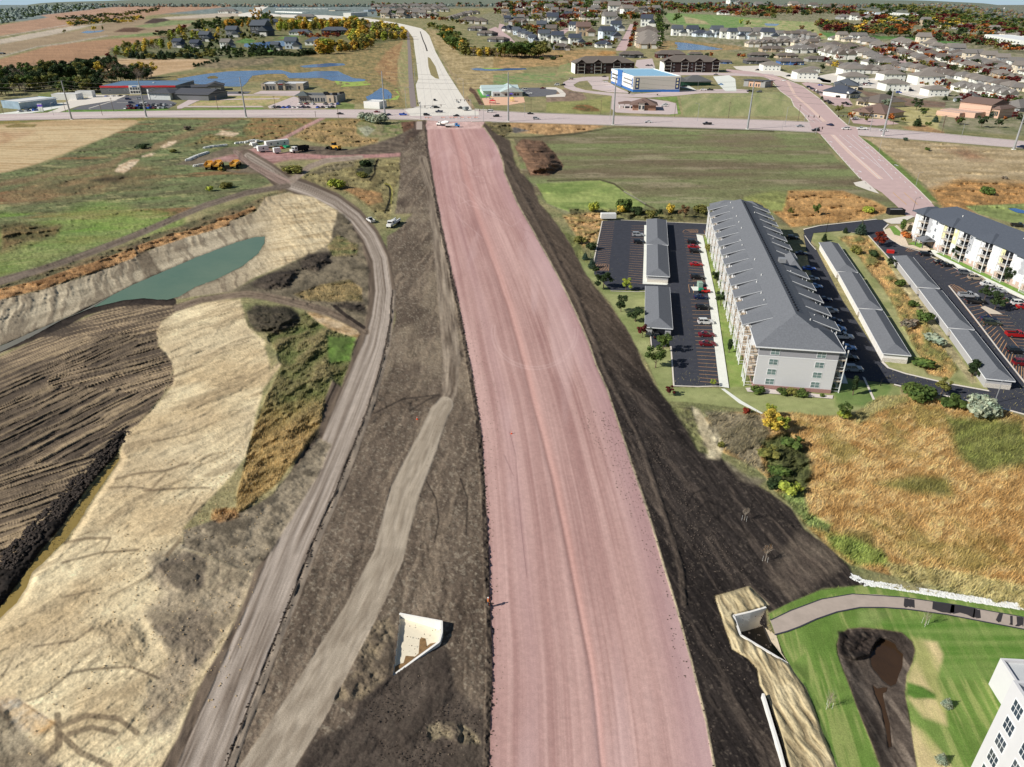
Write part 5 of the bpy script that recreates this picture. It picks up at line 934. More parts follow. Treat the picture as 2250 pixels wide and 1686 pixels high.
# clods thrown on the road edge
SOILM=mat('clods of soil',(72,62,54),.95,.3,3); r_=random.Random(9)
def clods(pts,n,wid,sz,label,seed,m=SOILM): return stones(pts,n,wid,sz,'soil_clods',label,m,'s',seed)
clods([(p[0]-1,p[1]) for p in PL if p[1]>600],500,.5,.12,'dark clods of soil along the left edge of the pink road',1); clods([(p[0]+5,p[1]) for p in PR if p[1]>600],200,.4,.10,'dark clods of soil along the right edge of the pink road',2)
clods([(x+w*1.12,y) for x,y,w in HR[8:]],350,.5,.13,'ridge of clods beside the haul road',3)
clods([(1010,700),(1030,900),(990,1200),(1000,1500),(960,1660)],1600,8,.07,'small lumps scattered over the graded soil',5,mat('pale lumps',(126,112,96),.95,.3,3))
clods([(1330,900),(1400,1000),(1480,1150),(1560,1300),(1600,1500)],1500,8,.08,'lumps scattered over the dark topsoil',6,mat('dark lumps',(98,87,78),.95,.3,3))
clods([(800,1600),(900,1560),(1000,1650)],600,6,.07,'lumps scattered over the dark soil in front of the slab',7)
clods([(0,1250),(160,1080),(270,950)],900,2.2,.28,'big lumps along the shaded trench side',8,mat('trench lumps',(70,62,56),.95,.3,3))
clods([(300,1600),(330,1400),(430,1200),(420,1000)],900,14,.1,'crumbs of clay over the pale slope',11,mat('clay crumbs',(196,172,132),.95,.3,3))
def water(name,pts,z,c,label,rough=.08,c2=None,spec=.5,var=.12):
    pl=pts; w_=[G(u,v,z) for u,v in pl]; r=random.Random(len(pts)); q=[]
    for i in range(len(w_)):
        a,b_=w_[i],w_[(i+1)%len(w_)]; L=math.hypot(b_[0]-a[0],b_[1]-a[1]); n=max(1,min(12,int(L/(mpp(*pl[i])*6))))
        for j in range(n):
            t=j/n; s=L/n*.12; q.append((a[0]+(b_[0]-a[0])*t+r.uniform(-s,s),a[1]+(b_[1]-a[1])*t+r.uniform(-s,s)))
    b=MB(); tri=tessellate_polygon([[Vector((x,y,0)) for x,y in q]]); b.add([(x,y,z) for x,y in q],[tuple(t) for t in tri])
    m=mat(name+' '+str(c),c,rough,var,.04,spec,c2=c2,bump=.05,bscale=1.6); o=b.obj(name,m); 
    for p in o.data.polygons: pass
    return tag(o,label,kind='structure')
def grow(pts,d):
    c=(sum(p[0] for p in pts)/len(pts),sum(p[1] for p in pts)/len(pts)); return pts
water('pond_water',POND,-2.32,(96,122,98),'still teal green pond between sandy banks',.05,(112,132,106),.5,.2)
water('ditch_water',CHAN,-.7,(160,138,78),'muddy yellow water in the narrow ditch',.25,(140,120,66),.25)
water('puddle',PUD1,-1.1,(84,62,42),'brown puddle in the bare swale',.08,(58,44,32),.5); water('puddle',PUD2,-1.1,(84,62,42),'thin brown rivulet below the puddle',.1,(62,48,36),.5)
BL=(58,112,178); BL2=(38,86,150)
for pts,lab in ((Z('18',[(-70,405),(0,395),(300,345),(560,315),(900,305),(1200,300),(1330,335),(1500,330),(1620,312),(1800,310),(1900,312),(1960,345),(2080,395),(2230,412),(2212,440),(2050,442),(1830,432),(1700,395),(1480,400),(1300,400),(1240,345),(1040,345),(850,370),(800,440),(740,500),(560,500),(180,470),(0,440)]),'long deep blue pond behind the shops'),(Z('18',[(1430,250),(1560,235),(1800,215),(1960,220),(1990,240),(1700,265),(1480,270)]),'narrow blue pool beyond the long pond'),
 (Z('19',[(20,460),(90,430),(200,350),(290,375),(340,430),(330,480),(150,500),(40,495)]),'small blue pool left of the concrete road'),([(537,96),(600,91),(640,89),(652,94),(630,101),(600,105),(552,107),(535,102)],'blue residential lake among the trees'),
 (Z('20',[(1570,70),(1700,80),(1900,110),(2150,155),(2050,165),(1640,168),(1600,160)]),'bright blue pond in front of the golf course'),(Z('19',[(1290,118),(1380,108),(1500,122),(1600,122),(1720,112),(1960,112),(1980,125),(1700,140),(1500,142),(1350,137)]),'thin blue wetland pool right of the concrete road'),(Z('1',[(655,265),(700,250),(755,252),(850,245),(820,258),(710,272)]),'tiny pale blue farm pond'),(Z('6',[(1310,185),(1360,182),(1450,205),(1450,222),(1370,212)]),'dark blue garden pond behind the right apartment block'),([(590,11.9+1),(600,13.5),(640,15),(634,16.5),(600,15.5)],'far thin strip of blue water'),(Z('4',[(110,190),(230,195),(200,212),(120,208)]),'small dark pond on the golf course')):
    flat(pts,-.12,1.5); water('pond_water',pts,.03,BL,lab,.15,BL2,.35,.2)
AL=mat('green algae',(160,180,90),.8,.15,.1)
for pts,lab in ((Z('18',[(1850,430),(2050,444),(2230,432),(2300,480),(2180,490),(1930,505),(1880,470)]),'bright green algae at the right end of the long pond'),(Z('19',[(60,500),(150,500),(340,480),(420,430),(360,370),(400,370),(440,440),(400,500),(150,530),(40,520)]),'green algae ring round the small pool'),(Z('19',[(1400,108),(1600,108),(1700,115),(1600,125),(1480,122)]),'green weed in the thin wetland pool')): pave('algae',pts,.05,AL,label=lab,fl=False)
pave('island',Z('18',[(300,390),(340,372),(400,368),(440,385),(430,402),(320,405)]),.1,mat('reed island',(120,108,70),.95,.3,.2),label='small reedy island in the long pond',fl=False)
G1=Z('8',[(-600,1100),(560,820),(520,960),(-600,1500)]); GP=[p for p in POND if p[0]<252]; 
water('murky_water',GP,-2.27,(132,126,110),'grey murky water at the left end of the teal pond',.1,(118,116,102),.3)
CW=mat('cast concrete wall',(232,230,224),.8,.06,1.5,.15,bump=.01); CWS=mat('rough concrete floor',(206,192,170),.9,.10,.8,.1)
def wall_line(pts,zb,zt,th,k='s',b=None):
    b=b or MB(); W_=[Vector(G(u,v,z)) for (u,v),z in zip(Z(k,[(p[0],p[1]) for p in pts]),[(p[2] if len(p)>2 else zt) for p in pts])]
    zs=[(p[2] if len(p)>2 else zt) for p in pts]
    for i in range(len(W_)-1):
        a,c=W_[i],W_[i+1]; d=(c-a).normalized(); n=Vector((-d.y,d.x))*th/2; q=[a+n,a-n,c-n,c+n]
        b.add([(p.x,p.y,zb) for p in q]+[(q[0].x,q[0].y,zs[i]),(q[1].x,q[1].y,zs[i]),(q[2].x,q[2].y,zs[i+1]),(q[3].x,q[3].y,zs[i+1])],[(0,3,2,1),(4,5,6,7),(0,1,5,4),(1,2,6,5),(2,3,7,6),(3,0,4,7)])
    return b
UD=-4.0
un=empty('pedestrian_underpass',W(*Z1('7',480,520),UD),0,'concrete pedestrian underpass portal with white wing walls beside the straw blanket','underpass')
inv=Matrix.Translation(-un.location)
def child(b,name,m,par,M=inv):
    o=b.obj(name,m); o.data.transform(M); o.parent=par; return o
child(wall_line([(330,450),(440,425),(540,395)],UD,.25,.35,'7'),'wing_wall',CW,un)
child(wall_line([(330,450),(375,575)],UD,.25,.35,'7'),'headwall',CW,un)
child(wall_line([(375,575),(530,668),(690,765,-.2)],UD,.25,.35,'7'),'wing_wall',CW,un)
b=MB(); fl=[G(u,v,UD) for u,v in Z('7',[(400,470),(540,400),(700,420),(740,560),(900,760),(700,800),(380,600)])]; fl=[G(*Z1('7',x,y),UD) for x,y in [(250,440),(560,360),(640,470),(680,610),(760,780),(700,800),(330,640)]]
tri=tessellate_polygon([[Vector((x,y,0)) for x,y in fl]]); b.add([(x,y,UD) for x,y in fl],tri); child(b,'floor',mat('shade darkened slab',(64,62,60),.8,.1,1),un)  # underpass shade is painted into the dark slab colour
# sloping apron up to the trail
b=MB(); q=[(*G(*Z1('7',520,500),UD+.05),UD+.05),(*G(*Z1('7',552,400),-.02),-.02),(*G(*Z1('7',568,482),.05),.05),(*G(*Z1('7',606,575),.05),.05),(*G(*Z1('7',640,690),-.05),-.05),(*G(*Z1('7',690,768),-.1),-.1),(*G(*Z1('7',575,620),UD+.05),UD+.05)]
b.add(q,[(0,1,2),(0,2,3),(0,3,6),(6,3,4),(6,4,5)]); child(b,'ramp',CWS,un)
UD=-.6; ct=empty('culvert_inlet',W(900,1400,UD),0,'sunken concrete culvert inlet with a pale muddy floor left of the pink road','culvert'); inv2=Matrix.Translation(-ct.location)
child(wall_line([(878,590,.2),(1025,618,.8),(1172,645,1.4)],UD,.15,.3,'11'),'wing_wall',CW,ct,inv2); child(wall_line([(1170,643,1.4),(1170,720,1.1),(1152,787,.8)],UD,.1,.35,'11'),'headwall',CW,ct,inv2); child(wall_line([(1152,787,.8),(990,905,.2),(832,1022,-.3)],UD-.2,.1,.35,'11'),'wing_wall',CW,ct,inv2); child(wall_line([(878,590,-.1),(858,790,-.3),(832,1022,-.4)],UD-.2,.05,.25,'11'),'kerb_wall',CW,ct,inv2)
b=MB(); fl=[G(*Z1('11',x,y),UD) for x,y in [(840,560),(1230,600),(1230,860),(800,1080),(780,980)]]; tri=tessellate_polygon([[Vector((x,y,0)) for x,y in fl]]); b.add([(x,y,UD) for x,y in fl],tri); child(b,'floor',mat('cream slab',(236,222,198),.85,.06,1.2,.1),ct,inv2)
b=MB(); mud=[G(*Z1('11',x,y),UD+.03) for x,y in [(1018,770),(1030,758),(1058,765),(1068,820),(1090,800),(1150,790),(830,1015),(845,960),(880,940),(905,935),(920,885),(985,890),(1010,868)]]; tri=tessellate_polygon([[Vector((x,y,0)) for x,y in mud]]); b.add([(x,y,UD+.03) for x,y in mud],tri); child(b,'mud_stain',mat('brown mud stain',(136,108,74),.8,.25,1.5,.2),ct,inv2)
b=wall_line([(522,955),(545,1030),(590,1180),(630,1310),(662,1433),(740,1750)],-1.2,1.0,.35,'7'); o=b.obj('retaining_wall',CW); tag(o,'thin pale concrete retaining wall beside the straw blanket','wall')
ROOFC={'charcoal':(92,98,106),'grey':(128,124,120),'brown grey':(114,106,100),'brown':(124,104,96),'slate':(76,82,94),'tan':(172,150,132),'black':(66,66,70),'taupe':(138,131,124)}
WALLC={'white':(236,234,228),'cream':(224,212,190),'tan':(186,168,144),'grey':(152,152,152),'dark grey':(88,90,94),'blue':(84,118,172),'green':(98,122,100),'brick':(168,120,100),'pale blue':(206,218,228),'dark red':(84,52,50)}
RM={k:mat('shingles '+k,v,.92,.14,1.6,.08,bump=.02) for k,v in ROOFC.items()}; WM={k:mat('siding '+k,v,.8,.06,.7,.12,stretch=(1,1,6)) for k,v in WALLC.items()}
PANE=mat('window pane',(58,70,82),.12,.25,.3,.6); FRAME=mat('white window frame',(238,238,236),.6,.04,2); DOORM=mat('garage door white',(232,230,224),.6,.05,1); DARKW=mat('dark opening',(34,36,42),.5,.2,.5)
def hip(b,x0,x1,y0,y1,z,rise,ov=.5,mi=0,gable='',th=.18):
    """roof with overhang; gable: string of sides kept vertical among x X (low/high x end) or y Y"""
    x0-=ov;x1+=ov;y0-=ov;y1+=ov; w=x1-x0;d=y1-y0
    if w>=d:
        h=d/2; a=x0+(0 if 'x' in gable else h); c=x1-(0 if 'X' in gable else h); r=[(a,(y0+y1)/2,z+rise),(c,(y0+y1)/2,z+rise)]; fs=[(0,1,5,4),(1,2,5),(2,3,4,5),(3,0,4)]
    else:
        h=w/2; a=y0+(0 if 'y' in gable else h); c=y1-(0 if 'Y' in gable else h); r=[((x0+x1)/2,a,z+rise),((x0+x1)/2,c,z+rise)]; fs=[(0,1,4),(1,2,5,4),(2,3,5),(3,0,4,5)]
    v=[(x0,y0,z),(x1,y0,z),(x1,y1,z),(x0,y1,z)]+r
    b.add(v,fs,mi); b.box(x0+.01,x1-.01,y0+.01,y1-.01,z-th,z-.005,mi)
def gwall(b,x0,x1,y0,y1,z,rise,mi=0,ov=.5):
    """walls below a gable roof: gable triangles at the short ends"""
    if x1-x0>=y1-y0:
        m=(y0+y1)/2; k=rise*(y1-y0)/(y1-y0+2*ov)
        for x in (x0,x1-.1): b.add([(x,y0,z),(x,y1,z),(x,m,z+k),(x+.1,y0,z),(x+.1,y1,z),(x+.1,m,z+k)],[(0,1,2),(3,5,4),(0,2,5,3),(1,4,5,2)],mi)
    else:
        m=(x0+x1)/2; k=rise*(x1-x0)/(x1-x0+2*ov)
        for y in (y0,y1-.1): b.add([(x0,y,z),(x1,y,z),(m,y,z+k),(x0,y+.1,z),(x1,y+.1,z),(m,y+.1,z+k)],[(0,1,2),(3,5,4),(0,2,5,3),(1,4,5,2)],mi)
def win(par,x,z,w,h,face='S',y=0,name='window',frame=FRAME,pane=PANE,mull=1):
    """window proud of the wall; x is along the wall, y the wall plane"""
    b=MB(); f=.09 if w<2.5 else .12
    def bx(a0,a1,z0,z1,d0,d1,mi):
        if face=='S': b.box(x+a0,x+a1,y-d1,y-d0,z+z0,z+z1,mi)
        elif face=='N': b.box(x+a0,x+a1,y+d0,y+d1,z+z0,z+z1,mi)
        elif face=='W': b.box(y-d1,y-d0,x+a0,x+a1,z+z0,z+z1,mi)
        else: b.box(y+d0,y+d1,x+a0,x+a1,z+z0,z+z1,mi)
    bx(-w/2,w/2,0,h,-.05,.03,1)
    for a0,a1,z0,z1 in ((-w/2-f,-w/2,-f,h+f),(w/2,w/2+f,-f,h+f),(-w/2,w/2,h,h+f),(-w/2,w/2,-f,0)): bx(a0,a1,z0,z1,-.05,.07,0)
    for i in range(1,mull+1): bx(-w/2+w*i/(mull+1)-f/3,-w/2+w*i/(mull+1)+f/3,0,h,.03,.06,0)
    if h>1.1: bx(-w/2,w/2,h*.48,h*.48+.06,.03,.055,0)
    return b.obj(name,[frame,pane],par)
def slab_door(par,x,z,w,h,face='S',y=0,name='garage_door',m=None):
    b=MB(); d=.06
    for i in range(4):
        z0=z+h*i/4+.01; z1=z+h*(i+1)/4-.02
        if face=='S': b.box(x-w/2,x+w/2,y-d,y+.05,z0,z1)
        elif face=='W': b.box(y-d,y+.05,x-w/2,x+w/2,z0,z1)
        else: b.box(y-.05,y+d,x-w/2,x+w/2,z0,z1)
    return b.obj(name,m or DOORM,par)
def hproto(kind):
    r=empty('p'); w=MB(); f=MB()
    if kind=='ranch':      # wide low house with a front garage wing
        w.box(-8,8,-5,6,0,2.9); w.box(1.5,7.5,-9,-5,0,2.8); hip(f,-8,8,-5,6,2.9,2.6); hip(f,1.5,7.5,-9,0,2.8,1.9,gable='y'); gwall(w,1.5,7.5,-9,-4.9,2.8,1.7)
        slab_door(r,4.5,0,4.6,2.2,'S',-9); win(r,-5,1,1.8,1.3,'S',-5); win(r,-1.2,1,1.6,1.3,'S',-5); win(r,0,1,1.6,1.3,'W',-8); slab_door(r,.4,0,1,2.1,'S',-5,'door',WM['dark grey'])
    elif kind=='two':       # two-storey gabled house
        w.box(-6.5,4,-4,5,0,5.6); w.box(1,7.5,-7.5,2,0,2.9); hip(f,-6.5,4,-4,5,5.6,2.8,gable='xX'); gwall(w,-6.5,4,-4,5,5.6,2.8); hip(f,1,7.5,-7.5,2,2.9,2.4,gable='yY'); gwall(w,1,7.5,-7.5,2,2.9,2.4)
        slab_door(r,4.3,0,4.8,2.2,'S',-7.5); win(r,-4.5,3.5,1.4,1.3,'S',-4); win(r,-1.5,3.5,1.4,1.3,'S',-4); win(r,-4,.9,2,1.4,'S',-4); win(r,0,3.4,1.3,1.2,'W',-6.5); slab_door(r,-.8,0,1,2.1,'S',-4,'door',WM['dark grey'])
    elif kind=='front':     # front-gabled white house, two gables
        w.box(-6,6,-5,6,0,3.2); w.box(-6.2,-.3,-7.5,-5,0,3.0); w.box(.3,6.2,-7.5,-5,0,3.0); hip(f,-6,6,-5,6,3.2,3.0,gable='yY') if False else hip(f,-6,6,-5,6,3.2,3.0)
        for a in (-6.2,.3): hip(f,a,a+5.9,-7.5,-1,3.0,2.4,gable='y',ov=.4); gwall(w,a,a+5.9,-7.5,-4.9,3.0,2.1); slab_door(r,a+2.95,0,4.4,2.2,'S',-7.5); win(r,a+2.95,3.1,.9,.8,'S',-7.5)
        win(r,0,1,1.6,1.3,'W',-6); win(r,0,1,1.6,1.3,'E',6)
    elif kind=='row':       # one unit of a terrace of twin homes, hipped, low
        w.box(-7.5,7.5,-7,7,0,3); hip(f,-7.5,7.5,-7,7,3,2.9,ov=.6); w.box(-7,-1,-8.6,-7,0,2.8); w.box(1,7,-8.6,-7,0,2.8); hip(f,-7,-1,-8.6,-3,2.8,1.8,gable='y',ov=.4); hip(f,1,7,-8.6,-3,2.8,1.8,gable='y',ov=.4); gwall(w,-7,-1,-8.6,-6.9,2.8,1.6); gwall(w,1,7,-8.6,-6.9,2.8,1.6)
        slab_door(r,-4,0,4.4,2.2,'S',-8.6); slab_door(r,4,0,4.4,2.2,'S',-8.6); win(r,-3,1,1.6,1.3,'W',-7.5); win(r,3,1,1.6,1.3,'W',-7.5); win(r,0,1,1.2,1.3,'S',-7)
    elif kind=='four':      # two-storey white fourplex, hipped roof, blank gable end to the left, garages on the right
        w.box(-9,9,-7,7,0,5.8); hip(f,-9,9,-7,7,5.8,2.9,ov=.6)
        for y in (-4.5,-1.5,1.5,4.5): slab_door(r,y,0,2.4,2.2,'E',9,'garage_door',WM['dark grey']); win(r,y,3.4,1.4,1.3,'E',9)
        for x in (-6,-2,2,6): win(r,x,3.6,1.1,1.1,'S',-7); win(r,x,.9,1.1,1.1,'S',-7)
        p=MB(); p.box(9,11,-6.6,6.6,2.6,2.85); [p.cyl((10.8,y,0),(10.8,y,2.7),.12,.12,5) for y in (-6,-2,2,6)]; p.obj('porch',WM['dark grey'],r)
    elif kind=='long':      # long low block
        w.box(-14,14,-5,5,0,3.2); hip(f,-14,14,-5,5,3.2,2.6,ov=.6); [win(r,x,1,1.5,1.3,'S',-5) for x in (-12,-8,-4,4,8,12)]; [slab_door(r,x,0,1,2.1,'S',-5,'door',WM['white']) for x in (-10,-1,1,10)]
        w.box(-3,3,-6.5,-5,0,3); hip(f,-3,3,-6.5,-2,3,1.6,gable='y',ov=.4); gwall(w,-3,3,-6.5,-4.9,3,1.4)
    wo=w.obj('wall',WM['white'],r); ro=f.obj('roof',RM['grey'],r); wo.material_slots[0].link='OBJECT'; ro.material_slots[0].link='OBJECT'
    def rec(o):
        out=[o]; [out.extend(rec(c)) for c in o.children]; return out
    for o in rec(r): COL.objects.unlink(o)
    return r
_hp={}; HWID={'ranch':17,'two':15,'front':13.5,'row':16.5,'four':20,'long':30}
def house(k,u,v,wpx,kind='ranch',wall='white',roof='grey',ang=0,label=None,group='houses of the far suburb',ds=1.0,name=None):
    """house centred on ground point, wpx = width it shows in photo pixels"""
    u,v=Z1(k,u,v); s=wpx*ZT[k][2]*mpp(u,v)/HWID[kind]
    if kind not in _hp: _hp[kind]=hproto(kind)
    c=link_tree(_hp[kind]); c.name=name or {'ranch':'house','two':'house','front':'house','row':'twin_house','four':'fourplex_house','long':'terraced_house'}[kind]
    hs=s*(1.2 if kind!='four' else 1.0); c.location=W(u,v,gz(u,v)*.0); c.rotation_euler.z=math.radians(ang); c.scale=(s,s*ds,hs)
    for ch in c.children:
        if ch.name.startswith('wall'): ch.material_slots[0].link='OBJECT'; ch.material_slots[0].material=WM[wall]
        if ch.name.startswith('roof'): ch.material_slots[0].link='OBJECT'; ch.material_slots[0].material=RM[roof]
    tag(c,label,'house' if kind not in('four','long') else 'apartment house',group); return c
def hrow(k,pts,n,wpx,kinds,where,ang=0,group='houses of the far suburb',walls=('white','cream','tan','grey'),roofs=('grey','taupe','brown grey'),jit=(3,1),ds=1.0):
    n=int(n*1.45+.5); pts=Z(k,pts); L=[0]
    for a,b in zip(pts,pts[1:]): L.append(L[-1]+math.hypot(b[0]-a[0],b[1]-a[1]))
    for i in range(n):
        t=(i+.5)/n*L[-1]; j=max(x for x in range(len(L)-1) if L[x]<=t); q=(t-L[j])/(L[j+1]-L[j]+1e-9)
        u=pts[j][0]+(pts[j+1][0]-pts[j][0])*q+random.uniform(-1,1)*jit[0]; v=pts[j][1]+(pts[j+1][1]-pts[j][1])*q+random.uniform(-1,1)*jit[1]
        w_=random.choice(walls); r_=random.choice(roofs); kd=random.choice(kinds)
        house('s',u,v,wpx*ZT[k][2]*random.uniform(1.0,1.2),kd,w_,r_,ang+random.uniform(-5,5),short(f"{w_} house, {r_} roof, {ordn(i,n)} from left {where}"),group,ds)
def site(name,k,pL,pR,label,cat='building',h=0,group=None):
    a=Vector(G(*Z1(k,*pL),h)); c=Vector(G(*Z1(k,*pR),h)); d=c-a; r=empty(name,(a.x,a.y,0),math.atan2(d.y,d.x),label,cat,group); return r,d.length
# long apartment block A
AP,aw=site('apartment_building','5',(1275,1428),(1800,1482),'long four storey grey apartment block with balconies, nearest the pink road','apartment block')
AP.rotation_euler.z=math.radians(-9.5); aw=19.6; AL_=148.0; EV=12.3
APW=mat('light grey lap siding',(208,208,210),.8,.03,.4,.12,stretch=(1,1,8)); APD=mat('grey band siding',(158,158,164),.8,.04,.4,.12,stretch=(1,1,8)); BRK=mat('red brown brick',(164,128,122),.9,.2,5,.1); ROOFA=mat('blue grey shingles',(116,119,124),.92,.16,2.2,.08,bump=.02,stretch=(1,1,1))
b=MB(); b.box(0,aw,0,AL_,1.1,9.5,0); b.box(-.02,aw+.02,-.02,AL_+.02,9.65,EV,1); b.box(-.06,aw+.06,-.06,AL_+.06,0,1.1,2); b.box(-.05,aw+.05,-.05,AL_+.05,9.45,9.68,3); b.obj('wall',[APW,APD,BRK,FRAME],AP)
f=MB(); hip(f,0,aw,1,AL_,EV,5.2,ov=.7,gable=''); hip(f,-.5,aw+.5,-.1,11,EV+.03,3.6,ov=.6)
hip(f,-.9,aw+.9,AL_-9,AL_+1,EV+.03,3.2,ov=.7); hip(f,aw-2,aw+1.8,64,76,EV+.02,2.8,ov=.6)
f.obj('roof',ROOFA,AP)
b=MB(); e=.75; e=.64; b.box(-.5-e,aw+.5+e,-.1-e-.05,-.1-e+.05,EV-.22,EV+.1); b.box(-.5-e-.05,-.5-e+.05,-.1-e,11+e,EV-.22,EV+.1); b.box(aw+.5+e-.05,aw+.5+e+.05,-.1-e,11+e,EV-.22,EV+.1); b.box(-.78,-.68,12,AL_-10,EV-.2,EV+.06); b.box(aw+.68,aw+.78,12,AL_-10,EV-.2,EV+.06); b.obj('fascia',FRAME,AP)
for i in range(62): 
    y=14+i*(AL_-28)/61; MB().box(aw/2+.9,aw/2+1.4,y,y+.5,EV+5.2-.55,EV+5.2-.2).obj('ridge_vent',DARKW,AP)
for i in range(18):
    x=random.choice((4.2,6,14,16.5)); y=10+i*7.6+random.uniform(-2,2); zz=EV+5.2*min(x,aw-x)/(aw/2+.7)+.3; v_=MB(); v_.cyl((x,y,zz-.4),(x,y,zz+.55),.16,.16,6); v_.obj('vent_pipe',WHITE,AP)
v_=MB(); v_.box(13.4,15.6,60,62,EV+3.2,EV+4.6); v_.obj('roof_unit',STEEL,AP)
for x in (4.0,15.4):
    for z in (1.45,4.3,7.2,10.1): win(AP,x,z,2.1,1.55,'S',-.03 if z>9.6 else 0,pane=mat('reflection tinted pane',(112,134,134),.1,.3,.8,.6))  # teal reflections are put into the pane colour
WOODR=mat('balcony deck',(196,178,156),.8,.1,2); RAIL=mat('white railing',(236,236,234),.6,.04,2)
def balc(side,y0,L=5.6,D=2.3,parent=AP,wx=0.0,nf=4,fh=3.05,dz=.3,railm=None,deckm=None):
    """stack of balconies with posts on one long side of the block"""
    s=-1 if side=='W' else 1; x0=wx; x1=wx+s*D; b=MB(); lo,hi=min(x0,x1),max(x0,x1)
    for f_ in range(1,nf): b.box(lo,hi,y0,y0+L,dz+f_*fh-.15,dz+f_*fh+.05,0)
    for y in (y0+.1,y0+L/2,y0+L-.1): b.box(x1-.11,x1+.11,y-.11,y+.11,0,dz+nf*fh-.15,1)
    for f_ in range(0,nf):
        z=dz+f_*fh+.05
        for zz in (z+.12,z+1.0): b.box(x1-.04,x1+.04,y0,y0+L,zz,zz+.07,1); b.box(lo,hi,y0,y0+.06,zz,zz+.07,1); b.box(lo,hi,y0+L-.06,y0+L,zz,zz+.07,1)
        n=14
        for i in range(n+1): y=y0+L*i/n; b.box(x1-.025,x1+.025,y-.03,y+.03,z+.12,z+1.02,1)
    o=b.obj('balcony',[deckm or WOODR,railm or RAIL],parent)
    g=MB(); q=.04
    for f_ in range(nf): z=dz+f_*fh+.1; (g.box(wx+s*q-.02,wx+s*q+.02,y0+.5,y0+L-.5,z,z+2.2))
    g.obj('patio_doors',PANE,o)
    return o
ys=[.6]+[13.5+i*10.35 for i in range(13)]
for i,y in enumerate(ys):
    for side,wx in (('W',0.),('E',aw)):
        s=-1 if side=='W' else 1
        if side=='E' and 62<y<72: continue
        balc(side,y,5.6,2.2,AP,wx)
        if i==0: continue
        # shed dormer over the stack: slab flatter than the main roof, white cheeks
        xo=wx+s*3.0; xi=wx-s*4.6; zo=EV+.05; zi=EV+5.2*(4.6+.7)/(aw/2+.7)+.05; f=MB()
        f.add([(xo,y-.5,zo),(xo,y+6.2,zo),(xi,y+6.2,zi),(xi,y-.5,zi),(xo,y-.5,zo-.2),(xo,y+6.2,zo-.2),(xi,y+6.2,zi-.5),(xi,y-.5,zi-.5)],[(0,1,2,3),(4,7,6,5),(0,4,5,1),(0,3,7,4),(1,5,6,2)],0)
        # lift so that the slab leaves the main slope
        dorm=f.obj('dormer_roof',ROOFA,AP); c=MB(); yy=y-.5
        zm=lambda x: EV+5.2*((wx-x)*s+.7)/(aw/2+.7)
        c.box(min(xo,xo-s*.06),max(xo,xo-s*.06),yy,yy+6.7,zo-.25,zo+.06); c.add([(xo,yy-.06,zo-.02),(xo,yy-.06,zo+.14),(xi,yy-.06,zi+.14),(xi,yy-.06,zi-.0)],[(0,1,2,3)]); c.obj('rake_board',FRAME,dorm)
for y in [y for y in ys[1:]]:
    for z in (1.4,4.4,7.4,10.4): win(AP,y+7.9,z,1.5,1.3,'W',0)
# hedges at the foot
# right apartment block B
BP,bl=site('apartment_building','6',(630,385),(1421,765),'four storey white apartment block with yellow panels at the right edge','apartment block')
bl+=42; BH=11.6; BD=20; b=MB(); WB=mat('white cladding',(234,234,234),.75,.03,.4,.12,stretch=(1,1,8)); YB=mat('pale yellow panel',(226,222,170),.8,.04,1); STB=mat('stone veneer',(196,172,160),.9,.2,3,.1); GBB=mat('grey panel',(178,180,184),.8,.04,1)
b.box(0,bl,0,BD,0,BH,0); b.box(-.04,bl,-.05,0,0,2.4,1)
x=0
while x<bl-3: 
    x+=9.7
for x0,x1,mi in ((9,12,2),(18.6,21,3),(25,28,3),(34,37,2),(44,47,0),(52,55,3),(62,66,2)): 
    if x1<bl: b.box(x0,x1,-.06,.02,5.2,BH-.05,mi)
b.obj('wall',[WB,STB,GBB,YB],BP)
f=MB(); hip(f,0,bl,0,BD,BH,4.2,ov=.7); hip(f,-.8,6,-.9,10,BH+.02,2.4,ov=.5); [hip(f,x,x+9,-1.1,8,BH+.03,2.4,ov=.4) for x in (16,38,60)]; f.obj('roof',mat('charcoal shingles',(86,92,102),.92,.14,2,.08,bump=.02),BP)
def balcS(par,x0,L,D,nf,fh,dz=.2):
    b=MB()
    for f_ in range(1,nf): b.box(x0,x0+L,-D,0,dz+f_*fh-.15,dz+f_*fh+.05,0)
    for x in (x0+.1,x0+L-.1): b.box(x-.12,x+.12,-D-.1,-D+.12,0,dz+nf*fh-.2,1)
    for f_ in range(nf):
        z=dz+f_*fh+.05
        for zz in (z+.1,z+1): b.box(x0,x0+L,-D-.03,-D+.03,zz,zz+.06,1); b.box(x0,x0+.05,-D,0,zz,zz+.06,1); b.box(x0+L-.05,x0+L,-D,0,zz,zz+.06,1)
        for i in range(15): x=x0+L*i/14; b.box(x-.02,x+.02,-D-.02,-D+.02,z+.1,z+1,1)
    o=b.obj('balcony',[WOODR,RAIL],par); g=MB()
    for f_ in range(nf): g.box(x0+.3,x0+L-.3,-.09,-.03,dz+f_*fh+.1,dz+f_*fh+2.3)
    g.obj('patio_doors',DARKW,o)
for x in (5,21.3,30.5,43,53.5,67,78): 
    if x+4.5<bl: balcS(BP,x,4.4,1.9,4,2.85)
for x in (1.5,3.4,12,14.5,17.5,26.5,28.8,35.6,38.5,41,48.5,50.5,59,62,65):
    if x<bl-1:
        for f_ in range(4):
            if not (11<x<15.5 and f_==0): win(BP,x,1.1+f_*2.85,1.1,1.25,'S',-.07,pane=PANE if x in (14.5,35.6) else mat('bright blind pane',(206,212,216),.3,.06,1,.4))
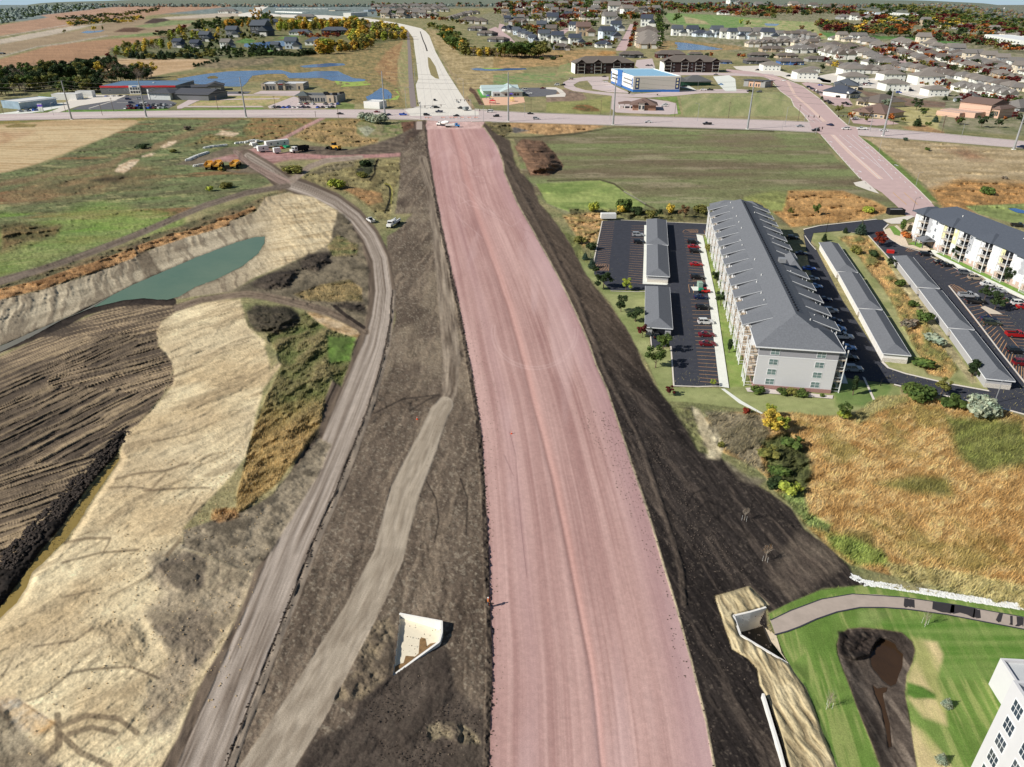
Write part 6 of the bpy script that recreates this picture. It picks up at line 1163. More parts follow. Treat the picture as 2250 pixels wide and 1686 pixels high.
pr=MB(); pr.box(11,11.3,-5,-4.7,0,3.1); pr.box(15.7,16,-5,-4.7,0,3.1); pr.box(11,11.3,-.4,-.1,0,3.1); pr.box(15.7,16,-.4,-.1,0,3.1); pr.box(11,16,-4.9,-4.75,2.7,3.1); po=pr.obj('entrance_porch',WM['dark grey'],BP); f=MB(); hip(f,11,16,-5,0,3.1,1.9,ov=.5,gable='y'); f.obj('porch_roof',ROOFA,po); g=MB(); gwall(g,11,16,-5,-.2,3.1,1.7); g.obj('porch_gable',WM['dark grey'],po)
for x,y in ((20,6),(36,12),(52,7),(66,12)): v_=MB(); v_.cyl((x,y,BH+1.5),(x,y,BH+3.2),.2,.2,6); v_.obj('vent_pipe',WHITE,BP)
# garages
GW=mat('garage white siding',(232,230,226),.8,.04,.6,.12,stretch=(1,1,8)); GG=mat('garage grey siding',(176,176,178),.8,.04,.6,.12,stretch=(1,1,8)); STN=mat('stacked stone',(206,200,190),.9,.25,4,.1,bump=.03)
def garage(k,fl,nl,nr,label,doors='E',bay=3.0,near_open=False):
    a=Vector(G(*Z1(k,*fl),2.8)); c=Vector(G(*Z1(k,*nl),2.8)); d=Vector(G(*Z1(k,*nr),2.8)); wv=d-c; yv=a-c; ang=math.atan2(yv.y,yv.x)-math.pi/2; w_=wv.length*abs(math.cos(math.atan2(wv.y,wv.x)-ang))-1.0; L=yv.length-1.0
    r=empty('garage',(c.x,c.y,0),ang,label,'garage','long garages of the apartment blocks'); b=MB(); x0,y0=.5,.5; b.box(x0,x0+w_,y0,y0+L,0,2.8,0); b.box(x0-.06,x0+w_+.06,y0-.08,y0,0,1.3 if not near_open else .6,1); b.obj('wall',[GG if doors=='E' else GW,STN],r)
    f=MB(); hip(f,x0,x0+w_,y0,y0+L,2.82,1.7,ov=.5); f.obj('roof',ROOFA,r)
    e=MB(); o_=.5; e.box(x0-o_-.05,x0-o_+.02,y0-o_,y0+L+o_,2.62,2.86); e.box(x0+w_+o_-.02,x0+w_+o_+.05,y0-o_,y0+L+o_,2.62,2.86); e.box(x0-o_,x0+w_+o_,y0-o_-.05,y0-o_+.02,2.62,2.86); e.obj('fascia',FRAME,r)
    n=int(L/bay)
    for i in range(n):
        for sd in doors: slab_door(r,y0+(i+.5)*L/n,.02,2.4,2.1,sd,x0 if sd=='W' else x0+w_)
    if near_open: MB().box(x0+w_*.25,x0+w_*.75,y0-.1,y0-.02,.05,2.2).obj('doorway',DARKW,r)
    return r
garage('5',(540,258),(537,432),(690,440),'hip roofed garage at the far end of the left car park','E'); garage('5',(540,436),(537,650),(700,658),'hip roofed garage with stone end wall in the middle of the left car park','E'); garage('5',(530,722),(527,1008),(722,1018),'separate hip roofed garage nearest the camera in the left car park','E',near_open=True)
garage('5',(1735,420),(1857,620),(2007,629),'farthest of the three garages behind the long apartment block','W'); garage('6',(128,625),(268,875),(436,882),'middle of the three garages behind the long apartment block','W'); garage('6',(272,882),(440,1190),(638,1207),'nearest of the three garages behind the long apartment block, with stone end','W')
garage('6',(512,514),(680,730),(838,741),'farthest grey garage beside the dry grass strip','E'); garage('6',(690,740),(895,1012),(1073,1021),'middle grey garage beside the dry grass strip','E'); garage('6',(905,1020),(1155,1365),(1358,1380),'nearest grey garage beside the dry grass strip','E')
# bin enclosures
def box_bldg(name,k,pL,pR,dep,h,wall,roof,label,cat='building',kind='flat',rise=2,par=.5,ov=.4,gable=''):
    r,w_=site(name,k,pL,pR,label,cat); b=MB(); b.box(0,w_,0,dep,0,h,0)
    if kind=='flat':
        b.box(0,w_,0,.3,h,h+par); b.box(0,w_,dep-.3,dep,h,h+par); b.box(0,.3,.3,dep-.3,h,h+par); b.box(w_-.3,w_,.3,dep-.3,h,h+par)
        MB().box(.3,w_-.3,.3,dep-.3,h,h+.08).obj('roof',roof,r)
    else:
        f=MB(); hip(f,0,w_,0,dep,h,rise,ov=ov,gable=gable); f.obj('roof',roof,r)
        if gable: gwall(b,0,w_,0,dep,h,rise,ov=ov)
    b.obj('wall',wall,r); return r,w_
r,w_=box_bldg('bin_enclosure','6',(487,232),(592,232),4,2.2,BLACKM,WM['grey'],'dark slatted bin enclosure at the pink avenue','bin enclosure'); r,w_=box_bldg('bin_enclosure','6',(600,330),(645,340),4,2.2,WM['tan'],WM['cream'],'tan bin enclosure beside the right apartment block','bin enclosure')
# hotel corner bottom right
ann=G(2171.7,1503.5); HT=empty('hotel_building',(ann[0],ann[1],0),math.radians(-4),'tall white building with black framed windows cut by the right frame edge','building')
b=MB(); b.box(0,30,-11,0,0,5.0); b.box(.0,30,-.35,0,5,5.6); b.box(0,.35,-11,-.35,5,5.6); b.obj('wall',mat('white render',(212,212,214),.8,.02,.5,.1),HT); MB().box(.35,30,-11,-.35,5,5.06).obj('roof',mat('grey membrane roof',(196,200,202),.8,.05,.5),HT); v_=MB(); v_.cyl((4.2,-3.6,5),(4.2,-3.6,5.9),.25,.25,8); v_.obj('roof_vent',STEEL,HT)
tb=G(2133,1686); lx=tb[0]-ann[0]; ly=tb[1]-ann[1]; c_,s_=math.cos(math.radians(4)),math.sin(math.radians(4)); LX=lx*c_-ly*s_; LY=lx*s_+ly*c_
b=MB(); b.box(LX,LX+30,LY-40,LY,0,16.2); b.box(LX,LX+.4,LY-40,LY-.4,16.2,17); b.box(LX,LX+30,LY-.4,LY,16.2,17); tw=b.obj('tower_wall',mat('white tower render',(206,206,208),.8,.02,.5,.1),HT); MB().box(LX+.4,LX+30,LY-40,LY-.4,16.2,16.26).obj('tower_roof',mat('grey membrane roof',(196,200,202)),HT)
BF=mat('black window frame',(24,24,26),.5,.1,2)
for f_ in range(5):
    for yy in (-2.4,-6.0,-10.5,-14,-18.5): win(HT,LY+yy,1.3+f_*3.1,1.7,1.9,'W',LX,mull=2)
g1='cars parked in the left apartment car park'
for x,y,c,kd,l in ((862,415,'black','suv','black car parked at the far end of the row by the white sidewalk'),(866,446,'red','sedan','red car second from the far end of the row by the sidewalk'),(877,478,'black','suv','small black car just below the far red one'),(884,568,'red','sedan','bright red car parked alone between empty stalls'),(890,660,'black','suv','large black car just above the equipment in the stall row'),(916,797,'dark blue','sedan','dark blue car just below the red and green equipment'),(930,870,'black','suv','black people carrier second below the equipment'),(948,970,'white','suv','white car in the row by the sidewalk'),(955,1058,'dark red','sedan','upper of the two dark red cars at the near end of the row'),(962,1122,'dark red','sedan','lower of the two dark red cars, nearest the camera')): car(x,y+8,c,kd,-2,l,g1,1.05,'5')
car(478,370,'silver','suv',-2,'silver car parked beside the far double garage',g1,1.05,'5'); car(488,422,'black','suv',-2,'black car parked beside the far double garage',g1,1.05,'5'); car(600,1068,'black','suv',90,'black car in the shade in front of the nearest garage',g1,1.0,'5')
g2='cars in the shade behind the long apartment block'
for i,(x,y,c,kd) in enumerate(((1550,392,'black','suv'),(1612,500,'dark blue','sedan'),(1665,605,'blue','sedan'),(1688,675,'silver','sedan'),(1708,728,'light blue','sedan'),(1772,820,'dark blue','sedan'),(1812,900,'silver','suv'),(1842,968,'dark blue','sedan'),(1862,1026,'light blue','suv'),(1898,1082,'white','pickup'),(1930,1155,'light blue','sedan'),(1942,1230,'black','suv'))): car(x,y,c,kd,-8,f'{c} car parked in the shade behind the long apartment block, {ordn(i,13)} from the far end',g2,1.05,'5')
car(1970,1305,'silver','suv',-5,'silver car nearest the camera in the shade behind the long apartment block',g2,1.08,'5')
g3='cars in the right apartment car park'
for x,y,c,kd,a,l in ((740,508,'black','suv',-10,'black car at the far end of the row by the right apartment block'),(843,563,'black','sedan',-10,'upper of two black cars side by side by the right block'),(887,582,'black','sedan',-10,'lower of two black cars side by side by the right block'),(1010,636,'grey','suv',-12,'grey car alone between empty stalls by the right block'),(1082,672,'beige','suv',-12,'white and brown estate car by the right block'),(1170,716,'white','sedan',-12,'white saloon below the estate car'),(1243,760,'silver','sedan',-12,'silver saloon below the white saloon'),(1030,795,'silver','pickup',-8,'silver pickup truck at the tip of the striped island'),(1082,838,'black','pickup',-8,'black pickup truck beside the silver pickup'),(1345,826,'black','sedan',-12,'black car beside a white one at the right frame edge'),(1388,850,'white','suv',-12,'white car at the right frame edge'),(1425,874,'red','sedan',-12,'red car cut by the right frame edge'),(1178,958,'dark blue','sedan',-10,'dark blue car behind the olive one'),(1190,984,'green','suv',-10,'olive green car in the middle of the right car park'),(1368,1070,'red','pickup',-8,'bright red pickup truck in the right car park'),(1362,1182,'black','suv',-8,'black car below the red pickup'),(1408,1266,'dark red','suv',-8,'dark red car at the lower right of the car park'),(1380,308,'black','pickup',-20,'black pickup beyond the right apartment block')): car(x,y,c,kd,a,l,g3,1.1,'6')
g4='vehicles on the crossing arterial road'
for x,y,c,kd,a,l in ((158,641,'dark red','sedan',0,'dark red car on the road left of the intersection'),(292,676,'dark blue','sedan',180,'dark car just right of the tall pole at the silver bushes'),(475,676,'blue','pickup',0,'bright blue pickup truck approaching the intersection'),(760,678,'black','suv',0,'black car entering the intersection from the left'),(912,640,'dark blue','pickup',180,'dark blue pickup in the middle of the intersection'),(858,497,'black','sedan',-75,'black car waiting on the concrete road'),(1135,520,'white','sedan',80,'white car on the concrete road by the signal arm'),(830,588,'white','sedan',0,'white car at the mouth of the concrete road'),(882,588,'black','suv',0,'black car at the mouth of the concrete road'),(1178,598,'black','pickup',150,'black pickup towing a grey trailer at the corner'),(1120,688,'black','sedan',180,'black car leaving the intersection to the right'),(1605,694,'black','suv',180,'black car right of the intersection'),(1530,640,'white','van',180,'white van right of the intersection'),(2020,662,'black','sedan',0,'black car beyond the tall pole to the right'),(2090,724,'silver','suv',0,'silver car beyond the tall pole to the right')): car(x,y,c,kd,a,l,g4,1.25,'19')
for k,x,y,c,kd,a,l in (('20',1240,1042,'white','sedan',178,'white car on the arterial road below the brown bank'),('20',1955,1066,'black','pickup',178,'black pickup on the arterial road right of the brown bank'),('18',1922,830,'black','sedan',0,'black car on the arterial road by the wooden pole'),('22',870,1038,'silver','sedan',178,'silver car reaching the right hand intersection'),('22',1237,1022,'dark blue','sedan',120,'dark blue car turning at the right hand intersection'),('22',1060,1090,'black','suv',175,'black car left of the signal post at the right intersection'),('22',1425,1070,'white','suv',172,'white car in the right hand intersection'),('22',1620,1072,'white','pickup',172,'white pickup right of the intersection'),('22',1885,1090,'white','sedan',170,'white car behind the tall steel pole'),('22',670,480,'white','sedan',140,'white car climbing the pink avenue'),('22',1122,536,'blue','sedan',0,'bright blue car at the top of the office car park'),('22',262,612,'black','pickup',178,'black pickup on the side street by the dental office'),('22',376,620,'grey','suv',178,'grey car behind the black pickup on the side street'),('22',728,424,'black','suv',178,'black car between the white fourplexes'),('22',352,352,'black','suv',178,'black car left of the first white fourplex'),('4',2190,1192,'dark blue','sedan',170,'dark blue car at the right frame edge on the arterial road'),('20',705,487,'black','sedan',175,'black car on the loop street above the blue building'),('20',722,548,'white','sedan',175,'silver white car left of the blue building'),('20',300,520,'beige','van',170,'beige van at the bend of the loop street'),('20',1230,352,'black','suv',150,'black car left in the car park between dark blocks'),('20',1275,350,'black','sedan',150,'black car right in the car park between dark blocks'),('20',1290,378,'white','sedan',150,'white car in the car park between dark blocks'),('20',1680,606,'black','suv',150,'black car beside the green barn'),('20',1590,590,'white','sedan',150,'white car beside the green barn'),('20',1910,650,'white','pickup',178,'white pickup on the side street below the green barn'),('20',1990,650,'black','pickup',178,'black truck on the side street below the green barn'),('20',2120,582,'light blue','sedan',178,'pale blue car on the white apron'),('20',2060,462,'grey','sedan',178,'grey car before the right dark apartment block'),('20',1430,845,'white','suv',178,'white car behind the brown bank'),('20',1450,825,'white','sedan',178,'second white car behind the brown bank'),('19',1950,372,'white','van',178,'white van in the daycare car park'),('19',2165,352,'dark red','sedan',178,'dark red car in the daycare car park'),('19',2000,418,'white','pickup',178,'white pickup in the daycare car park'),('20',130,590,'white','van',178,'white box truck at the end of the loop street'),('20',205,590,'black','suv',178,'black car beside the white box truck'),('1',425,568,'black','sedan',30,'black car on the gravel farm road'),('1',68,670,'black','sedan',30,'black car on the gravel farm road at the left edge')): car(x,y,c,kd,a,l,'vehicles farther off',1.3,k)
cs=list(CARC); 
def carrow(k,x0,y0,x1,y1,n,where,a=80,skip=.15,sc=1.25):
    for i in range(n):
        if random.random()<skip: continue
        c=random.choice(['black','white','silver','dark blue','grey','black','white','dark red','blue']); t=i/max(1,n-1); car(x0+(x1-x0)*t,y0+(y1-y0)*t,c,random.choice(['sedan','suv','suv','pickup']),a,f'{c} vehicle {where}, place {ordn(i,n+1)} from the left','rows of cars at the shops',sc,k)
carrow('17',1540,765,2000,758,9,'in the nearest row before the hall'); carrow('17',1580,735,1740,730,4,'in the second row before the hall'); carrow('17',1820,728,2100,720,7,'before the grey showroom wall'); carrow('17',1600,698,1820,700,4,'in the middle of the grey car park',0); carrow('17',1300,612,1540,606,4,'right against the red banded hall'); carrow('17',1560,652,1700,645,3,'in the far row of the grey car park',0)
carrow('18',1120,752,1830,750,13,'along the road before the dark roofed store'); carrow('18',1440,710,1900,712,7,'at the wall of the dark roofed store'); carrow('18',580,575,720,575,2,'beside the grey gabled building',0); carrow('17',250,800,430,785,3,'before the white showroom')
carrow('22',980,560,1110,630,4,'in the upper left of the office car park',0); carrow('22',1200,735,1290,780,3,'in the lower left of the office car park',0); carrow('22',1260,640,1340,680,2,'at the offices',0); carrow('22',1420,760,1470,775,2,'at the lower offices',0); carrow('22',1540,945,1560,950,1,'before the brown roofed office',0,0)
carrow('22',1560,530,1700,535,4,'before the upper white fourplex',0); carrow('21',180,600,300,580,4,'beside the left white fourplex',0); carrow('21',690,680,880,640,5,'beside the middle white fourplex',0)
# site vehicles --------------------------------------------------------------
YEL=paint_mat('construction yellow',(226,170,64),.45); TARP=mat('dump box lining',(206,164,84),.7,.15,2); ORG=mat('safety orange',(236,84,30),.6,.05,2); REDM=paint_mat('equipment red',(200,40,30),.5); GRN=mat('equipment green',(40,140,104),.6,.1,1)
def dumper(k,x,y,ang,label):
    u,v=Z1(k,x,y); r=empty('dump_truck',W(u,v,gz(u,v)),math.radians(ang),label,'dump truck','yellow articulated dump trucks'); s=1.35; r.scale=(s,)*3
    b=MB(); b.box(-.5,.5,-4,2.5,.9,1.3); b.obj('chassis',BLACKM,r); b=MB(); b.box(-1.2,1.2,2.4,4.6,1.0,2.0); b.add([(-1.2,4.6,1.0),(1.2,4.6,1.0),(1.1,5.2,1.0),(-1.1,5.2,1.0),(-1.2,4.6,2.0),(1.2,4.6,2.0),(1.0,5.1,1.7),(-1.0,5.1,1.7)],[(4,5,6,7),(2,3,7,6),(1,2,6,5),(0,4,7,3)]); b.obj('hood',YEL,r); b=MB(); b.box(-.8,.8,1.3,2.5,1.2,3.1); b.obj('cab',GLASS,r); MB().box(-.9,.9,1.2,2.6,3.1,3.25).obj('cab_roof',YEL,r)
    b=MB(); b.add([(-1.0,-4.4,1.5),(1.0,-4.4,1.5),(1.0,.6,1.4),(-1.0,.6,1.4),(-1.5,-5,2.3),(1.5,-5,2.3),(1.5,1.0,2.9),(-1.5,1.0,2.9)],[(0,3,2,1),(0,4,7,3),(1,2,6,5),(3,7,6,2),(0,1,5,4)]); b.box(-1.6,-1.45,-5,1,2.2,2.9); b.box(1.45,1.6,-5,1,2.2,2.9); b.box(-1.6,1.6,.95,1.1,1.6,3.2); b.box(-1.3,1.3,-5.3,-4.9,1.5,2.1); b.obj('dump_box',YEL,r); MB().box(-1.4,1.4,-4.6,.8,2.0,2.2).obj('box_floor',TARP,r)
    for sx in (-1,1):
        for y_ in (-3.2,-1.5,3.6): MB().cyl((sx*.85,y_,.8),(sx*1.45,y_,.8),.8,.8,14).obj('wheel',TYRE,r)
    return r
dumper('16',455,665,12,'leftmost yellow dump truck in the yard'); dumper('16',600,655,8,'middle yellow dump truck in the yard, touching its neighbour'); dumper('16',880,650,5,'rightmost yellow dump truck in the yard, standing apart')
def trailer(name,k,x,y,ang,L,w_,h,label,m=None,win_=0,s=1.3,cat='trailer'):
    u,v=Z1(k,x,y); r=empty(name,W(u,v,SZ(u,v)),math.radians(ang),label,cat); r.scale=(s,)*3; b=MB(); b.box(-w_/2,w_/2,-L/2,L/2,.7,h); b.box(-w_/2+.1,w_/2-.1,-L/2+.1,L/2-.1,h,h+.12); b.obj('body',m or WHITE,r)
    for sx in (-1,1):
        for y_ in (-.5,.6): MB().cyl((sx*(w_/2-.25),y_-L*.05,.38),(sx*w_/2,y_-L*.05,.38),.38,.38,10).obj('wheel',TYRE,r)
    for i in range(win_): b=MB(); yy=-L/2+L*(i+.7)/(win_+.4); b.box(w_/2-.02,w_/2+.04,yy-.4,yy+.4,1.6,2.4); b.obj('window',PANE,r)
    b=MB(); b.cyl((-.4,L/2,.6),(0,L/2+1.3,.6),.05,.05,4); b.cyl((.4,L/2,.6),(0,L/2+1.3,.6),.05,.05,4); b.obj('tow_bar',BLACKM,r)
    MB().box(-.45,.45,-L/2-.04,-L/2,.8,2.5).obj('door',mat('trailer door',(206,212,218),.6,.05,2),r); return r
trailer('office_trailer','16',1545,315,-52,13,3,3.4,'long white site office trailer with windows',None,3); trailer('utility_trailer','16',1315,400,-55,5.5,2.6,3.2,'white boxy trailer left of the office trailer',None,1); trailer('utility_trailer','16',1545,425,-55,3.6,2.2,2.9,'small white trailer below the office trailer')
trailer('enclosed_trailer','5',272,262,92,6.2,2.4,2.6,'white enclosed trailer at the top corner of the left car park',s=1.15)
trailer('cargo_trailer','19',1235,625,150,5,2.4,2.4,'grey box trailer behind the black pickup at the intersection',mat('trailer grey',(150,156,156)),s=1.3)
car(1245,340,'white','pickup',150,'white pickup by the boxy white trailer','vehicles of the building site',1.25,'16')
def truck(k,x,y,ang,label,cabm,kind,s=1.2):
    u,v=Z1(k,x,y); r=empty('truck',W(u,v,gz(u,v)),math.radians(ang),label,'truck','trucks of the building site'); r.scale=(s,)*3
    MB().box(-.5,.5,-5,3.6,.7,1.0).obj('chassis',BLACKM,r); b=MB(); b.box(-1.1,1.1,1.6,3.2,.9,2.7); b.box(-.95,.95,3.2,4.6,.8,1.75); b.obj('cab',cabm,r); MB().box(-.95,.95,3.16,3.24,1.8,2.5).obj('windscreen',GLASS,r); b=MB(); b.box(-1.12,-1.08,2.0,3.0,1.8,2.5); b.box(1.08,1.12,2.0,3.0,1.8,2.5); b.obj('side_window',GLASS,r)
    if kind=='dump':
        b=MB(); b.add([(-1.2,-5,1.1),(1.2,-5,1.1),(1.2,1.3,1.1),(-1.2,1.3,1.1),(-1.3,-5.1,2.5),(1.3,-5.1,2.5),(1.3,1.3,2.8),(-1.3,1.3,2.8)],[(0,3,2,1),(0,4,7,3),(1,2,6,5),(3,7,6,2),(0,1,5,4)]); b.obj('dump_box',BLACKM,r)
    elif kind=='flat':
        b=MB(); b.box(-1.2,1.2,-5,1.4,1.1,1.3); b.obj('bed',WHITE,r); b=MB(); b.box(-1.2,-.8,-4.8,1.2,1.3,2.0); b.box(.8,1.2,-4.8,1.2,1.3,2.0); b.box(-.8,.8,-.5,1.2,1.3,2.4); b.obj('tool_boxes',WHITE,r)
    elif kind=='mixer':
        b=MB(); b.cyl((0,-4.6,2.9),(0,-2.2,2.4),.55,1.25,12); b.cyl((0,-2.2,2.4),(0,.9,1.9),1.25,.8,12); b.obj('mixer_drum',WHITE,r)
    for sx in (-1,1):
        for y_ in (-4,-2.7,3.7): MB().cyl((sx*.8,y_,.52),(sx*1.15,y_,.52),.52,.52,12).obj('wheel',TYRE,r)
    return r
truck('16',1900,400,145,'black dump truck with a white cab beside the pink yard',WHITE,'dump',1.5); truck('8',1912,545,165,'white service truck with tool boxes parked beside the haul road',WHITE,'flat',1.15); truck('19',960,815,60,'white concrete mixer truck at the head of the pink road',WHITE,'mixer',1.3); truck('19',1080,830,-90,'bright blue truck cab at the head of the pink road',paint_mat('truck blue',(50,150,220)),'flat',1.25)
car(1802,522,'white','pickup',120,'white pickup at the edge of the haul road','vehicles of the building site',1.1,'8')
def loader(k,x,y,ang,s,label,m=YEL):
    u,v=Z1(k,x,y); r=empty('wheel_loader',W(u,v,gz(u,v)),math.radians(ang),label,'loader'); r.scale=(s,)*3; b=MB(); b.box(-1,1,-3,0,.9,2.0); b.box(-.6,.6,0,1.6,.9,1.6); b.obj('body',m,r); MB().box(-.7,.7,-.9,.6,2.0,3.1).obj('cab',GLASS,r); MB().box(-.75,.75,-.95,.65,3.1,3.22).obj('cab_roof',m,r); b=MB(); b.box(-.7,-.5,1.4,3.2,.8,1.1); b.box(.5,.7,1.4,3.2,.8,1.1); b.add([(-1.4,3.0,.2),(1.4,3.0,.2),(1.4,4.1,.15),(-1.4,4.1,.15),(-1.4,2.9,1.3),(1.4,2.9,1.3)],[(0,1,2,3),(0,1,5,4),(0,3,4),(1,5,2)]); b.obj('bucket',BLACKM,r)
    for sx in (-1,1):
        for y_ in (-2.1,1.1): MB().cyl((sx*.75,y_,.75),(sx*1.25,y_,.75),.75,.75,12).obj('wheel',TYRE,r)
    return r
loader('2',680,1215,60,1.7,'yellow wheel loader parked right of the black dump truck'); 
# equipment in the stalls of the left lot
def crate(k,x,y,dx,dy,h,m,name,label,ang=0,s=1):
    u,v=Z1(k,x,y); p=W(u,v,SZ(u,v)); b=MB(); b.box(-dx/2,dx/2,-dy/2,dy/2,0,h); b.box(-dx/2-.06,dx/2+.06,-dy/2-.06,dy/2+.06,h-.15,h-.02); o=b.obj(name,m,None,p,math.radians(ang)); tag(o,label,name.replace('_',' ')); return o
crate('5',908,725,1.6,2.4,1.7,mat('pale green cabinet',(150,176,160)),'equipment_cabinet','pale green cabinet standing in the stall row'); crate('5',915,760,1.5,1.5,1.1,GRN,'storage_box','small green box beside the pale cabinet'); crate('5',880,742,2.4,3.8,.14,CONC,'concrete_pad','bare concrete pad in the stall row')
loader('5',940,772,85,.62,'small red lift machine among the parked cars',REDM)
crate('6',492,492,2.6,1.6,1.2,REDM,'red_skip','small bright red container at the kerb of the right car park',-15)
crate('16',1690,325,6,3,1.2,GRN,'green_tank','green tank right of the office trailer',-50); crate('16',1620,345,3,2,1.0,REDM,'red_pallet','stack of red material by the office trailer',-50); crate('16',1160,298,6,3,2.2,WHITE,'white_container','white container at the far edge of the yard',-60)
def blocks(pts,n,label,lw=3.6,k='16'):
    pts=Z(k,pts)
    for i in range(n):
        t=(i+.5)/n*(len(pts)-1); j=int(t); q=t-j; u=pts[j][0]+(pts[j+1][0]-pts[j][0])*q; v=pts[j][1]+(pts[j+1][1]-pts[j][1])*q
        b=MB(); b.box(-lw/2,lw/2,-.7,.7,0,.8); b.box(-lw/2+.3,lw/2-.3,-.45,.45,.8,1.3); o=b.obj('concrete_barrier',ROCK,None,W(u,v,gz(u,v)-.05),math.radians(random.uniform(20,70))); tag(o,f'{label}, {ordn(i,n)} from the left','concrete barrier','white concrete barriers stacked round the yard')
blocks([(90,550),(240,480),(420,420)],14,'white concrete barrier in the lower row left of the yard'); blocks([(370,350),(480,325),(560,320),(720,300)],12,'white concrete barrier in the upper row left of the yard'); blocks([(870,270),(1050,255),(1150,225),(1310,245)],14,'white concrete barrier in the row behind the yard'); blocks([(1110,290),(1200,285)],3,'white concrete barrier beside the white container'); blocks([(220,640),(340,620)],6,'pale concrete piece left of the yellow dump trucks')
# small things on the road bed
def cone(k,x,y,label,s=1.0):
    u,v=Z1(k,x,y); b=MB(); b.box(-.25,.25,-.25,.25,0,.05,0); b.cyl((0,0,.05),(0,0,.45),.17,.11,10,0); b.cyl((0,0,.45),(0,0,.65),.11,.08,10,1); b.cyl((0,0,.65),(0,0,.95),.08,.03,10,0); o=b.obj('traffic_cone',[ORG,WHITE],None,W(u,v,gz(u,v)),0); o.scale=(s,)*3; tag(o,label,'traffic cone')
cone('12',1000,700,'orange and white cone on the graded soil left of the light dirt road',.9); cone('12',1655,800,'orange and white marker standing on the pink road bed',.8)
# worker in orange vest at the edge of the pink road
def person(u,v,label):
    z=gz(u,v); r=empty('person',W(u,v,z),math.radians(-90),label,'person'); me=bpy.data.meshes.new('body')
    J=[(0,0,.95),(0,0,1.15),(0,0,1.38),(0,.01,1.50),(0,.02,1.62),(0,.02,1.74),(-.19,0,1.42),(-.27,.06,1.15),(-.24,.26,1.02),(.19,0,1.42),(.28,.02,1.14),(.26,.14,.92),(-.1,0,.92),(-.12,.05,.5),(-.12,.0,.08),(-.12,.16,.04),(.1,0,.92),(.13,-.05,.5),(.13,-.16,.08),(.13,-.02,.04)]
    Ed=[(0,1),(1,2),(2,3),(3,4),(4,5),(2,6),(6,7),(7,8),(2,9),(9,10),(10,11),(0,12),(12,13),(13,14),(14,15),(0,16),(16,17),(17,18),(18,19)]
    R=[.15,.15,.17,.06,.085,.09,.07,.05,.035,.07,.05,.035,.1,.075,.05,.045,.1,.075,.05,.045]
    me.from_pydata(J,Ed,[]); o=bpy.data.objects.new('body',me); COL.objects.link(o); o.parent=r
    sk_=o.modifiers.new('skin','SKIN'); 
    sv=me.skin_vertices[0].data if me.skin_vertices else None
    if sv is None:
        import bmesh
        bm=bmesh.new(); bm.from_mesh(me); bm.verts.layers.skin.verify(); bm.to_mesh(me); bm.free(); sv=me.skin_vertices[0].data
    for i,q in enumerate(R): sv[i].radius=(q,q*.85 if i<3 else q)
    sv[0].use_root=True; o.modifiers.new('sub','SUBSURF').levels=2; o.modifiers['sub'].render_levels=2
    me.materials.append(mat('skin',(214,160,130),.6,.05,5))
    # clothing over the body
    b=MB(); n=12
    def tube(b,prof,cx=0,cy=0,mi=0):
        rings=[]
        for z_,rx,ry,ox,oy in prof: rings.append([(cx+ox+rx*math.cos(2*math.pi*i/n),cy+oy+ry*math.sin(2*math.pi*i/n),z_) for i in range(n)])
        vs=[p for g in rings for p in g]; fs=[(a*n+i,a*n+(i+1)%n,(a+1)*n+(i+1)%n,(a+1)*n+i) for a in range(len(rings)-1) for i in range(n)]; b.add(vs,fs,mi)
    tube(b,[(.88,.19,.14,0,0),(1.1,.18,.14,0,0),(1.3,.21,.15,0,0),(1.44,.17,.12,0,0),(1.49,.08,.08,0,0)]); b.obj('vest',[ORG],r,smooth=True)
    t=MB(); tube(t,[(.1,.08,.08,-.12,.0),(.5,.1,.1,-.12,.04),(.92,.12,.13,-.1,0)]); tube(t,[(.1,.08,.08,.13,-.15),(.5,.1,.1,.13,-.05),(.92,.12,.13,.1,0)]); t.obj('trousers',[WM['dark grey']],r,smooth=True)
    s=MB(); tube(s,[(1.46,.075,.08,-.19,0),(1.15,.065,.065,-.27,.06),(1.06,.05,.05,-.25,.2)]); tube(s,[(1.46,.075,.08,.19,0),(1.14,.065,.065,.28,.02),(.97,.05,.05,.265,.11)]); s.obj('sleeves',[YL],r,smooth=True)
    h=MB(); tube(h,[(1.70,.14,.16,0,.02),(1.73,.12,.13,0,.02),(1.80,.10,.11,0,.02),(1.85,.05,.05,0,.02),(1.86,.001,.001,0,.02)]); h.obj('hard_hat',[WHITE],r,smooth=True)
    f=MB(); f.box(-.045,-.025,.095,.11,1.66,1.675); f.box(.025,.045,.095,.11,1.66,1.675); f.obj('eyes',[BLACKM],r); MB().box(-.012,.012,.09,.125,1.615,1.65).obj('nose',mat('skin',(1,1,1)),r)
    hd=MB()
    for sx,cx,cy,cz in ((-1,-.24,.26,1.02),(1,.26,.14,.92)):
        hd.box(cx-.02,cx+.02,cy-.03,cy+.06,cz-.05,cz+.03)
        for i in range(4): hd.cyl((cx,cy+.05,cz+.02-i*.02),(cx+.01*sx,cy+.12-.01*(i%2),cz-.01-i*.02),.009,.007,5)
        hd.cyl((cx,cy,cz+.03),(cx-.03*sx,cy+.06,cz+.05),.010,.008,5)
    hd.obj('hands',mat('skin',(1,1,1)),r); return r
person(1073,1330,'worker in orange vest and white hard hat at the edge of the pink road')
u,v=1078,1322; b=MB(); b.cyl((0,0,0),(0,0,2.3),.025,.02,6); b.box(-.05,.05,-.02,.02,1.7,2.3); o=b.obj('survey_rod',[ORG],None,W(1076,1334,.0)); tag(o,'thin upright survey rod beside the worker','survey rod')
MP=[(-60,268,-82,176),(158,263,140,178),(322,258,308,175),(541,258,529,170),(846,254,840,157),(1117,267,1117,159),(1347,274.6,1354,165),(1642,284,1652,179),(1940,299,1959,201),(2227,329,2247,236)]
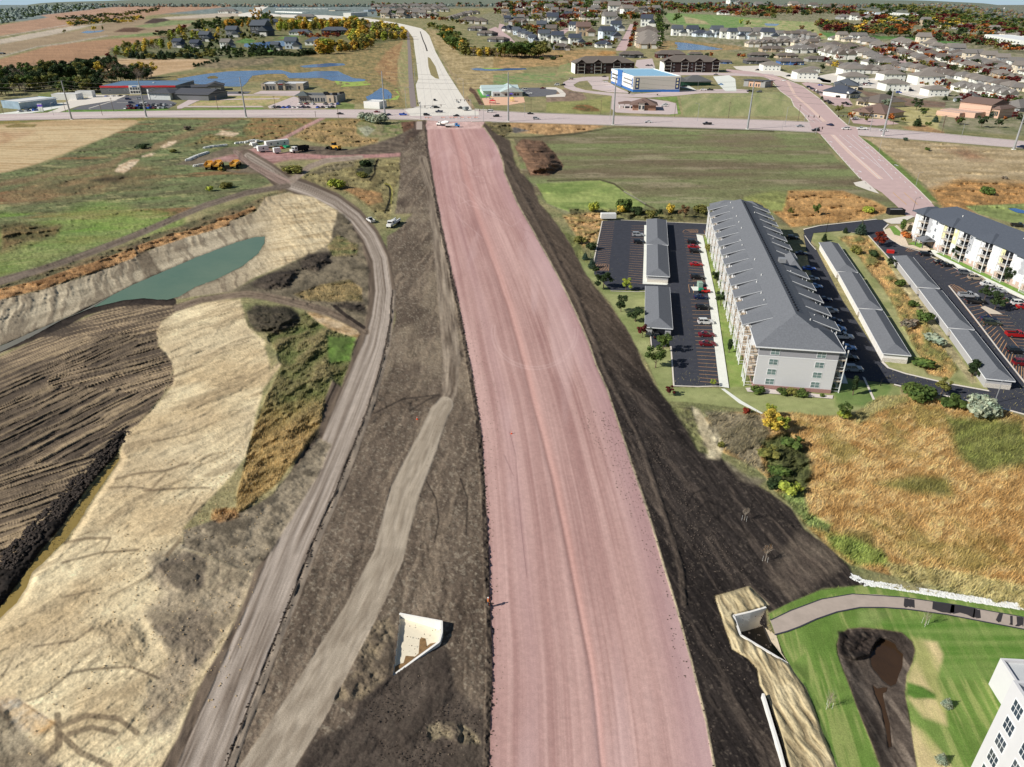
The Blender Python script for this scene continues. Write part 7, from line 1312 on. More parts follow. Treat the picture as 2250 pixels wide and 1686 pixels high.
tops=[]
for i,(u,v,tu,tv) in enumerate(MP):
    p=W(u,v,0); h=px2h(u,v,v-tv); tops.append((p.x,p.y,h)); r=empty('transmission_pole',p,0,f'tall grey steel transmission pole along the arterial road, {ordn(i-1,30) if i else "very first"} from the left','utility pole','tall steel transmission poles'); b=MB(); b.cyl((0,0,0),(0,0,h),.85,.38,10); b.obj('pole',STEEL,r); c=MB()
    for j,f_ in enumerate((.99,.9,.81,.70)): sx=1 if j%2 else -1; c.cyl((0,0,h*f_),(0,-sx*2.4,h*f_+.5),.14,.07,5)
    c.obj('insulator_arms',STEEL,r); MB().box(-1.1,1.1,-1.1,1.1,0,.4).obj('base_plate',CONC,r)
WIRE=mat('conductor wire',(120,118,112),.5,.05,1)
for j,f_ in enumerate((.99,.9,.81,.70)):
    b=MB(); sx=1 if j%2 else -1
    for (x0,y0,h0),(x1,y1,h1) in zip(tops,tops[1:]):
        prev=None
        for i in range(13):
            t=i/12; q=(x0+(x1-x0)*t,y0+(y1-y0)*t-sx*2.4,(h0+(h1-h0)*t)*f_+.5-4*3.0*t*(1-t))
            if prev: b.cyl(prev,q,.08,.08,3,0,False)
            prev=q
    tag(b.obj('power_line',WIRE),f'thin power line strung along the steel poles, {ORD[j]} from the top','power line')
WOOD=mat('weathered pole wood',(112,98,84),.9,.2,3)
for i,(k,x,y,ty) in enumerate((('18',438,785,610),('18',1135,768,610),('18',1900,882,705),('20',663,955,775),('20',1560,980,785),('3',1842,962,825),('22',845,980,775),('22',2000,1030,880),('17',1380,795,635),('17',800,812,690),('17',42,828,740),('21',1225,1100,960),('4',1545,1075,935),('19',1534,615,470),('19',2028,640,480),('19',306,585,440),('2',530,950,900),('17',1245,850,715))):
    u,v=Z1(k,x,y); h=px2h(u,v,(y-ty)*ZT[k][2]); r=empty('wooden_pole',W(u,v,0),0,f'thin wooden utility pole on the far verge of the arterial road, {ordn(i,40)} listed outward','utility pole','thin poles along the far verge'); MB().cyl((0,0,-.1),(0,0,h),.22,.15,6).obj('pole',WOOD,r); MB().box(-1.1,1.1,-.08,.08,h-.9,h-.7).obj('crossarm',WOOD,r)
def lamp(k,x,y,ty,label,arm=1,m=None):
    u,v=Z1(k,x,y); h=px2h(u,v,(y-ty)*ZT[k][2]); s=max(1,h/9); r=empty('street_lamp',W(u,v,SZ(u,v)),0,label,'street lamp','street lamps'); MB().cyl((0,0,0),(0,0,h),.11*s,.07*s,7).obj('pole',m or STEEL,r); b=MB(); b.cyl((0,0,h),(arm*1.6*s,0,h+.35*s),.05*s,.04*s,5); b.obj('arm',m or STEEL,r); MB().box(min(arm*1.4*s,arm*2.2*s),max(arm*1.4*s,arm*2.2*s),-.16*s,.16*s,h+.28*s,h+.42*s).obj('lamp_head',m or STEEL,r)
for k,x,y,ty,l,a in (('19',512,600,350,'street lamp left of the concrete road mouth',1),('19',1120,295,180,'street lamp right of the concrete road, upper',-1),('19',1208,470,245,'street lamp right of the concrete road, at the signal arm',-1),('19',1453,770,560,'street lamp at the right corner of the pink road head',-1),('19',620,300,60,'street lamp beside the bike path',1),('19',1950,700,550,'street lamp before the daycare',-1),('20',460,530,420,'street lamp at the bend of the loop street',-1),('20',1840,660,545,'street lamp below the green barn',1),('20',1838,1030,820,'street lamp at the mown field',-1),('20',775,1010,790,'street lamp left of the brown bank',1),('22',690,1030,805,'street lamp left of the right hand intersection',1),('22',652,1100,985,'short street lamp on the near verge',1),('22',1320,880,770,'street lamp by the office trees',-1),('4',1700,1120,1000,'street lamp on the arterial before the church',1),('4',1035,1240,1130,'street lamp on the verge right of the avenue, upper',1),('4',1335,1505,1400,'street lamp on the verge right of the avenue, lower',1),('4',1325,1660,1600,'dark lamp beside the apartment driveway',1),('18',487,820,740,'street lamp on the median left of the third steel pole',1),('18',1335,820,690,'street lamp before the dark roofed store',1),('17',655,855,700,'street lamp left of the first steel pole',1)): lamp(k,x,y,ty,l,a)
lamp('5',1785,352,235,'slim lamp at the upper corner of the shaded lane',1,BLACKM); lamp('6',1215,1535,1380,'slim grey lamp on the lane by the silver bush',1); lamp('6',425,1415,1370,'short lamp at the kerb behind the long block',1,BLACKM); lamp('6',650,205,115,'black lamp at the driveway of the right block',1,BLACKM); lamp('6',1195,830,740,'slim lamp on the gravel traffic island',1,BLACKM); lamp('5',150,515,490,'short lamp post at the left edge of the left car park',1,BLACKM); lamp('6',1080,200,155,'lamp behind the right apartment block',1,BLACKM)
SIGY=mat('signal housing',(32,32,30),.5,.1,3); GL=bpy.data.materials.new('signal red'); GL.use_nodes=True; GL.node_tree.nodes['Principled BSDF'].inputs['Base Color'].default_value=(.5,.05,.02,1)
def signal(k,x,y,ty,armL,heads,label,dirx=-1,diry=0):
    u,v=Z1(k,x,y); h=px2h(u,v,(y-ty)*ZT[k][2]); r=empty('traffic_signal',W(u,v,.05),0,label,'traffic signal','mast arm traffic signals'); MB().cyl((0,0,0),(0,0,h),.28,.2,8).obj('pole',STEEL,r); e=(dirx*armL,diry*armL,h*.98); MB().cyl((0,0,h*.93),e,.18,.1,6).obj('mast_arm',STEEL,r)
    for i in range(heads):
        t=(i+.6)/(heads+.2); px,py,pz=e[0]*t,e[1]*t,h*(.93+.05*t); b=MB(); b.box(px-.3,px+.3,py-.25,py+.25,pz-1.5,pz+.3,0); [b.cyl((px,py-.27,pz-.05-.5*q),(px,py-.33,pz-.05-.5*q),.17,.17,8,1 if q==0 else 0) for q in range(3)]; b.obj('signal_head',[SIGY,GL],r)
signal('19',1300,600,490,16,4,'long mast arm signal at the far right of the left intersection'); signal('19',690,740,560,22,3,'mast arm signal at the near left of the left intersection',1,.3); signal('19',1350,725,600,16,2,'mast arm signal at the near right of the left intersection',1,-.6); signal('19',690,600,520,9,2,'mast arm signal at the far left of the left intersection',-.3,-1)
signal('22',930,975,900,12,3,'mast arm signal at the far left of the right intersection',1,-.6); signal('22',1465,1015,905,12,3,'mast arm signal before the orange maple at the right intersection',-1,.1); signal('22',1720,1100,890,10,2,'mast arm signal at the near right of the right intersection',-1,.2); signal('4',525,1085,1030,6,2,'short signal post at the near left of the right intersection',1,0)
# barricades at the head of the pink road
for i,x in enumerate((760,800,960,1060,1110,1190,1280,1360)):
    u,v=Z1('19',x,728); b=MB(); b.box(-1.5,1.5,-.05,.05,.9,1.25,0); b.box(-1.5,1.5,-.05,.05,.4,.65,1); b.box(-1.3,-1.2,-.3,.3,0,1.3,1); b.box(1.2,1.3,-.3,.3,0,1.3,1); o=b.obj('barricade',[mat('barricade orange',(232,150,120)),WHITE],None,W(u,v,.1),0); o.scale=(1.3,)*3; tag(o,f'pale orange and white barricade closing the pink road, {ordn(i,8)} from the left','barricade','road barricades at the intersection')
METG=mat('grey metal cladding',(112,114,118),.6,.06,.4,.3,stretch=(6,6,1)); METR=mat('blue grey metal roof',(104,132,160),.45,.06,.3,.4); REDB=paint_mat('red band',(214,34,46),.5); BLUE=paint_mat('storage blue',(32,110,190),.5); BLUED=mat('deep blue panel',(32,58,108),.5,.05,1); BRAWN=mat('grey ribbed panel',(188,184,176),.6,.05,.5,.2,stretch=(8,8,1)); LBR=mat('pale blue roof',(150,196,224),.6,.05,.2,.3)
r,w_=box_bldg('warehouse_hall','17',(1235,595),(2160,588),62,14.5,METG,METR,'long grey hall with a red band under a blue roof','warehouse',par=.3)
MB().box(0,w_*.99,-.4,-.02,11.6,14.9).obj('red_band',REDB,r); b=MB(); b.box(w_*.385,w_*.53,-2.2,-.5,0,15.2); b.obj('entrance_block',WHITE,r)
for i in range(4):
    for z in (2,8): win(r,w_*(.40+.035*i)+.9,z,w_*.025,4,'S',-2.2,frame=BLACKM)
for f_ in (.12,.33,.68,.90): win(r,w_*f_,6,2.8,3.2,'S',0,frame=FRAME)
MB().box(w_*.43,w_*.49,-2.35,-2.2,13,14.3).obj('blue_sign',BLUE,r); 
b=MB(); b.box(w_*.56,w_*.58,30,34,14.9,15.9); b.obj('roof_unit',WHITE,r)
r,w_=box_bldg('gabled_shop','17',(1850,690),(2700,700),40,7,METG,WM['dark grey'],'dark grey gabled showroom beside the road','shop',kind='hip',rise=8,gable='Y',ov=1) if False else box_bldg('gabled_shop','17',(2110,660),(2540,672),36,8,METG,mat('dark shed roof',(84,86,92)),'dark grey barn shaped shop beside the road','shop',kind='hip',rise=6,ov=1,gable='xX')
b=MB(); b.box(-w_*.62,-.5,-4,10,0,9.5); b.obj('front_wing',mat('pale glazed wall',(206,210,208),.5,.1,.5),r); b=MB(); b.box(-w_*.64,-w_*.60,-4.4,-3.6,0,14); b.obj('pylon',WHITE,r)
f=MB(); hip(f,-w_*.62,.5,-5,24,9.5,5,ov=1); f.obj('wing_roof',mat('dark shed roof',(84,86,92)),r)
def text(par,s,x,y,z,size,m):
    c=bpy.data.curves.new('lettering','FONT'); c.body=s; c.size=size; c.extrude=.05; c.align_x='CENTER'; o=bpy.data.objects.new('tmp',c); COL.objects.link(o); me=bpy.data.meshes.new_from_object(o); bpy.data.objects.remove(o); o=bpy.data.objects.new('lettering',me); COL.objects.link(o); me.materials.append(m); o.parent=par; o.location=(x,y,z); o.rotation_euler=(math.radians(90),0,0); return o
    c=bpy.data.curves.new(name,'FONT'); c.body=s; c.size=size; c.extrude=ex; c.align_x='CENTER'; o=bpy.data.objects.new(name,c); COL.objects.link(o); o.data.materials.append(m); o.parent=par; o.location=(x,y,z); o.rotation_euler=(math.radians(rx),0,math.radians(rz)); return o
text(r,'U',-w_*.47,-4.15,3.2,7.5,WHITE)
# white showroom far left
b_,w_=box_bldg('white_showroom','17',(250,778),(700,722),26,6.5,mat('showroom glass wall',(150,172,190),.3,.2,.2,.5),WHITE,'long white roofed showroom at the left edge','showroom'); MB().box(0,w_,-2.6,0,6.0,6.6).obj('canopy',WHITE,b_)
crate('17',830,655,26,14,6,WHITE,'white_block','small white building right of the showroom'); crate('17',1050,630,18,7,6.5,WHITE,'white_bus','white motor coach beside the trees'); 
for i,(x,y) in enumerate(((490,805),(518,805))): b=MB(); b.box(-1,1,-.5,.5,0,7,0); b.box(-1.05,1.05,-.55,.55,4.4,6.4,1); o=b.obj('sign_pylon',[WHITE,paint_mat('violet sign',(110,80,200))],None,W(*Z1('17',x,y),0)); tag(o,'white sign pylon with a violet panel, '+('left' if i==0 else 'right')+' of the pair','sign')
r,w_=box_bldg('gabled_shop','18',(320,552),(520,545),22,8,METG,mat('dark shed roof',(84,86,92)),'small grey gabled building left of the third steel pole','shop',kind='hip',rise=5,ov=1,gable='xX'); b=MB(); b.box(-w_*.95,-.3,1,14,0,6); b.obj('side_wing',METG,r); f=MB(); hip(f,-w_*.95,0,1,14,6,3.5,ov=1,gable='xX'); f.obj('wing_roof',mat('dark shed roof',(84,86,92)),r); slab_door(r,w_*.3,0,5,4,'S',0,'garage_door',WHITE); slab_door(r,w_*.65,0,5,4,'S',0,'garage_door',WHITE)
GST=mat('grey stone wall',(150,148,144),.8,.12,1); TANP=mat('tan pier stone',(190,176,156),.85,.12,1)
r,w_=box_bldg('strip_mall','18',(970,545),(1480,543),30,9,GST,mat('white membrane roof',(236,236,234)),'grey strip mall with a white roof, pavilion and red sign','shop',par=1)
for x0,x1,z in ((0,.1,10),(.36,.40,11),(.52,.57,11),(.84,1.0,10.5)): MB().box(w_*x0,w_*x1,-1,-.02,0,z).obj('pier',TANP,r)
f=MB(); hip(f,w_*.34,w_*.60,-1.5,9,11.4,4,ov=1); f.obj('pavilion_roof',mat('dark metal roof',(92,100,100)),r); MB().box(w_*.42,w_*.52,-1.2,-1,8.7,10).obj('red_sign',REDB,r)
for f_ in (.06,.15,.22,.29,.44,.48,.62,.68,.90): win(r,w_*f_,1,w_*.04,5,'S',-.0 if .1<f_<.36 or .57<f_<.8 else -1.0,frame=BLACKM)
r,w_=box_bldg('strip_mall','18',(1420,690),(1890,697),26,8,GST,mat('dark membrane roof',(100,104,108)),'dark roofed grey store with a corner pavilion by the small pond','shop',par=1); MB().box(w_*.74,w_*.92,-1,-.02,0,9.5).obj('pier',TANP,r); f=MB(); hip(f,-2,w_*.25,-2,9,8.6,5,ov=1); f.obj('pavilion_roof',mat('dark metal roof',(92,100,100)),r)
for f_ in (.06,.12,.18,.32,.38,.45,.52,.6,.66,.82): win(r,w_*f_,1.2,w_*.035,4.5,'S',-1.0 if f_==.82 else 0,frame=BLACKM)
for i,(x,y) in enumerate(((.5,18),(.8,10),(.9,20),(.62,8))): MB().box(w_*x,w_*x+4,y,y+4,8.1,11).obj('roof_unit',BLACKM,r)
r,w_=box_bldg('white_barn','19',(0,600),(190,608),16,6,WHITE,WHITE,'low white flat shed with a green sign by the small pond','shed'); crate('19',35,560,6,.6,3,GRN,'green_sign','green board on the roof side of the white shed') if False else None
# daycare
TEAL=mat('pale green metal roof',(196,214,212),.5,.05,.2,.4); r,w_=site('daycare_building','19',(1560,460),(1925,455),'white daycare with a pale green metal roof beside a playground','daycare'); b=MB(); b.box(0,w_,0,34,0,5.5); b.box(-9,w_*.35,14,60,0,5.5); gwall(b,w_*.30,w_,0,40,5.5,5); b.obj('wall',mat('pale lap wall',(206,210,212),.8,.05,1),r); f=MB(); hip(f,w_*.30,w_,0,42,5.6,5.5,ov=1.5,gable='yY'); hip(f,-9,w_*.9,12,46,5.6,5,ov=1.5,gable='xX'); f.obj('roof',TEAL,r)
for f_ in (.1,.2,.45,.6,.75,.85): win(r,w_*f_,1.2,2.4,2.4,'S',0,frame=BLACKM)
for k,x,y,c,l in (('19',1560,545,'red','red play structure on the tan playground'),('19',1800,515,'lime','yellow and green play tower on the tan playground'),('19',1430,378,'purple','purple sunshade on the green turf, left'),('19',1495,415,'purple','purple sunshade on the green turf, right'),('19',1505,485,'purple','small purple sunshade at the playground edge'),('19',1790,462,'purple','purple awning at the daycare door')):
    u,v=Z1(k,x,y); m_={'red':REDB,'lime':mat('play yellow',(226,206,70)),'purple':mat('purple fabric',(96,76,170))}[c]; b=MB(); L_=7 if c=='red' else 4
    for sx,sy in ((-1,-1),(1,-1),(1,1),(-1,1)): b.cyl((sx*L_*.45,sy*2,0),(sx*L_*.45,sy*2,3),.12,.12,5)
    b.add([(-L_/2,-2.4,3),(L_/2,-2.4,3),(L_/2,2.4,3),(-L_/2,2.4,3),(0,0,4.4)],[(0,1,4),(1,2,4),(2,3,4),(3,0,4)]); 
    if c!='purple': b.box(-L_*.45,L_*.45,-1.8,1.8,1.2,1.4); b.add([(L_*.4,-.6,1.4),(L_*.4,.6,1.4),(L_*1.1,.6,.1),(L_*1.1,-.6,.1)],[(0,1,2,3)])
    tag(b.obj('play_structure' if c!='purple' else 'sunshade',m_,None,W(u,v,.1)),l,'playground equipment')
# dark three storey blocks
DKB=mat('dark red brown siding',(62,50,50),.8,.08,.6,.1)
def dblock(k,pL,pR,label,gs,dep=34):
    r,w_=site('apartment_building',k,pL,pR,label,'apartment block'); h=19; b=MB(); b.box(0,w_,0,dep,0,h,0); b.box(-.1,0,0,dep,0,h,1)
    for g in gs: b.add([(w_*g-7,-.6,h-1),(w_*g+7,-.6,h-1),(w_*g,-.6,h+5.5),(w_*g-7,4,h-1),(w_*g+7,4,h-1),(w_*g,4,h+5.5)],[(0,1,2),(3,5,4),(0,2,5,3),(1,4,5,2)],0)
    b.obj('wall',[DKB,WM['white']],r); f=MB(); hip(f,0,w_,0,dep,h,11,ov=1.5)
    for g in gs: f.add([(w_*g-8.4,-2,h-.8),(w_*g,-2,h+6.2),(w_*g,14,h+6.2),(w_*g-8.4,6,h-.8)],[(0,1,2,3)]); f.add([(w_*g+8.4,-2,h-.8),(w_*g,-2,h+6.2),(w_*g,14,h+6.2),(w_*g+8.4,6,h-.8)],[(0,1,2,3)])
    f.obj('roof',RM['brown grey'],r)
    for g in gs: balcS(r,w_*g-5,10,2.2,3,6,.2)
    for i in range(9):
        for f_ in range(3):
            x=w_*(i+.5)/9
            if min(abs(x-w_*g) for g in gs)>8: win(r,x,2.2+f_*6,2,2.4,'S',0)
    return r
dblock('20',(350,458),(1065,452),'dark three storey apartment block left, with a white end wall',(.1,.38,.70)); dblock('20',(1435,440),(2095,438),'dark three storey apartment block right of the blue building',(.05,.36,.62,.93))
# blue and white storage building
r,w_=site('storage_building','20',(1055,678),(1535,655),'blue and white three storey storage building with a pale blue roof','storage building'); h=px2h(*Z1('20',1055,678),185*.18083); r.rotation_euler.z=0.02; fl=Vector(G(*Z1('20',755,545))); D_=(fl-Vector(G(*Z1('20',1055,678)))).length*.80; sk=(fl.x-G(*Z1('20',1055,678))[0])/D_*.8
def sh(o,a=sk):
    for q in o.data.vertices: q.co.x+=q.co.y*a
    return o
b=MB(); b.box(0,w_,0,D_,h*.16,h,0); b.box(-.05,w_+.05,-.05,D_,0,h*.16,1); sh(b.obj('wall',[BRAWN,BLUE],r)); b=MB(); b.box(-.6,-.06,.2,D_*.47,h*.18,h+.8); b.box(-.6,-.06,D_*.66,D_,h*.18,h+.8); sh(b.obj('white_facade',WHITE,r)); b=MB(); b.box(-1.4,-.4,D_*.47,D_*.66,h*.1,h+3,0); sh(b.obj('blue_tower',BLUE,r)); b=MB(); b.box(.3,w_-.3,.3,D_-.3,h,h+.1); sh(b.obj('roof',LBR,r)); b=MB(); b.box(0,w_,0,.4,h,h+1); b.box(w_-.4,w_,.4,D_,h,h+1); b.box(0,w_,D_-.4,D_,h,h+1.2); sh(b.obj('parapet',WHITE,r))
b=MB(); b.box(w_*.04,w_*.12,-.12,-.06,h*.2,h*.92); b.box(w_*.9,w_*.985,-.12,-.06,h*.2,h*.92); b.obj('blue_panel',BLUED,r)
for x in (.08,.94):
    for i in range(3): MB().box(w_*x-1,w_*x+1,-.2,-.12,h*(.3+.22*i),h*(.3+.22*i)+2.2).obj('cream_window',mat('warm window',(224,214,170),.3,.1,1),r)  # panes in one pale cream colour
for i in range(16):
    y=D_*(.07+.36*i/8) if i<8 else D_*(.70+.25*(i-8)/8)
    for z in (.42,.68): b=MB(); b.box(-.75,-.6,y-D_*.014,y+D_*.014,h*z,h*z+h*.09); sh(b.obj('window',DARKW,r))
for y in (.03,.97):
    for i in range(3): b=MB(); b.box(-.78,-.6,D_*y-1.8,D_*y+1.8,h*(.3+.2*i),h*(.3+.2*i)+3); sh(b.obj('blue_shutter',BLUE,r))
# green barn, bank, dental office, church, offices
r,w_=box_bldg('green_barn','20',(1690,605),(2000,600),26,7,mat('dark green siding',(46,84,70),.7,.1,.6),mat('grey barn roof',(104,104,104)),'dark green barn building right of the blue one','barn',kind='hip',rise=9,ov=2); b=MB(); b.box(-w_*.3,0,2,30,0,7); b.obj('pale_green_wing',mat('mid green siding',(92,138,112)),r); f=MB(); hip(f,-w_*.3,2,2,34,7,8,ov=2); f.obj('wing_roof',mat('grey barn roof',(104,104,104)),r)
r,w_=box_bldg('bank_building','20',(1050,900),(1330,905),24,7.5,mat('brown brick wall',(150,118,100),.85,.15,2),RM['brown'],'small brown hip roofed bank with a drive through canopy','bank',kind='hip',rise=8,ov=2); b=MB(); b.box(w_*.25,w_*.5,-2,0,0,11); b.obj('entrance_tower',mat('pale stone',(206,200,190)),r); win(r,w_*.3,2,1.6,5,'S',-2,frame=BLACKM); win(r,w_*.45,2,1.6,5,'S',-2,frame=BLACKM); f=MB(); hip(f,-w_*.6,2,14,26,6.4,3,ov=1); hip(f,w_*.2,w_*.55,-2.5,10,11,2.5,ov=.8); f.obj('canopy_roof',RM['brown'],r); b=MB(); [b.box(x*w_-.4,x*w_+.4,y-.4,y+.4,0,6.3) for x in (-.58,-.35,-.1) for y in (14.5,25)]; b.obj('canopy_posts',WM['white'],r)
r,w_=box_bldg('dental_office','22',(190,552),(440,572),20,9,mat('tan brick office',(206,170,146),.85,.1,1),mat('dark flat roof',(92,94,100)),'small modern office with dark flat roofs at the pink avenue','office',par=.4); b=MB(); b.box(-.4,w_*.22,-.5,12,0,10); b.box(w_*.8,w_*1.02,-.5,14,0,9.6); b.obj('dark_bay',WM['grey'],r); f=MB(); f.box(-2,w_*.9,-2,14,10,10.6); f.box(w_*.7,w_*1.1,4,20,9.7,10.3); f.obj('floating_roof',mat('dark flat roof',(92,94,100)),r); [win(r,w_*x,1.2,1.6,4.2,'S',0,frame=BLACKM) for x in (.32,.46,.6,.72)]
def office(k,pL,pR,label,roof,wall,dep,h,rise,gab=None):
    r,w_=box_bldg('office_building',k,pL,pR,dep,h,WM[wall],RM[roof],label,'office',kind='hip',rise=rise,ov=1.4)
    if gab: f=MB(); hip(f,w_*gab-6,w_*gab+6,-4,dep*.5,h*.95,rise*.6,ov=1,gable='y'); f.obj('porch_roof',RM[roof],r); g=MB(); gwall(g,w_*gab-6,w_*gab+6,-4,2,h*.95,rise*.55,ov=1); [g.cyl((w_*gab+q,-3.6,0),(w_*gab+q,-3.6,h),.35,.35,6) for q in (-5,5)]; g.obj('porch',WM[wall],r)
    for i in range(6): win(r,w_*(i+.5)/6,1.2,2.2,2.4,'S',0)
    return r
office('22',(1500,900),(1890,950),'office with a broad brown roof and gabled porch at the intersection','brown','tan',30,6,9,.45); office('22',(1560,780),(1810,820),'office with a grey brown roof above the brown one','brown grey','cream',34,7,9,.3); office('22',(1430,700),(1600,690),'white office with a dark blue grey roof','slate','white',34,7,9,.3); office('22',(1290,590),(1570,600),'uppermost office of the row with a dark roof and tan stone','charcoal','cream',34,7,9,.2)
CHB=mat('pink brick church',(206,172,152),.85,.10,1.5); r,w_=site('church_building','21',(1280,960),(1690,1010),'pink brick church with a brown gabled roof','church'); b=MB(); b.box(0,w_*.92,16,44,0,17); b.box(-w_*.25,w_*.8,0,16,0,7); b.box(-w_*.2,w_*.5,-8,0,0,6); b.box(w_*.93,w_*1.15,18,42,0,12); gwall(b,0,w_*.92,16,44,17,6); b.obj('wall',CHB,r); f=MB(); hip(f,0,w_*.92,16,44,17,6,ov=1,gable='xX'); hip(f,w_*.93,w_*1.15,18,42,12,4,ov=1,gable='X'); f.obj('roof',RM['brown'],r); f=MB(); f.box(-w_*.24,w_*.79,.4,15.6,7,7.2); f.box(-w_*.19,w_*.49,-7.6,-.4,6,6.2); f.obj('flat_roof',mat('pink flat roof',(206,180,166)),r)
for i in range(4): win(r,w_*(.96+.045*i),3,1.4,6,'S',18,frame=mat('amber frame',(226,190,120)),mull=0)
office('21',(1870,885),(2150,920),'grey green roofed house right of the church','grey','grey',40,6,10); office('21',(1350,790),(1620,810),'grey roofed house behind the church','grey','pale blue',30,6,9)
# fourplexes
for k,x,y,wp,l in (('22',500,370,230,'white fourplex leftmost, beside the pink avenue'),('22',1010,400,170,'white fourplex behind its neighbour, with a parked car at its side'),('22',920,470,270,'white fourplex with outside stairs above the office car park'),('22',1470,430,270,'white fourplex left of the two stacked above the offices, upper'),('22',1500,530,300,'white fourplex left of the two stacked above the offices, lower'),('21',580,550,280,'white fourplex in the middle of the concrete yards, upper'),('21',610,670,300,'white fourplex in the middle of the concrete yards, lower'),('21',1000,590,340,'long white fourplex right of the middle yard'),('21',1110,730,260,'white fourplex with a shaded front nearest the meadow')): house(k,x,y-14,wp,'four','white','taupe',-4,l,'white fourplex houses',1.3)
for k,x,y,wp,wl,l in (('22',340,275,300,'dark grey','dark long terrace left of the blue one'),('22',745,285,300,'blue','blue long terrace with a grey roof'),('22',1070,250,270,'grey','grey long terrace right of the blue one'),('22',360,200,240,'dark grey','long terrace behind the dark one'),('22',700,210,260,'tan','long terrace behind the blue one'),('22',1300,300,200,'tan','small terrace behind the yellow tree'),('20',2160,330,180,'blue','blue building right of the right dark apartment block'),('20',1810,235,180,'green','green building behind the right dark apartment block'),('20',1500,260,360,'dark red','wide grey roofed block behind the right dark apartment block'),('20',1030,255,300,'dark grey','low dark row behind the left dark apartment block'),('22',520,130,280,'tan','large curved grey roofed hall at the roundabout'),('21',420,350,330,'white','broad grey roofed twin block under the pink street')): house(k,x,y,wp,'long',wl,'brown grey' if wl!='white' else 'grey',-3,l,'long terraces behind the apartment blocks',2.0)
# house rows of the suburb
G_='houses of the right hand suburb'
hrow('4',[(880,335),(1250,450),(1540,560)],11,100,('row','ranch'),'in the long diagonal row right of the pink street',-25,G_,ds=1.8); hrow('4',[(780,400),(1000,480),(1180,560)],7,120,('row',),'in the row left of the pink street',-25,G_,ds=1.8)
hrow('4',[(1180,345),(1500,470),(1900,590),(2150,660)],13,115,('row','ranch'),'in the second diagonal row',-20,G_,ds=1.8); hrow('4',[(1380,350),(1700,470),(2000,560),(2260,610)],12,110,('row','two','ranch'),'in the third diagonal row',-18,G_,('white','cream','grey'),ds=1.6)
hrow('4',[(1600,430),(1850,490),(2211,560)],8,110,('row','two'),'in the fourth diagonal row',-15,G_,ds=1.5); hrow('4',[(1240,560),(1500,610),(1800,660),(2200,740)],10,130,('row','ranch'),'in the row above the white fourplexes',-12,G_,ds=1.6)
hrow('4',[(740,560),(940,590),(1120,590)],4,130,('row',),'in the row just behind the fourplexes',-10,G_,ds=1.6); hrow('4',[(1680,735),(1850,760),(2060,790)],4,130,('front',),'in the white gabled row behind the church',-8,G_,('white',),('grey',),ds=1.5)
hrow('4',[(-20,380),(150,370),(350,365),(520,385)],8,90,('front','two'),'round the upper turning circle',0,G_,('cream','tan','grey'),ds=1.5); hrow('4',[(330,430),(500,420),(700,400)],4,130,('row',),'behind the long terraces',-5,G_,ds=1.5); hrow('4',[(620,460),(760,480)],2,140,('front',),'in the pair of gabled white houses above the fourplexes',-5,G_,('white',),ds=1.5)
hrow('4',[(30,290),(200,310),(360,315),(520,330)],7,85,('two',),'in the row facing the golf course',0,G_,('white','grey'),ds=1.5); hrow('4',[(660,320),(800,340),(960,330)],4,85,('two','ranch'),'at the corner of the golf course',0,G_,('white','cream'),ds=1.4)
hrow('3',[(1400,290),(1530,285),(1640,300),(1760,300),(1850,310),(1960,320),(2080,320),(2200,325)],8,110,('two','two','ranch'),'beyond the blue golf pond',0,G_,('white','pale blue','white'),('slate','charcoal','grey'),ds=1.4)
H2='houses of the middle suburb'
hrow('3',[(60,250),(150,285),(290,345)],6,70,('two','front'),'in the slanting row left of the lawn',-20,H2,('white','pale blue','grey'),('slate','charcoal'),ds=1.5); hrow('3',[(1190,270),(1185,400)],5,150,('row',),'in the stacked row right of the pink street',5,H2,('tan','cream'),('taupe','brown grey'),ds=1.3,jit=(1,1))
for x,y,wp,kd,wl,rf,l in ((610,370,130,'two','white','slate','white twin gabled house behind the field'),(830,385,130,'ranch','white','slate','white house with a wide garage beside the pink street'),(490,405,130,'ranch','dark grey','brown grey','dark low house at the field corner'),(470,350,130,'two','white','slate','white box house left of the twin gabled one'),(360,330,120,'two','white','charcoal','pale house above the big leafy trees'),(870,325,150,'two','pale blue','slate','blue grey house behind the wide garage one'),(680,290,150,'two','tan','brown','brown roofed gabled house in the middle'),(430,200,130,'two','white','slate','white gabled house in the trees'),(140,205,130,'ranch','grey','brown grey','grey roofed house at the left'),(700,210,110,'ranch','tan','tan','house with a pale orange roof'),(890,200,140,'two','white','grey','large white house left of the street head'),(930,110,130,'two','white','taupe','large white house among the maples, left'),(1030,130,120,'two','white','taupe','large white house among the maples, right'),(1190,215,130,'two','white','slate','dark roofed house at the street head'),(400,100,90,'two','white','grey','small white house in the maples'),(240,120,90,'two','white','grey','white house left in the maples'),(560,140,90,'two','cream','brown grey','cream house in the maples'),(770,110,90,'two','grey','grey','grey house in the maples'),(340,250,110,'two','grey','charcoal','grey house above the lawn'),(600,250,100,'two','white','slate','dark roofed house above the brown roofed one'),(940,250,110,'two','pale blue','slate','blue roofed house near the street'),(1450,60,130,'long','dark grey','slate','low blue grey building beyond the golf green'),(1880,50,100,'two','white','grey','white gabled building far right of the golf green'),(1800,120,90,'ranch','white','grey','white house beyond the golf green'),(1920,125,90,'ranch','tan','grey','tan house beyond the golf green'),(420,290,120,'two','tan','brown grey','tan house above the leafy trees')): house('3',x,y,wp,kd,wl,rf,random.uniform(-15,15),l,H2,1.5)
hrow('2',[(1600,160),(1720,130),(1830,110)],7,60,('row',),'in the slanting row of twin homes near the bend',-5,H2,('cream','tan'),ds=2.2); hrow('2',[(1740,185),(1890,200)],2,110,('row',),'behind the bend of the concrete road',0,H2,ds=1.6)
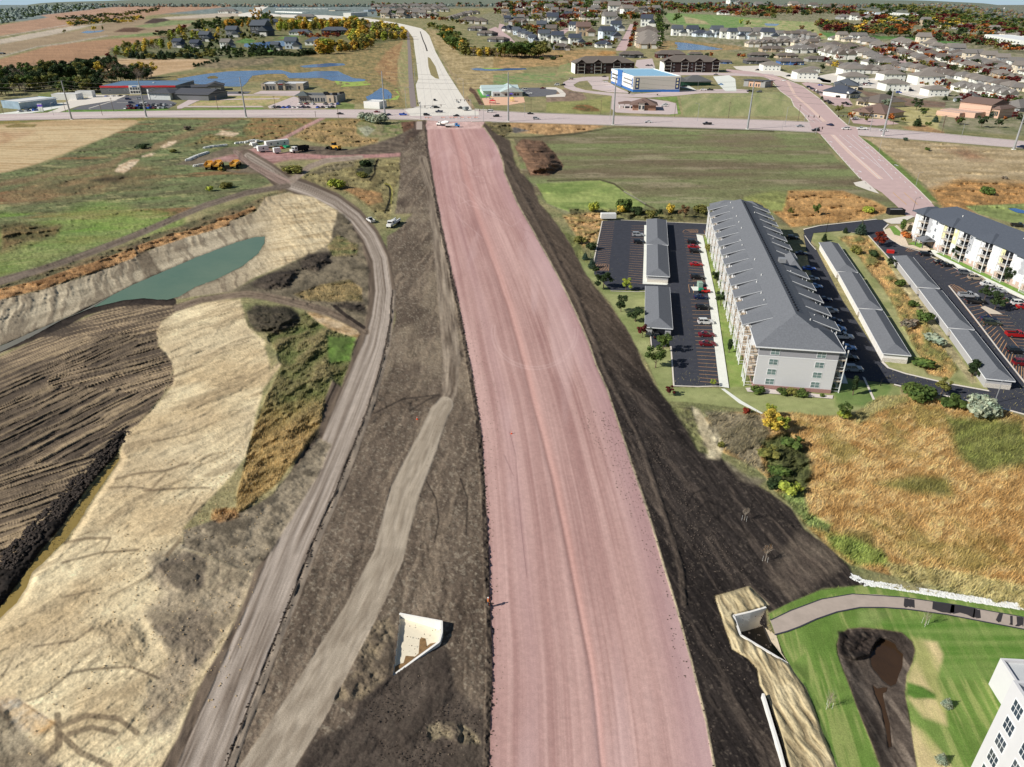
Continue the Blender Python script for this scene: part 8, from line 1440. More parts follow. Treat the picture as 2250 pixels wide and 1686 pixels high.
hrow('2',[(1000,75),(1300,70),(1560,75)],8,80,('row',),'in the lower far row of grey roofs',0,H2,ds=2.4); hrow('2',[(1080,150),(1250,145),(1500,140)],7,75,('row','two'),'in the front far row',0,H2,ds=2); hrow('2',[(1050,105),(1300,100),(1600,95)],8,80,('row',),'in the middle far row',0,H2,ds=2.2)
hrow('3',[(20,70),(650,60),(1250,55)],15,60,('two','ranch'),'on the far slope, upper line',0,H2,ds=1.8); hrow('3',[(20,130),(650,115),(1280,105)],15,70,('two','ranch'),'on the far slope, middle line',0,H2,ds=1.6); hrow('3',[(20,185),(350,165),(780,155)],8,75,('two','front'),'on the far slope, lower line',0,H2,('white','cream','grey'),('slate','grey'),ds=1.6)
hrow('4',[(30,70),(400,75),(750,95)],9,70,('two','ranch'),'beyond the fairway',0,H2,ds=1.6); hrow('4',[(700,150),(1200,185),(1700,235),(2200,310)],11,80,('row','two'),'in the coloured wood',-8,G_,ds=1.6)
for x,y,wp,l in ((1840,250,150,'upper'),(1920,290,160,'middle'),(2010,340,170,'lower')): house('2',x,y,wp,'long','dark grey','brown grey',-32,f'long grey roofed terrace beside the pink lane, {l} part','long terraces behind the apartment blocks',1.6)
# lakeside villas
for k,x,y,wp,kd,wl,rf,l in (('2',105,290,170,'two','dark grey','charcoal','big dark villa left of the lake'),('2',530,365,150,'ranch','white','charcoal','white villa with a dark roof near the wetland'),('2',350,395,130,'two','pale blue','charcoal','blue grey villa on the near shore'),('2',215,405,90,'two','grey','charcoal','small villa at the lake tip'),('2',410,285,180,'long','white','charcoal','long white villa beyond the lake'),('2',690,275,220,'long','dark red','charcoal','long dark red villa among yellow trees'),('1',1850,395,110,'two','white','grey','white villa at the left shore'),('1',1600,395,100,'two','grey','slate','grey villa in the conifers'),('1',1460,385,100,'two','grey','slate','blue grey villa at the edge of the wood'),('1',1680,335,110,'two','dark grey','charcoal','dark villa deep in the wood'),('1',1900,300,120,'two','grey','charcoal','dark villa above the left shore'),('1',1580,260,90,'long','white','grey','white farm shed left of the wood'),('1',2150,250,110,'two','dark grey','charcoal','dark villa above the lake'),('1',1850,110,150,'long','white','green' if False else 'grey','far white barn by the junction'),('1',12,440,60,'long','dark grey','charcoal','dark barn at the left edge of the brown field'),('2',150,205,200,'long','grey','slate','long grey roof left of the golden trees'),('2',450,160,170,'long','grey','grey','pale long roof above the golden trees')): house(k,x,y,wp,kd,wl,rf,random.uniform(-8,8),l,'lakeside villas and farm buildings',1.4)
# far commercial strip
for k,x0,y0,x1,y1,dep,h,wl,l in (('24',270,52,560,52,120,14,'white','long white hall on the far skyline'),('24',590,21,812,22,200,52,'grey','tall grey apartment building on the far skyline'),('24',690,97,782,90,60,30,'white','white three storey terrace by the road bend, left'),('24',785,66,866,58,60,24,'pale blue','white three storey terrace by the road bend, right'),('24',390,125,480,128,60,12,'white','white roofed sheds by the concrete road'),('24',870,45,930,44,80,14,'white','white shop right of the terraces'),('24',600,62,690,60,100,10,'cream','low pale shops left of the terraces'),('23',235,22,330,20,120,16,'white','white warehouse with a blue roof on the skyline'),('23',0,22,150,20,150,14,'blue','blue fronted warehouse on the skyline'),('4',775,110,1010,118,60,17,'pale blue','long pale terrace beyond the golf trees'),('4',1060,112,1300,135,60,15,'white','long white terrace far right of the pale one'),('21',1710,70,2140,160,60,18,'white','white apartment block at the upper right edge'),('4',1330,165,1500,200,50,10,'white','white terrace among the far maples'),('4',1660,245,1830,262,60,7,'grey','low grey hall in the far trees'),('2',200,100,420,108,90,10,'white','pale shed complex left on the skyline')):
    r,w_=box_bldg('far_building',k,(x0,y0),(x1,y1),dep,h,WM[wl],RM['grey'] if wl!='white' else mat('white membrane roof',(236,236,234)),l,'building',par=.6)
    n=max(3,int(w_/18))
    for i in range(min(n,12)):
        for f_ in range(1 if h<14 else 2 if h<22 else 4): b=MB(); z0=h*(f_+.35)/(1 if h<14 else 2 if h<22 else 4); b.box(w_*(i+.3)/min(n,12),w_*(i+.7)/min(n,12),-.4,.05,z0,z0+h*.07+1.2); b.obj('window',PANE,r)
# water tower far right
u,v=Z1('4',2045,92); h=px2h(u,v,8); r=empty('water_tower',W(u,v,0),0,'white water tower on the far right horizon','water tower'); MB().cyl((0,0,0),(0,0,h*.7),h*.05,h*.05,8).obj('stem',WHITE,r); b=MB(); b.cyl((0,0,h*.6),(0,0,h*.75),h*.08,h*.2,12); b.cyl((0,0,h*.75),(0,0,h*.9),h*.2,h*.19,12); b.cyl((0,0,h*.9),(0,0,h),h*.19,h*.05,12); b.obj('tank',WHITE,r)
T=tree
LOTG='trees on the lawn beside the left car park'
for x,y,hp,kd,cl,wd,l in ((112,540,36,'conifer','blue-green',1.3,'small dark conifer at the left end of the car park edge'),(160,600,48,'conifer','blue-green',1.3,'dark conifer second along the left car park edge'),(190,640,30,'round','dark green',1.3,'rounded tree between the conifers and the yellow tree'),(240,735,60,'round','dark green',1.5,'broad dark green tree left of the yellow tree'),(395,755,48,'round','lime',1.1,'bright yellow green tree beside the car park'),(360,900,58,'round','dark green',1.1,'dark green tree below the yellow one'),(460,970,52,'round','dark green',1.4,'dark green tree left of the nearest garage'),(508,1080,50,'round','maroon',1.0,'reddish tree at the corner of the nearest garage'),(655,1180,64,'round','green',1.1,'taller green tree at the front of the nearest garage'),(600,1290,75,'round','green',1.2,'large green tree on the lawn nearest the camera'),(695,1480,34,'round','maroon',1.3,'small maroon tree below the car park corner'),(1000,1420,24,'round','lime',1.1,'tiny yellow green tree at the kerb end'),(1225,1600,22,'bush','red',1.0,'small red shrub beside the footpath'),(980,485,36,'bush','olive',.8,'shrub against the far balconies'),(1020,710,50,'round','dark green',1.1,'dark green tree before the balconies, upper'),(1050,860,52,'round','dark green',1.2,'dark green tree before the balconies, middle'),(1110,1185,54,'slim','dark green',1.3,'narrow dark green tree before the balconies, lower')): T(*Z1('5',x,y),hp*.60,kd,cl,l,LOTG,wd,'hi')
for x,y,w_,l in ((1310,1460,1.2,'rounded hedge bush left at the apartment end wall'),(1475,1475,1.1,'hedge bush left in the long hedge'),(1540,1480,1.2,'hedge bush second in the long hedge'),(1600,1488,1.2,'hedge bush right in the long hedge'),(1755,1495,.7,'small bush right at the apartment end wall')): T(*Z1('5',x,y),12,'bush','green' if x!=1540 else 'olive',l,'bushes at the apartment end wall',w_*1.1,'hi',hm=1.9*w_)
for k,x,y,hm,kd,cl,wd,l in (('6',285,365,7,'conifer','blue-green',1.5,'blue green spruce by the upper kerb of the grass strip'),('6',180,355,3.4,'conifer','dark green',1.4,'small spruce left of the blue green one'),('6',33,412,4.6,'conifer','dark green',1.1,'slim conifer above the middle garages'),('6',410,445,6,'round','red',1.4,'rust red tree at the car park corner'),('6',572,345,6,'slim','green',1.6,'young green tree at the rock bed'),('6',600,385,3.5,'bush','orange',1.1,'orange bush at the rock bed'),('6',930,540,7,'round','dark green',.7,'dark slim tree before the porch of the right block'),('6',1300,715,6.5,'round','dark green',.8,'dark tree on the verge by the right block'),('6',1143,825,5.5,'round','dark green',1.1,'left tree on the gravel traffic island'),('6',1215,890,6.5,'round','dark green',1.1,'right tree on the gravel traffic island'),('6',1058,1350,5.5,'slim','dark green',2,'small dark tree beside the nearest grey garage'),('6',1108,1368,3.4,'slim','dark green',2,'smaller dark tree touching the nearest grey garage'),('6',492,600,4,'round','dark green',1.1,'dark bush tree at the far grey garage'),('6',700,1500,4.8,'bush','green',1.5,'feathery willow bush at the lane edge'),('6',845,1485,5.2,'round','olive',1.0,'small round tree between the bushes at the lane'),('6',1095,1610,6.0,'bush','silver',1.1,'silvery grey bush at the lane edge'),('6',935,1560,3.4,'bush','green',1.6,'low green bush left of the silvery one'),('6',232,1480,6,'slim','dark green',1.0,'thin dark sapling in the shaded lawn'),('6',545,720,3.2,'bush','green',1.3,'green shrub in the grass strip, upper'),('6',380,520,3,'bush','dark green',1.4,'dark shrub in the grass strip near its top'),('6',260,500,4,'bush','olive',1.0,'olive shrub in the grass strip top left'),('6',730,960,3.8,'bush','green',1.3,'green shrub in the grass strip middle'),('6',640,1010,3.0,'bush','grey',1.8,'grey shrub in the grass strip, left'),('6',800,1120,3.4,'bush','silver',1.7,'grey green shrub in the grass strip, lower'),('6',720,1290,3.2,'bush','green',1.7,'green shrub at the near end of the grass strip'),('6',650,870,2.5,'bush','green',1.3,'small green shrub left of the grey garages'),('6',160,1640,3,'bush','lime',1,'small lime bush at the edge of the tall grass'),('6',345,215,4,'bush','lime',1.2,'yellow green bush in the far golden grass'),('6',1170,80,4.5,'bush','green',1.5,'green bush in the dry field beyond'),
 ('13',1550,470,5.5,'round','yellow',1.3,'bright yellow tree at the edge of the tall grass, left stem'),('13',1620,480,5.2,'round','lime',1.2,'yellow green tree right beside the yellow one'),('13',1548,370,3.6,'round','lime',1.0,'small yellow green tree behind the yellow one'),('13',2055,380,4.2,'round','green',1.1,'small green tree on the lawn edge beside the tall grass'),('13',1560,640,2.4,'bush','olive',1.8,'dark bush thicket left of the tall grass, upper'),('13',1620,780,2.4,'bush','green',1.8,'green bush thicket left of the tall grass, middle'),('13',1600,850,2.2,'bush','dark green',1.7,'dark bush thicket left of the tall grass, lower'),('13',1700,900,2.8,'bush','lime',1.4,'yellow green bush at the tall grass edge'),('13',1720,580,2.8,'bush','green',1.5,'green bush inside the tall grass edge'),('13',1215,575,1.4,'bush','olive',1.2,'tiny bush on the tan patch'),
 ('5',1710,240,6,'round','green',.9,'small green tree in the far golden grass'),('5',1535,235,4,'round','olive',1.1,'olive tree at the far golden grass, left'),('5',2085,215,4,'bush','lime',1.2,'yellow green bush in the far golden grass, right'),('5',800,255,7,'round','brown',1.0,'brownish tree in the scrub row behind the car park'),('5',625,255,5,'round','dark green',1,'dark tree in the scrub row behind the car park'),('5',370,215,5,'bush','yellow',.8,'yellow bush in the scrub row behind the car park'),('5',705,215,5,'bush','yellow',.7,'small yellow bush in the scrub row right'),('5',165,205,6,'bush','lime',.8,'yellow green bush in the scrub row far left'),('5',390,200,8,'bush','green',.9,'large green bush in the scrub row'),('5',900,215,5,'bush','olive',1.2,'olive bush in the scrub row right'),('5',560,240,4,'bush','olive',1.2,'olive bush in the middle of the scrub row'),('5',460,225,5,'bush','dark green',1.1,'dark bush in the scrub row'),('5',155,470,3.5,'bush','dark green',1.2,'dark bush above the small conifers'),('5',80,430,3.5,'bush','olive',1.5,'olive bush left of the car park'),
 ('2',700,1530,6.5,'bush','lime',1.2,'bright lime green bush between the dirt roads'),('2',960,985,9,'bush','silver',1.5,'grey green bush left at the arterial road'),('2',1030,1000,10,'bush','silver',1.4,'grey green bush right at the arterial road'),('2',930,1350,5,'bush','dark green',1.3,'dark bush beside the black ditch'),('2',900,1440,4,'bush','olive',1.4,'olive bush beside the black ditch'),('16',620,715,3,'bush','yellow',.9,'yellow bush in front of the dump trucks'),('16',690,715,2.5,'bush','dark green',.9,'dark bush right of the yellow one'),('8',1075,275,4,'bush','yellow',.9,'yellow bush at the yard edge, lower') if False else ('2',330,1400,5,'bush','olive',2.2,'low weedy clump in the fork of the dirt roads'),('8',1020,375,3,'bush','lime',1.6,'lime bush near the west dirt road'),('8',1095,360,4,'bush','olive',1.6,'olive bush near the west dirt road'),('8',690,170,4,'bush','dark green',1.4,'dark scrub bush on the creek bank'),('8',915,80,4.5,'bush','grey',1.2,'grey leafless bush in the west field'),('8',840,190,3,'bush','olive',1.6,'pale lime bush above the barriers')): T(*Z1(k,x,y),0,kd,cl,l,None,wd,'mid' if kd=='bush' and hm<4 else 'hi',hm=hm)
# saplings and little spruces of the lawn
for k,x,y,h_,l in (('7',1568,512,3.6,'bare staked sapling on the lawn by the trail'),('7',943,1048,3.8,'bare staked sapling on the lawn by the straw blanket'),('13',1375,1085,3.6,'bare staked sapling on the dark soil'),('13',1520,1368,4.6,'bare reddish sapling on the brown soil')):
    r=T(*Z1(k,x,y),0,'bare','grey' if 'reddish' not in l else 'brown',l,'bare saplings',.6,'mid',hm=h_); u,v=Z1(k,x,y); b=MB()
    for a in (0,2.1,4.2): b.cyl((.5*math.cos(a),.5*math.sin(a),-.02),(.5*math.cos(a),.5*math.sin(a),1.3),.02,.02,5)
    o=b.obj('stakes',WHITE,None,None); o.parent=r; o.scale=(1/r.scale.x,1/r.scale.y,1/r.scale.z)
for k,x,y,l in (('14',1040,880,'small blue spruce on the lawn, upper'),('14',965,1590,'small blue spruce on the lawn, lower')): T(*Z1(k,x,y),0,'conifer','silver',l,'small blue spruces',1.5,'hi',hm=2.0)
# right side street trees
for x,y,hp,kd,cl,l in ((565,735,20,'conifer','dark green','dark tree at the meadow left of the tall pole'),(530,890,22,'round','silver','silvery tree at the meadow'),(900,895,24,'round','dark green','big dark tree in the church meadow'),(980,975,18,'round','green','green rounded tree in the church meadow'),(910,1095,24,'conifer','dark green','tall conifer in the church meadow'),(1130,1045,18,'conifer','blue-green','blue green conifer in the church meadow'),(1045,1080,8,'bush','green','low bush in the church meadow'),(585,1040,18,'round','orange','orange tree right of the brown roofed office'),(740,1050,12,'round','olive','olive tree right of the orange one'),(95,1020,17,'round','orange','orange maple left of the brown roofed office'),(290,1040,13,'round','olive','olive tree before the brown roofed office'),(1430,1080,18,'round','green','street tree before the church, left'),(1400,1060,14,'round','maroon','reddish tree beside the church'),(1690,1110,24,'round','dark green','large street tree before the church, middle'),(1900,1110,20,'round','dark green','street tree before the church, right'),(1810,990,18,'conifer','blue-green','dark conifer right of the church'),(1780,900,16,'conifer','blue-green','conifer behind the church'),(2090,1010,18,'round','maroon','maroon tree right of the church'),(1975,1030,10,'round','orange','orange shrub right of the church'),(1995,915,13,'conifer','dark green','conifer at the grey green roofed house'),(1250,780,14,'conifer','dark green','conifer beside the shaded fourplex'),(2170,1070,22,'round','dark green','dark tree at the right frame edge')): T(*Z1('21',x,y),hp*1.1,kd,cl,l,'trees around the church',1.2 if kd!='conifer' else 1.5)
for k,x,y,hp,kd,cl,l in (('22',1340,880,19,'round','olive','yellowing tree at the office sign'),('22',1135,715,12,'conifer','dark green','dark tree in the office car park'),('22',1285,345,20,'round','yellow','golden tree left of the fourplexes'),('22',1140,365,16,'round','dark green','dark tree behind the second fourplex'),('22',1110,160,18,'round','green','green tree among the rows'),('22',530,235,16,'round','dark green','dark tree right of the dark terrace'),('22',180,225,14,'round','orange','orange tree left of the dark terrace'),('22',125,215,13,'round','maroon','maroon tree left of the dark terrace'),('22',815,320,10,'round','maroon','small maroon tree before the blue terrace'),('22',1680,370,14,'round','dark green','dark tree right of the upper fourplex'),('20',1950,270,14,'round','dark green','dark tree behind the right dark block'),('20',2005,255,13,'round','orange','orange tree behind the right dark block'),('20',1010,715,10,'round','dark green','dark small tree before the blue building'),('20',1350,725,5,'round','dark green','tiny tree before the blue building, right'),('20',85,290,9,'bush','dark green','dark bush left of the left dark block'),('20',180,255,7,'bush','olive','olive bush left of the left dark block'),('1',885,488,18,'round','maroon','deep maroon tree at the field corner'),('1',765,258,14,'round','yellow','yellow tree at the farm pond'),('1',835,250,12,'slim','olive','slim yellowish tree at the farm pond'),('1',525,270,9,'round','olive','small tree left of the farm pond'),('3',1425,185,22,'round','green','large green tree standing on the golf green'),('3',1605,255,15,'conifer','dark green','dark conifer left of a pair behind the pond'),('3',1635,258,15,'conifer','dark green','dark conifer right of a pair behind the pond'),('3',1000,650,0,'bush','olive','x'),('3',1340,260,18,'round','dark green','dark round tree at the golf pond corner'),('3',1940,205,14,'round','lime','yellow green tree on the fairway, left'),('3',2000,212,14,'round','olive','olive tree on the fairway, right'),('3',335,485,9,'bush','green','green bush in the marsh, left'),('3',425,488,9,'bush','dark green','dark bush in the marsh, right'),('4',600,235,12,'round','yellow','golden tree on the fairway edge'),('4',405,262,16,'round','brown','brown tree on the golf course'),('4',495,265,8,'round','green','small green tree on the golf course'),('4',565,290,7,'bush','orange','orange bush on the golf course'),('4',1250,1140,8,'bush','blue-green','blue green bush in the dry right field'),('4',1425,1220,9,'bush','green','green bush in the dry right field'),('4',1925,1580,14,'bush','green','green bush near the right apartment block'),('4',2050,1450,9,'bush','grey','grey bush at the right edge of the dry field')):
    if hp: T(*Z1(k,x,y),hp,kd,cl,l,None,1.2)
MIXD=[('round','dark green'),('round','dark green'),('round','green'),('round','olive'),('bare','grey'),('round','dark green')]
trees_along([(-60,780),(150,740),(280,720),(400,700),(480,720)],14,26,MIXD,'in the dark grove at the left edge','dark grove left of the hall','1',(6,8)); trees_along([(-60,700),(200,660),(420,650),(700,640),(820,690)],16,28,MIXD,'in the middle of the grove left of the hall','dark grove left of the hall','1',(5,6)); trees_along([(480,760),(620,740),(800,740),(810,700)],9,24,MIXD,'at the front of the grove beside the hall','dark grove left of the hall','1',(4,5))
trees_along([(620,610),(800,600),(900,590),(1000,640),(1230,640)],14,24,[('bare','grey'),('bare','grey'),('round','dark green'),('bare','brown'),('round','yellow'),('round','dark green')],'in the leafless wood behind the hall','leafless wood behind the hall','1',(6,5)); trees_along([(860,670),(1000,665),(1150,655),(1220,630)],8,22,[('bare','grey'),('bare','brown'),('round','dark green')],'directly behind the hall roof','leafless wood behind the hall','1',(4,3))
YW=[('tall','yellow'),('tall','golden'),('tall','lime'),('tall','olive'),('tall','yellow')]
trees_along([(900,470),(1100,430),(1400,360),(1500,300),(1800,300)],22,14,[('bare','grey'),('tall','lime'),('tall','olive'),('round','olive'),('tall','yellow')],'in the pale wood at the field edge','woods around the lake','1',(8,10),1.3); trees_along([(1000,465),(1200,470),(1500,465),(1720,462)],22,12,[('conifer','dark green'),('conifer','dark green'),('conifer','blue-green'),('round','olive')],'in the conifer belt along the stubble field','woods around the lake','1',(4,5),1.3)
trees_along([(1500,420),(1700,410),(1850,440),(2211,440)],18,12,[('conifer','dark green'),('round','dark green'),('conifer','dark green'),('round','green')],'around the white villa','woods around the lake','1',(8,10),1.2); trees_along([(1590,240),(1800,225),(2000,210),(2211,190)],18,14,[('round','dark green'),('tall','olive'),('tall','golden'),('round','green')],'in the upper wood left of the villas','woods around the lake','1',(6,6),1.2)
trees_along([(1560,330),(1750,320),(2000,290),(2150,330)],14,9,[('round','dark green'),('conifer','dark green'),('round','olive')],'between the villas','woods around the lake','1',(8,10),1.2)
trees_along([(220,245),(400,235),(600,235),(860,235)],26,16,YW,'in the golden belt beyond the lake','golden trees along the concrete road','2',(3,4),1.5); trees_along([(870,240),(1000,250),(1150,270),(1240,285)],16,15,YW+[('bare','grey'),('tall','olive')],'in the golden wood beside the concrete road','golden trees along the concrete road','2',(4,5),1.6); trees_along([(800,330),(950,330),(1100,320),(1240,300)],18,17,YW+[('bare','grey'),('bare','grey'),('tall','olive')],'in the front of the golden wood','golden trees along the concrete road','2',(4,6),1.6); trees_along([(640,420),(760,410),(900,400),(1000,365)],14,15,YW+[('bare','brown'),('tall','olive')],'at the lower tip of the golden wood','golden trees along the concrete road','2',(4,4),1.6)
trees_along([(560,440),(600,440),(645,440)],4,24,[('tall','golden'),('tall','yellow'),('tall','lime')],'in the tall golden clump at the wetland','golden trees along the concrete road','2',(2,1),1.8); trees_along([(170,445),(300,450),(400,455),(520,440)],13,10,[('conifer','dark green'),('conifer','dark green'),('round','dark green')],'in the conifer row on the near shore','woods around the lake','2',(2,2),1.3); trees_along([(0,450),(60,440),(120,450)],5,17,[('conifer','dark green')],'in the tall conifers at the lake tip','woods around the lake','2',(2,2),1.2)
trees_along([(0,120),(100,110),(160,130),(190,170)],6,8,[('round','dark green'),('round','golden'),('tall','golden')],'at the far junction','woods around the lake','2',(4,6),1.2); trees_along([(400,300),(560,310),(700,300),(840,290)],12,8,[('round','maroon'),('round','orange'),('round','dark green')],'around the dark red villa','woods around the lake','2',(4,4),1.3)
trees_along([(1580,330),(1620,380),(1700,410),(1740,430)],9,22,[('tall','olive'),('round','green'),('tall','golden')],'in the yellow green thicket right of the road bend','thicket right of the road bend','2',(5,6),1.5); trees_along([(1720,440),(1850,450),(2000,455),(2070,455)],14,13,[('bare','brown'),('tall','olive'),('tall','yellow')],'in the brown thicket below the terraces','thicket right of the road bend','2',(3,3),1.6); trees_along([(0,465),(100,465),(180,465),(280,462),(350,462)],9,23,[('round','green'),('round','olive'),('round','green')],'among the big rounded trees above the marsh','big rounded trees above the marsh','3',(4,3),1.3)
trees_along([(480,165),(700,155),(900,140),(1100,120),(1280,85)],26,6,[('round','dark green'),('round','olive')],'in the field hedge on the left plain','far hedges on the plain','1',(3,3),1.6); trees_along([(560,212),(700,195),(850,185),(1000,180),(1160,160)],20,8,[('round','dark green'),('round','olive'),('round','yellow')],'in the hedge by the farm pond','far hedges on the plain','1',(3,4),1.6); trees_along([(1260,285),(1350,280),(1440,262),(1500,240)],10,7,[('round','maroon'),('round','dark green')],'in the maroon hedge beside the mound','far hedges on the plain','1',(2,3),1.6); trees_along([(1560,540),(1650,520),(1780,490)],7,6,[('bush','dark green'),('conifer','dark green')],'on the bare slope beyond the pond','far hedges on the plain','1',(3,3),1.4)
MAP=[('round','maroon'),('round','maroon'),('round','orange'),('round','dark green'),('round','olive'),('round','dark green'),('round','green'),('round','brown'),('round','olive')]
for i,(pts,n,hp,w_) in enumerate((([(0,30),(400,25),(800,20),(1300,15)],44,11,'in the skyline row of the suburb'),([(0,60),(300,65),(700,55),(1280,50)],44,11,'in the second row below the skyline'),([(0,110),(300,110),(600,100),(900,90),(1280,90)],40,12,'in the maple belt between far houses'),([(100,150),(400,160),(700,150),(1050,160),(1300,140)],30,12,'in the lower maple belt'),([(130,230),(330,290),(560,210),(760,240)],18,13,'among the middle houses'),([(330,380),(560,400),(720,370),(900,350),(960,370)],12,9,'in the gardens above the marsh'))): trees_along(pts,n,hp,MAP,w_,'maples of the middle suburb','3',(9,5),1.25)
trees_along([(1300,60),(1500,100),(1700,90),(2000,130),(2211,140)],34,10,MAP,'above the golf green','trees above the golf course','3',(6,6),1.25); trees_along([(1270,140),(1290,230),(1300,300),(1280,400)],9,13,[('round','dark green'),('round','green')],'in the dark column left of the golf course','trees above the golf course','3',(4,4),1.1); trees_along([(1040,400),(1060,330),(1085,260),(1100,210)],9,8,[('round','dark green'),('round','maroon'),('round','orange')],'along the pink street','street trees of the middle suburb','3',(2,2),1.1)
trees_along([(0,110),(200,110),(450,120),(650,110),(900,140)],34,12,MAP,'behind the fairway at upper right','trees above the golf course','4',(8,6),1.2); trees_along([(540,235),(700,265),(900,280),(1100,280),(1260,285)],30,15,MAP+[('round','yellow')],'in the belt below the fairway','trees above the golf course','4',(5,6),1.3); trees_along([(900,180),(1100,190),(1400,210),(1700,250),(2000,290)],34,13,MAP+[('round','dark green'),('round','yellow')],'in the coloured wood at upper right','coloured woods at upper right','4',(8,10),1.3); trees_along([(1300,300),(1500,320),(1750,350),(2000,380),(2211,420)],28,12,MAP,'in the belt above the diagonal rows','coloured woods at upper right','4',(8,8),1.2)
trees_along([(1300,140),(1600,180),(1900,230),(2250,300)],34,12,[('round','dark green'),('round','green'),('round','olive'),('round','maroon')],'in the far dark wood at upper right','coloured woods at upper right','4',(8,10),1.4); trees_along([(1000,90),(1300,100),(1600,130),(1900,170),(2250,220)],34,9,[('round','dark green'),('round','green'),('round','olive')],'in the farthest wood at upper right','coloured woods at upper right','4',(8,8),1.5)
trees_along([(840,400),(1100,470),(1400,560),(1700,600),(2100,650)],22,11,MAP[:5],'between the diagonal house rows','garden trees of the right suburb','4',(14,8),1.1); trees_along([(1000,420),(1300,430),(1600,500),(2000,620),(2200,700)],20,12,MAP[:4],'among the upper diagonal rows','garden trees of the right suburb','4',(14,10),1.1); trees_along([(500,460),(800,530),(1100,590),(1400,680),(2000,820)],14,11,MAP[:5],'round the white fourplexes','garden trees of the right suburb','4',(10,8),1.1); trees_along([(1650,820),(1900,830),(2211,870)],9,14,[('conifer','dark green'),('round','maroon'),('round','green')],'behind the church roof','garden trees of the right suburb','4',(8,8),1.2)
trees_along([(1000,130),(1300,140),(1600,175),(1760,210)],16,9,MAP,'behind the bend of the concrete road','trees behind the road bend','2',(5,4)); trees_along([(1000,55),(1400,45),(1900,30)],26,8,MAP,'on the far rise beyond the bend','trees behind the road bend','2',(6,6)); trees_along([(1450,235),(1600,260),(1560,300)],6,10,[('round','olive'),('round','green')],'on the verge by the bend','trees behind the road bend','2',(4,4))
# far tree masses on the skyline: nobody could count them
def mass(name,polys,n,hm,cols,label,seed):
    r=np.random.default_rng(seed); vs=[];fs=[];ms=[]; b=MB()
    for pts in polys:
        us=[p[0] for p in pts]; vv=[p[1] for p in pts]; c=0
        while c<n:
            u=r.uniform(min(us),max(us)); v=r.uniform(min(vv),max(vv))
            if not inp((u,v),pts): continue
            c+=1; x,y=G(u,v); s=mpp(u,v)*r.uniform(1.6,3.4); h=hm*mpp(u,v)*r.uniform(.6,1.4); k=int(r.integers(len(cols)))
            q=[(x+s*1.6*math.cos(a)*f,y+s*math.sin(a)*f,z) for z,f in ((0,.7),(h*.5,1.0),(h,.45)) for a in (0,1.26,2.5,3.77,5.03)]
            b.add(q,[(j*5+i,j*5+(i+1)%5,(j+1)*5+(i+1)%5,(j+1)*5+i) for j in (0,1) for i in range(5)]+[(10,11,12,13,14)],k)
    o=b.obj(name,[LM[c] for c in cols]); tag(o,label,'trees',None,'stuff')
flush_trees()
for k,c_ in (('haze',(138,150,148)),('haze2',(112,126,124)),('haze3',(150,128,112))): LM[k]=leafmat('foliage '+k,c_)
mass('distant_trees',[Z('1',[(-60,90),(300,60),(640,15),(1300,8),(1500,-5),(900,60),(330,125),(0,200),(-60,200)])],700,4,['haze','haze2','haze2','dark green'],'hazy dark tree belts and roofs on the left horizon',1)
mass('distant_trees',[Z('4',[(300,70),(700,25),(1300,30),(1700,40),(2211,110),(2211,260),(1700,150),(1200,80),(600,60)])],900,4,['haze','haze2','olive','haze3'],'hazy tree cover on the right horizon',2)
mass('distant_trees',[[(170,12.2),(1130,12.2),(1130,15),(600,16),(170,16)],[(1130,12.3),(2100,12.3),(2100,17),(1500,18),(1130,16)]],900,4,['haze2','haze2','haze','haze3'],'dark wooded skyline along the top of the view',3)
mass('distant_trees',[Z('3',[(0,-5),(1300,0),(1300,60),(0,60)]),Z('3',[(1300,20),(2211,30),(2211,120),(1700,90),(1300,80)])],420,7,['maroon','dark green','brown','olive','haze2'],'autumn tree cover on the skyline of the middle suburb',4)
b=MB(); n=70
for i in range(n+1):
    u=60+2130*i/n; e=math.sin(math.pi*i/n)**.55; tv=11-20*e-1.2*math.sin(i*.9)*e
    for v,f_ in ((14,0),(12.3,.45),(11.6,1)): x,y=G(u,v); b.v.append((x,y,px2h(u,v,v-tv)*f_ if f_ else -1))
b.f=[(3*i+j,3*i+3+j,3*i+4+j,3*i+1+j) for i in range(n) for j in (0,1)]; b.m=[0]*len(b.f)
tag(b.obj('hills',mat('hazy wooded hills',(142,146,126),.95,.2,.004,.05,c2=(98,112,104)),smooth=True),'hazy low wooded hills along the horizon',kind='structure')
for key,q in (('red band',.6),('shop beside',.72),('showroom beside',.72),('small grey gabled',.7),('strip mall with',.72),('dark roofed grey store',.76),('dark three storey',.76),('pink brick church',.64),('office with',.7),('grey green roofed',.6),('grey roofed house behind',.6),('white office',.7),('uppermost office',.7),('hip roofed bank',.66),('small modern office',.72),('dark green barn',.72),('white daycare',.9)):
    for o in S.objects:
        if o.parent is None and key in o.get('label',''): o.scale.z=q
blades(); build_ground()
cam=bpy.data.cameras.new('camera'); co=bpy.data.objects.new('camera',cam); COL.objects.link(co)
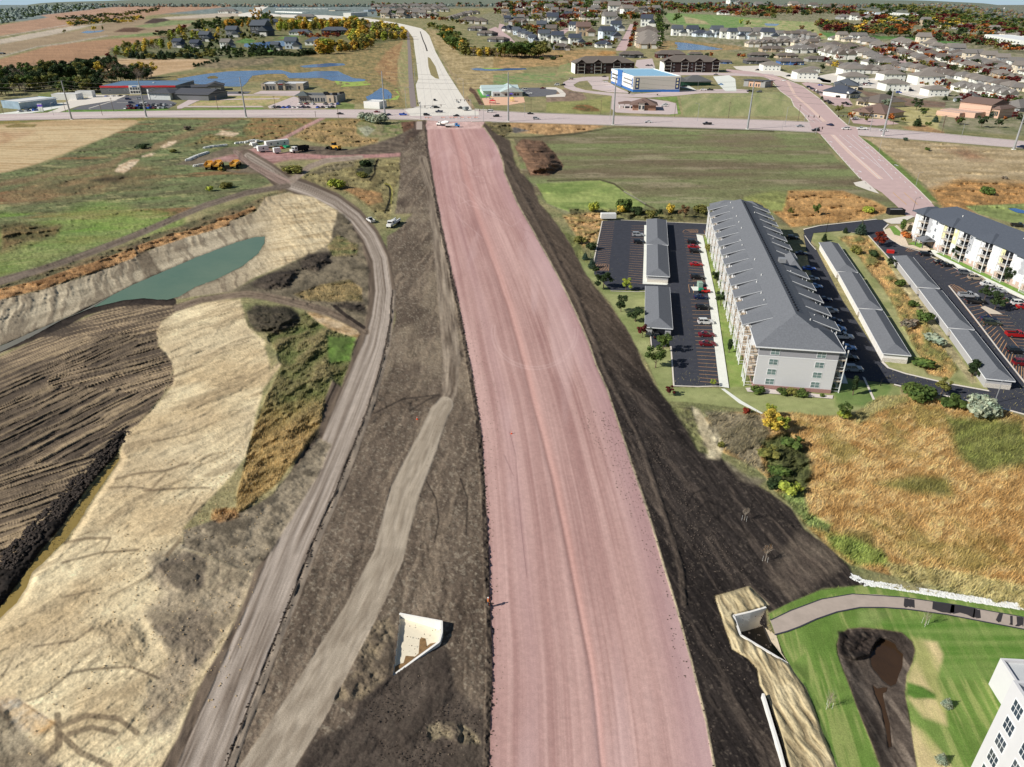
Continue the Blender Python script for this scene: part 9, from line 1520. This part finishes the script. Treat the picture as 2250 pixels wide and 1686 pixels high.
co.location=(0,0,H); co.rotation_euler=(math.pi/2-TH,0,0); cam.sensor_width=36; cam.lens=F/2250*36; cam.clip_start=.5; cam.clip_end=300000
S.camera=co
EL=math.radians(34); AZ=math.radians(20)     # shadows run to +x and a little +y
sd=Vector((-math.cos(AZ)*math.cos(EL),-math.sin(AZ)*math.cos(EL),math.sin(EL)))
sun=bpy.data.lights.new('sun','SUN'); sun.energy=5.0; sun.angle=math.radians(.5); sun.color=(1,.965,.91)
so=bpy.data.objects.new('sun',sun); COL.objects.link(so); so.rotation_euler=(-sd).to_track_quat('-Z','Y').to_euler(); so.location=(0,0,200)
w=bpy.data.worlds.new('World'); S.world=w; w.use_nodes=True; nt=w.node_tree; bg=nt.nodes['Background']
sk=nt.nodes.new('ShaderNodeTexSky'); sk.sky_type='NISHITA'; sk.sun_disc=False; sk.sun_elevation=EL; sk.sun_rotation=math.atan2(sd.x,sd.y); sk.air_density=1.0; sk.dust_density=.1; sk.ozone_density=1.5
ge=nt.nodes.new('ShaderNodeNewGeometry'); sp=nt.nodes.new('ShaderNodeSeparateXYZ'); mr=nt.nodes.new('ShaderNodeMapRange'); mx=nt.nodes.new('ShaderNodeMixRGB'); tc=nt.nodes.new('ShaderNodeTexCoord')
nt.links.new(tc.outputs['Generated'],sp.inputs[0]); nt.links.new(sp.outputs['Z'],mr.inputs['Value']); mr.inputs['From Min'].default_value=0; mr.inputs['From Max'].default_value=.10; mr.inputs['To Min'].default_value=.85; mr.inputs['To Max'].default_value=0
nt.links.new(mr.outputs['Result'],mx.inputs['Fac']); nt.links.new(sk.outputs['Color'],mx.inputs['Color1']); mx.inputs['Color2'].default_value=(7,10,12.5,1); nt.links.new(mx.outputs['Color'],bg.inputs['Color']); bg.inputs['Strength'].default_value=.06
S.view_settings.view_transform='Standard'; S.view_settings.look='None'; S.view_settings.exposure=0; S.view_settings.gamma=1
S.cycles.max_bounces=4; S.cycles.diffuse_bounces=2; S.cycles.glossy_bounces=2; S.cycles.transparent_max_bounces=6; S.cycles.caustics_reflective=False; S.cycles.caustics_refractive=False
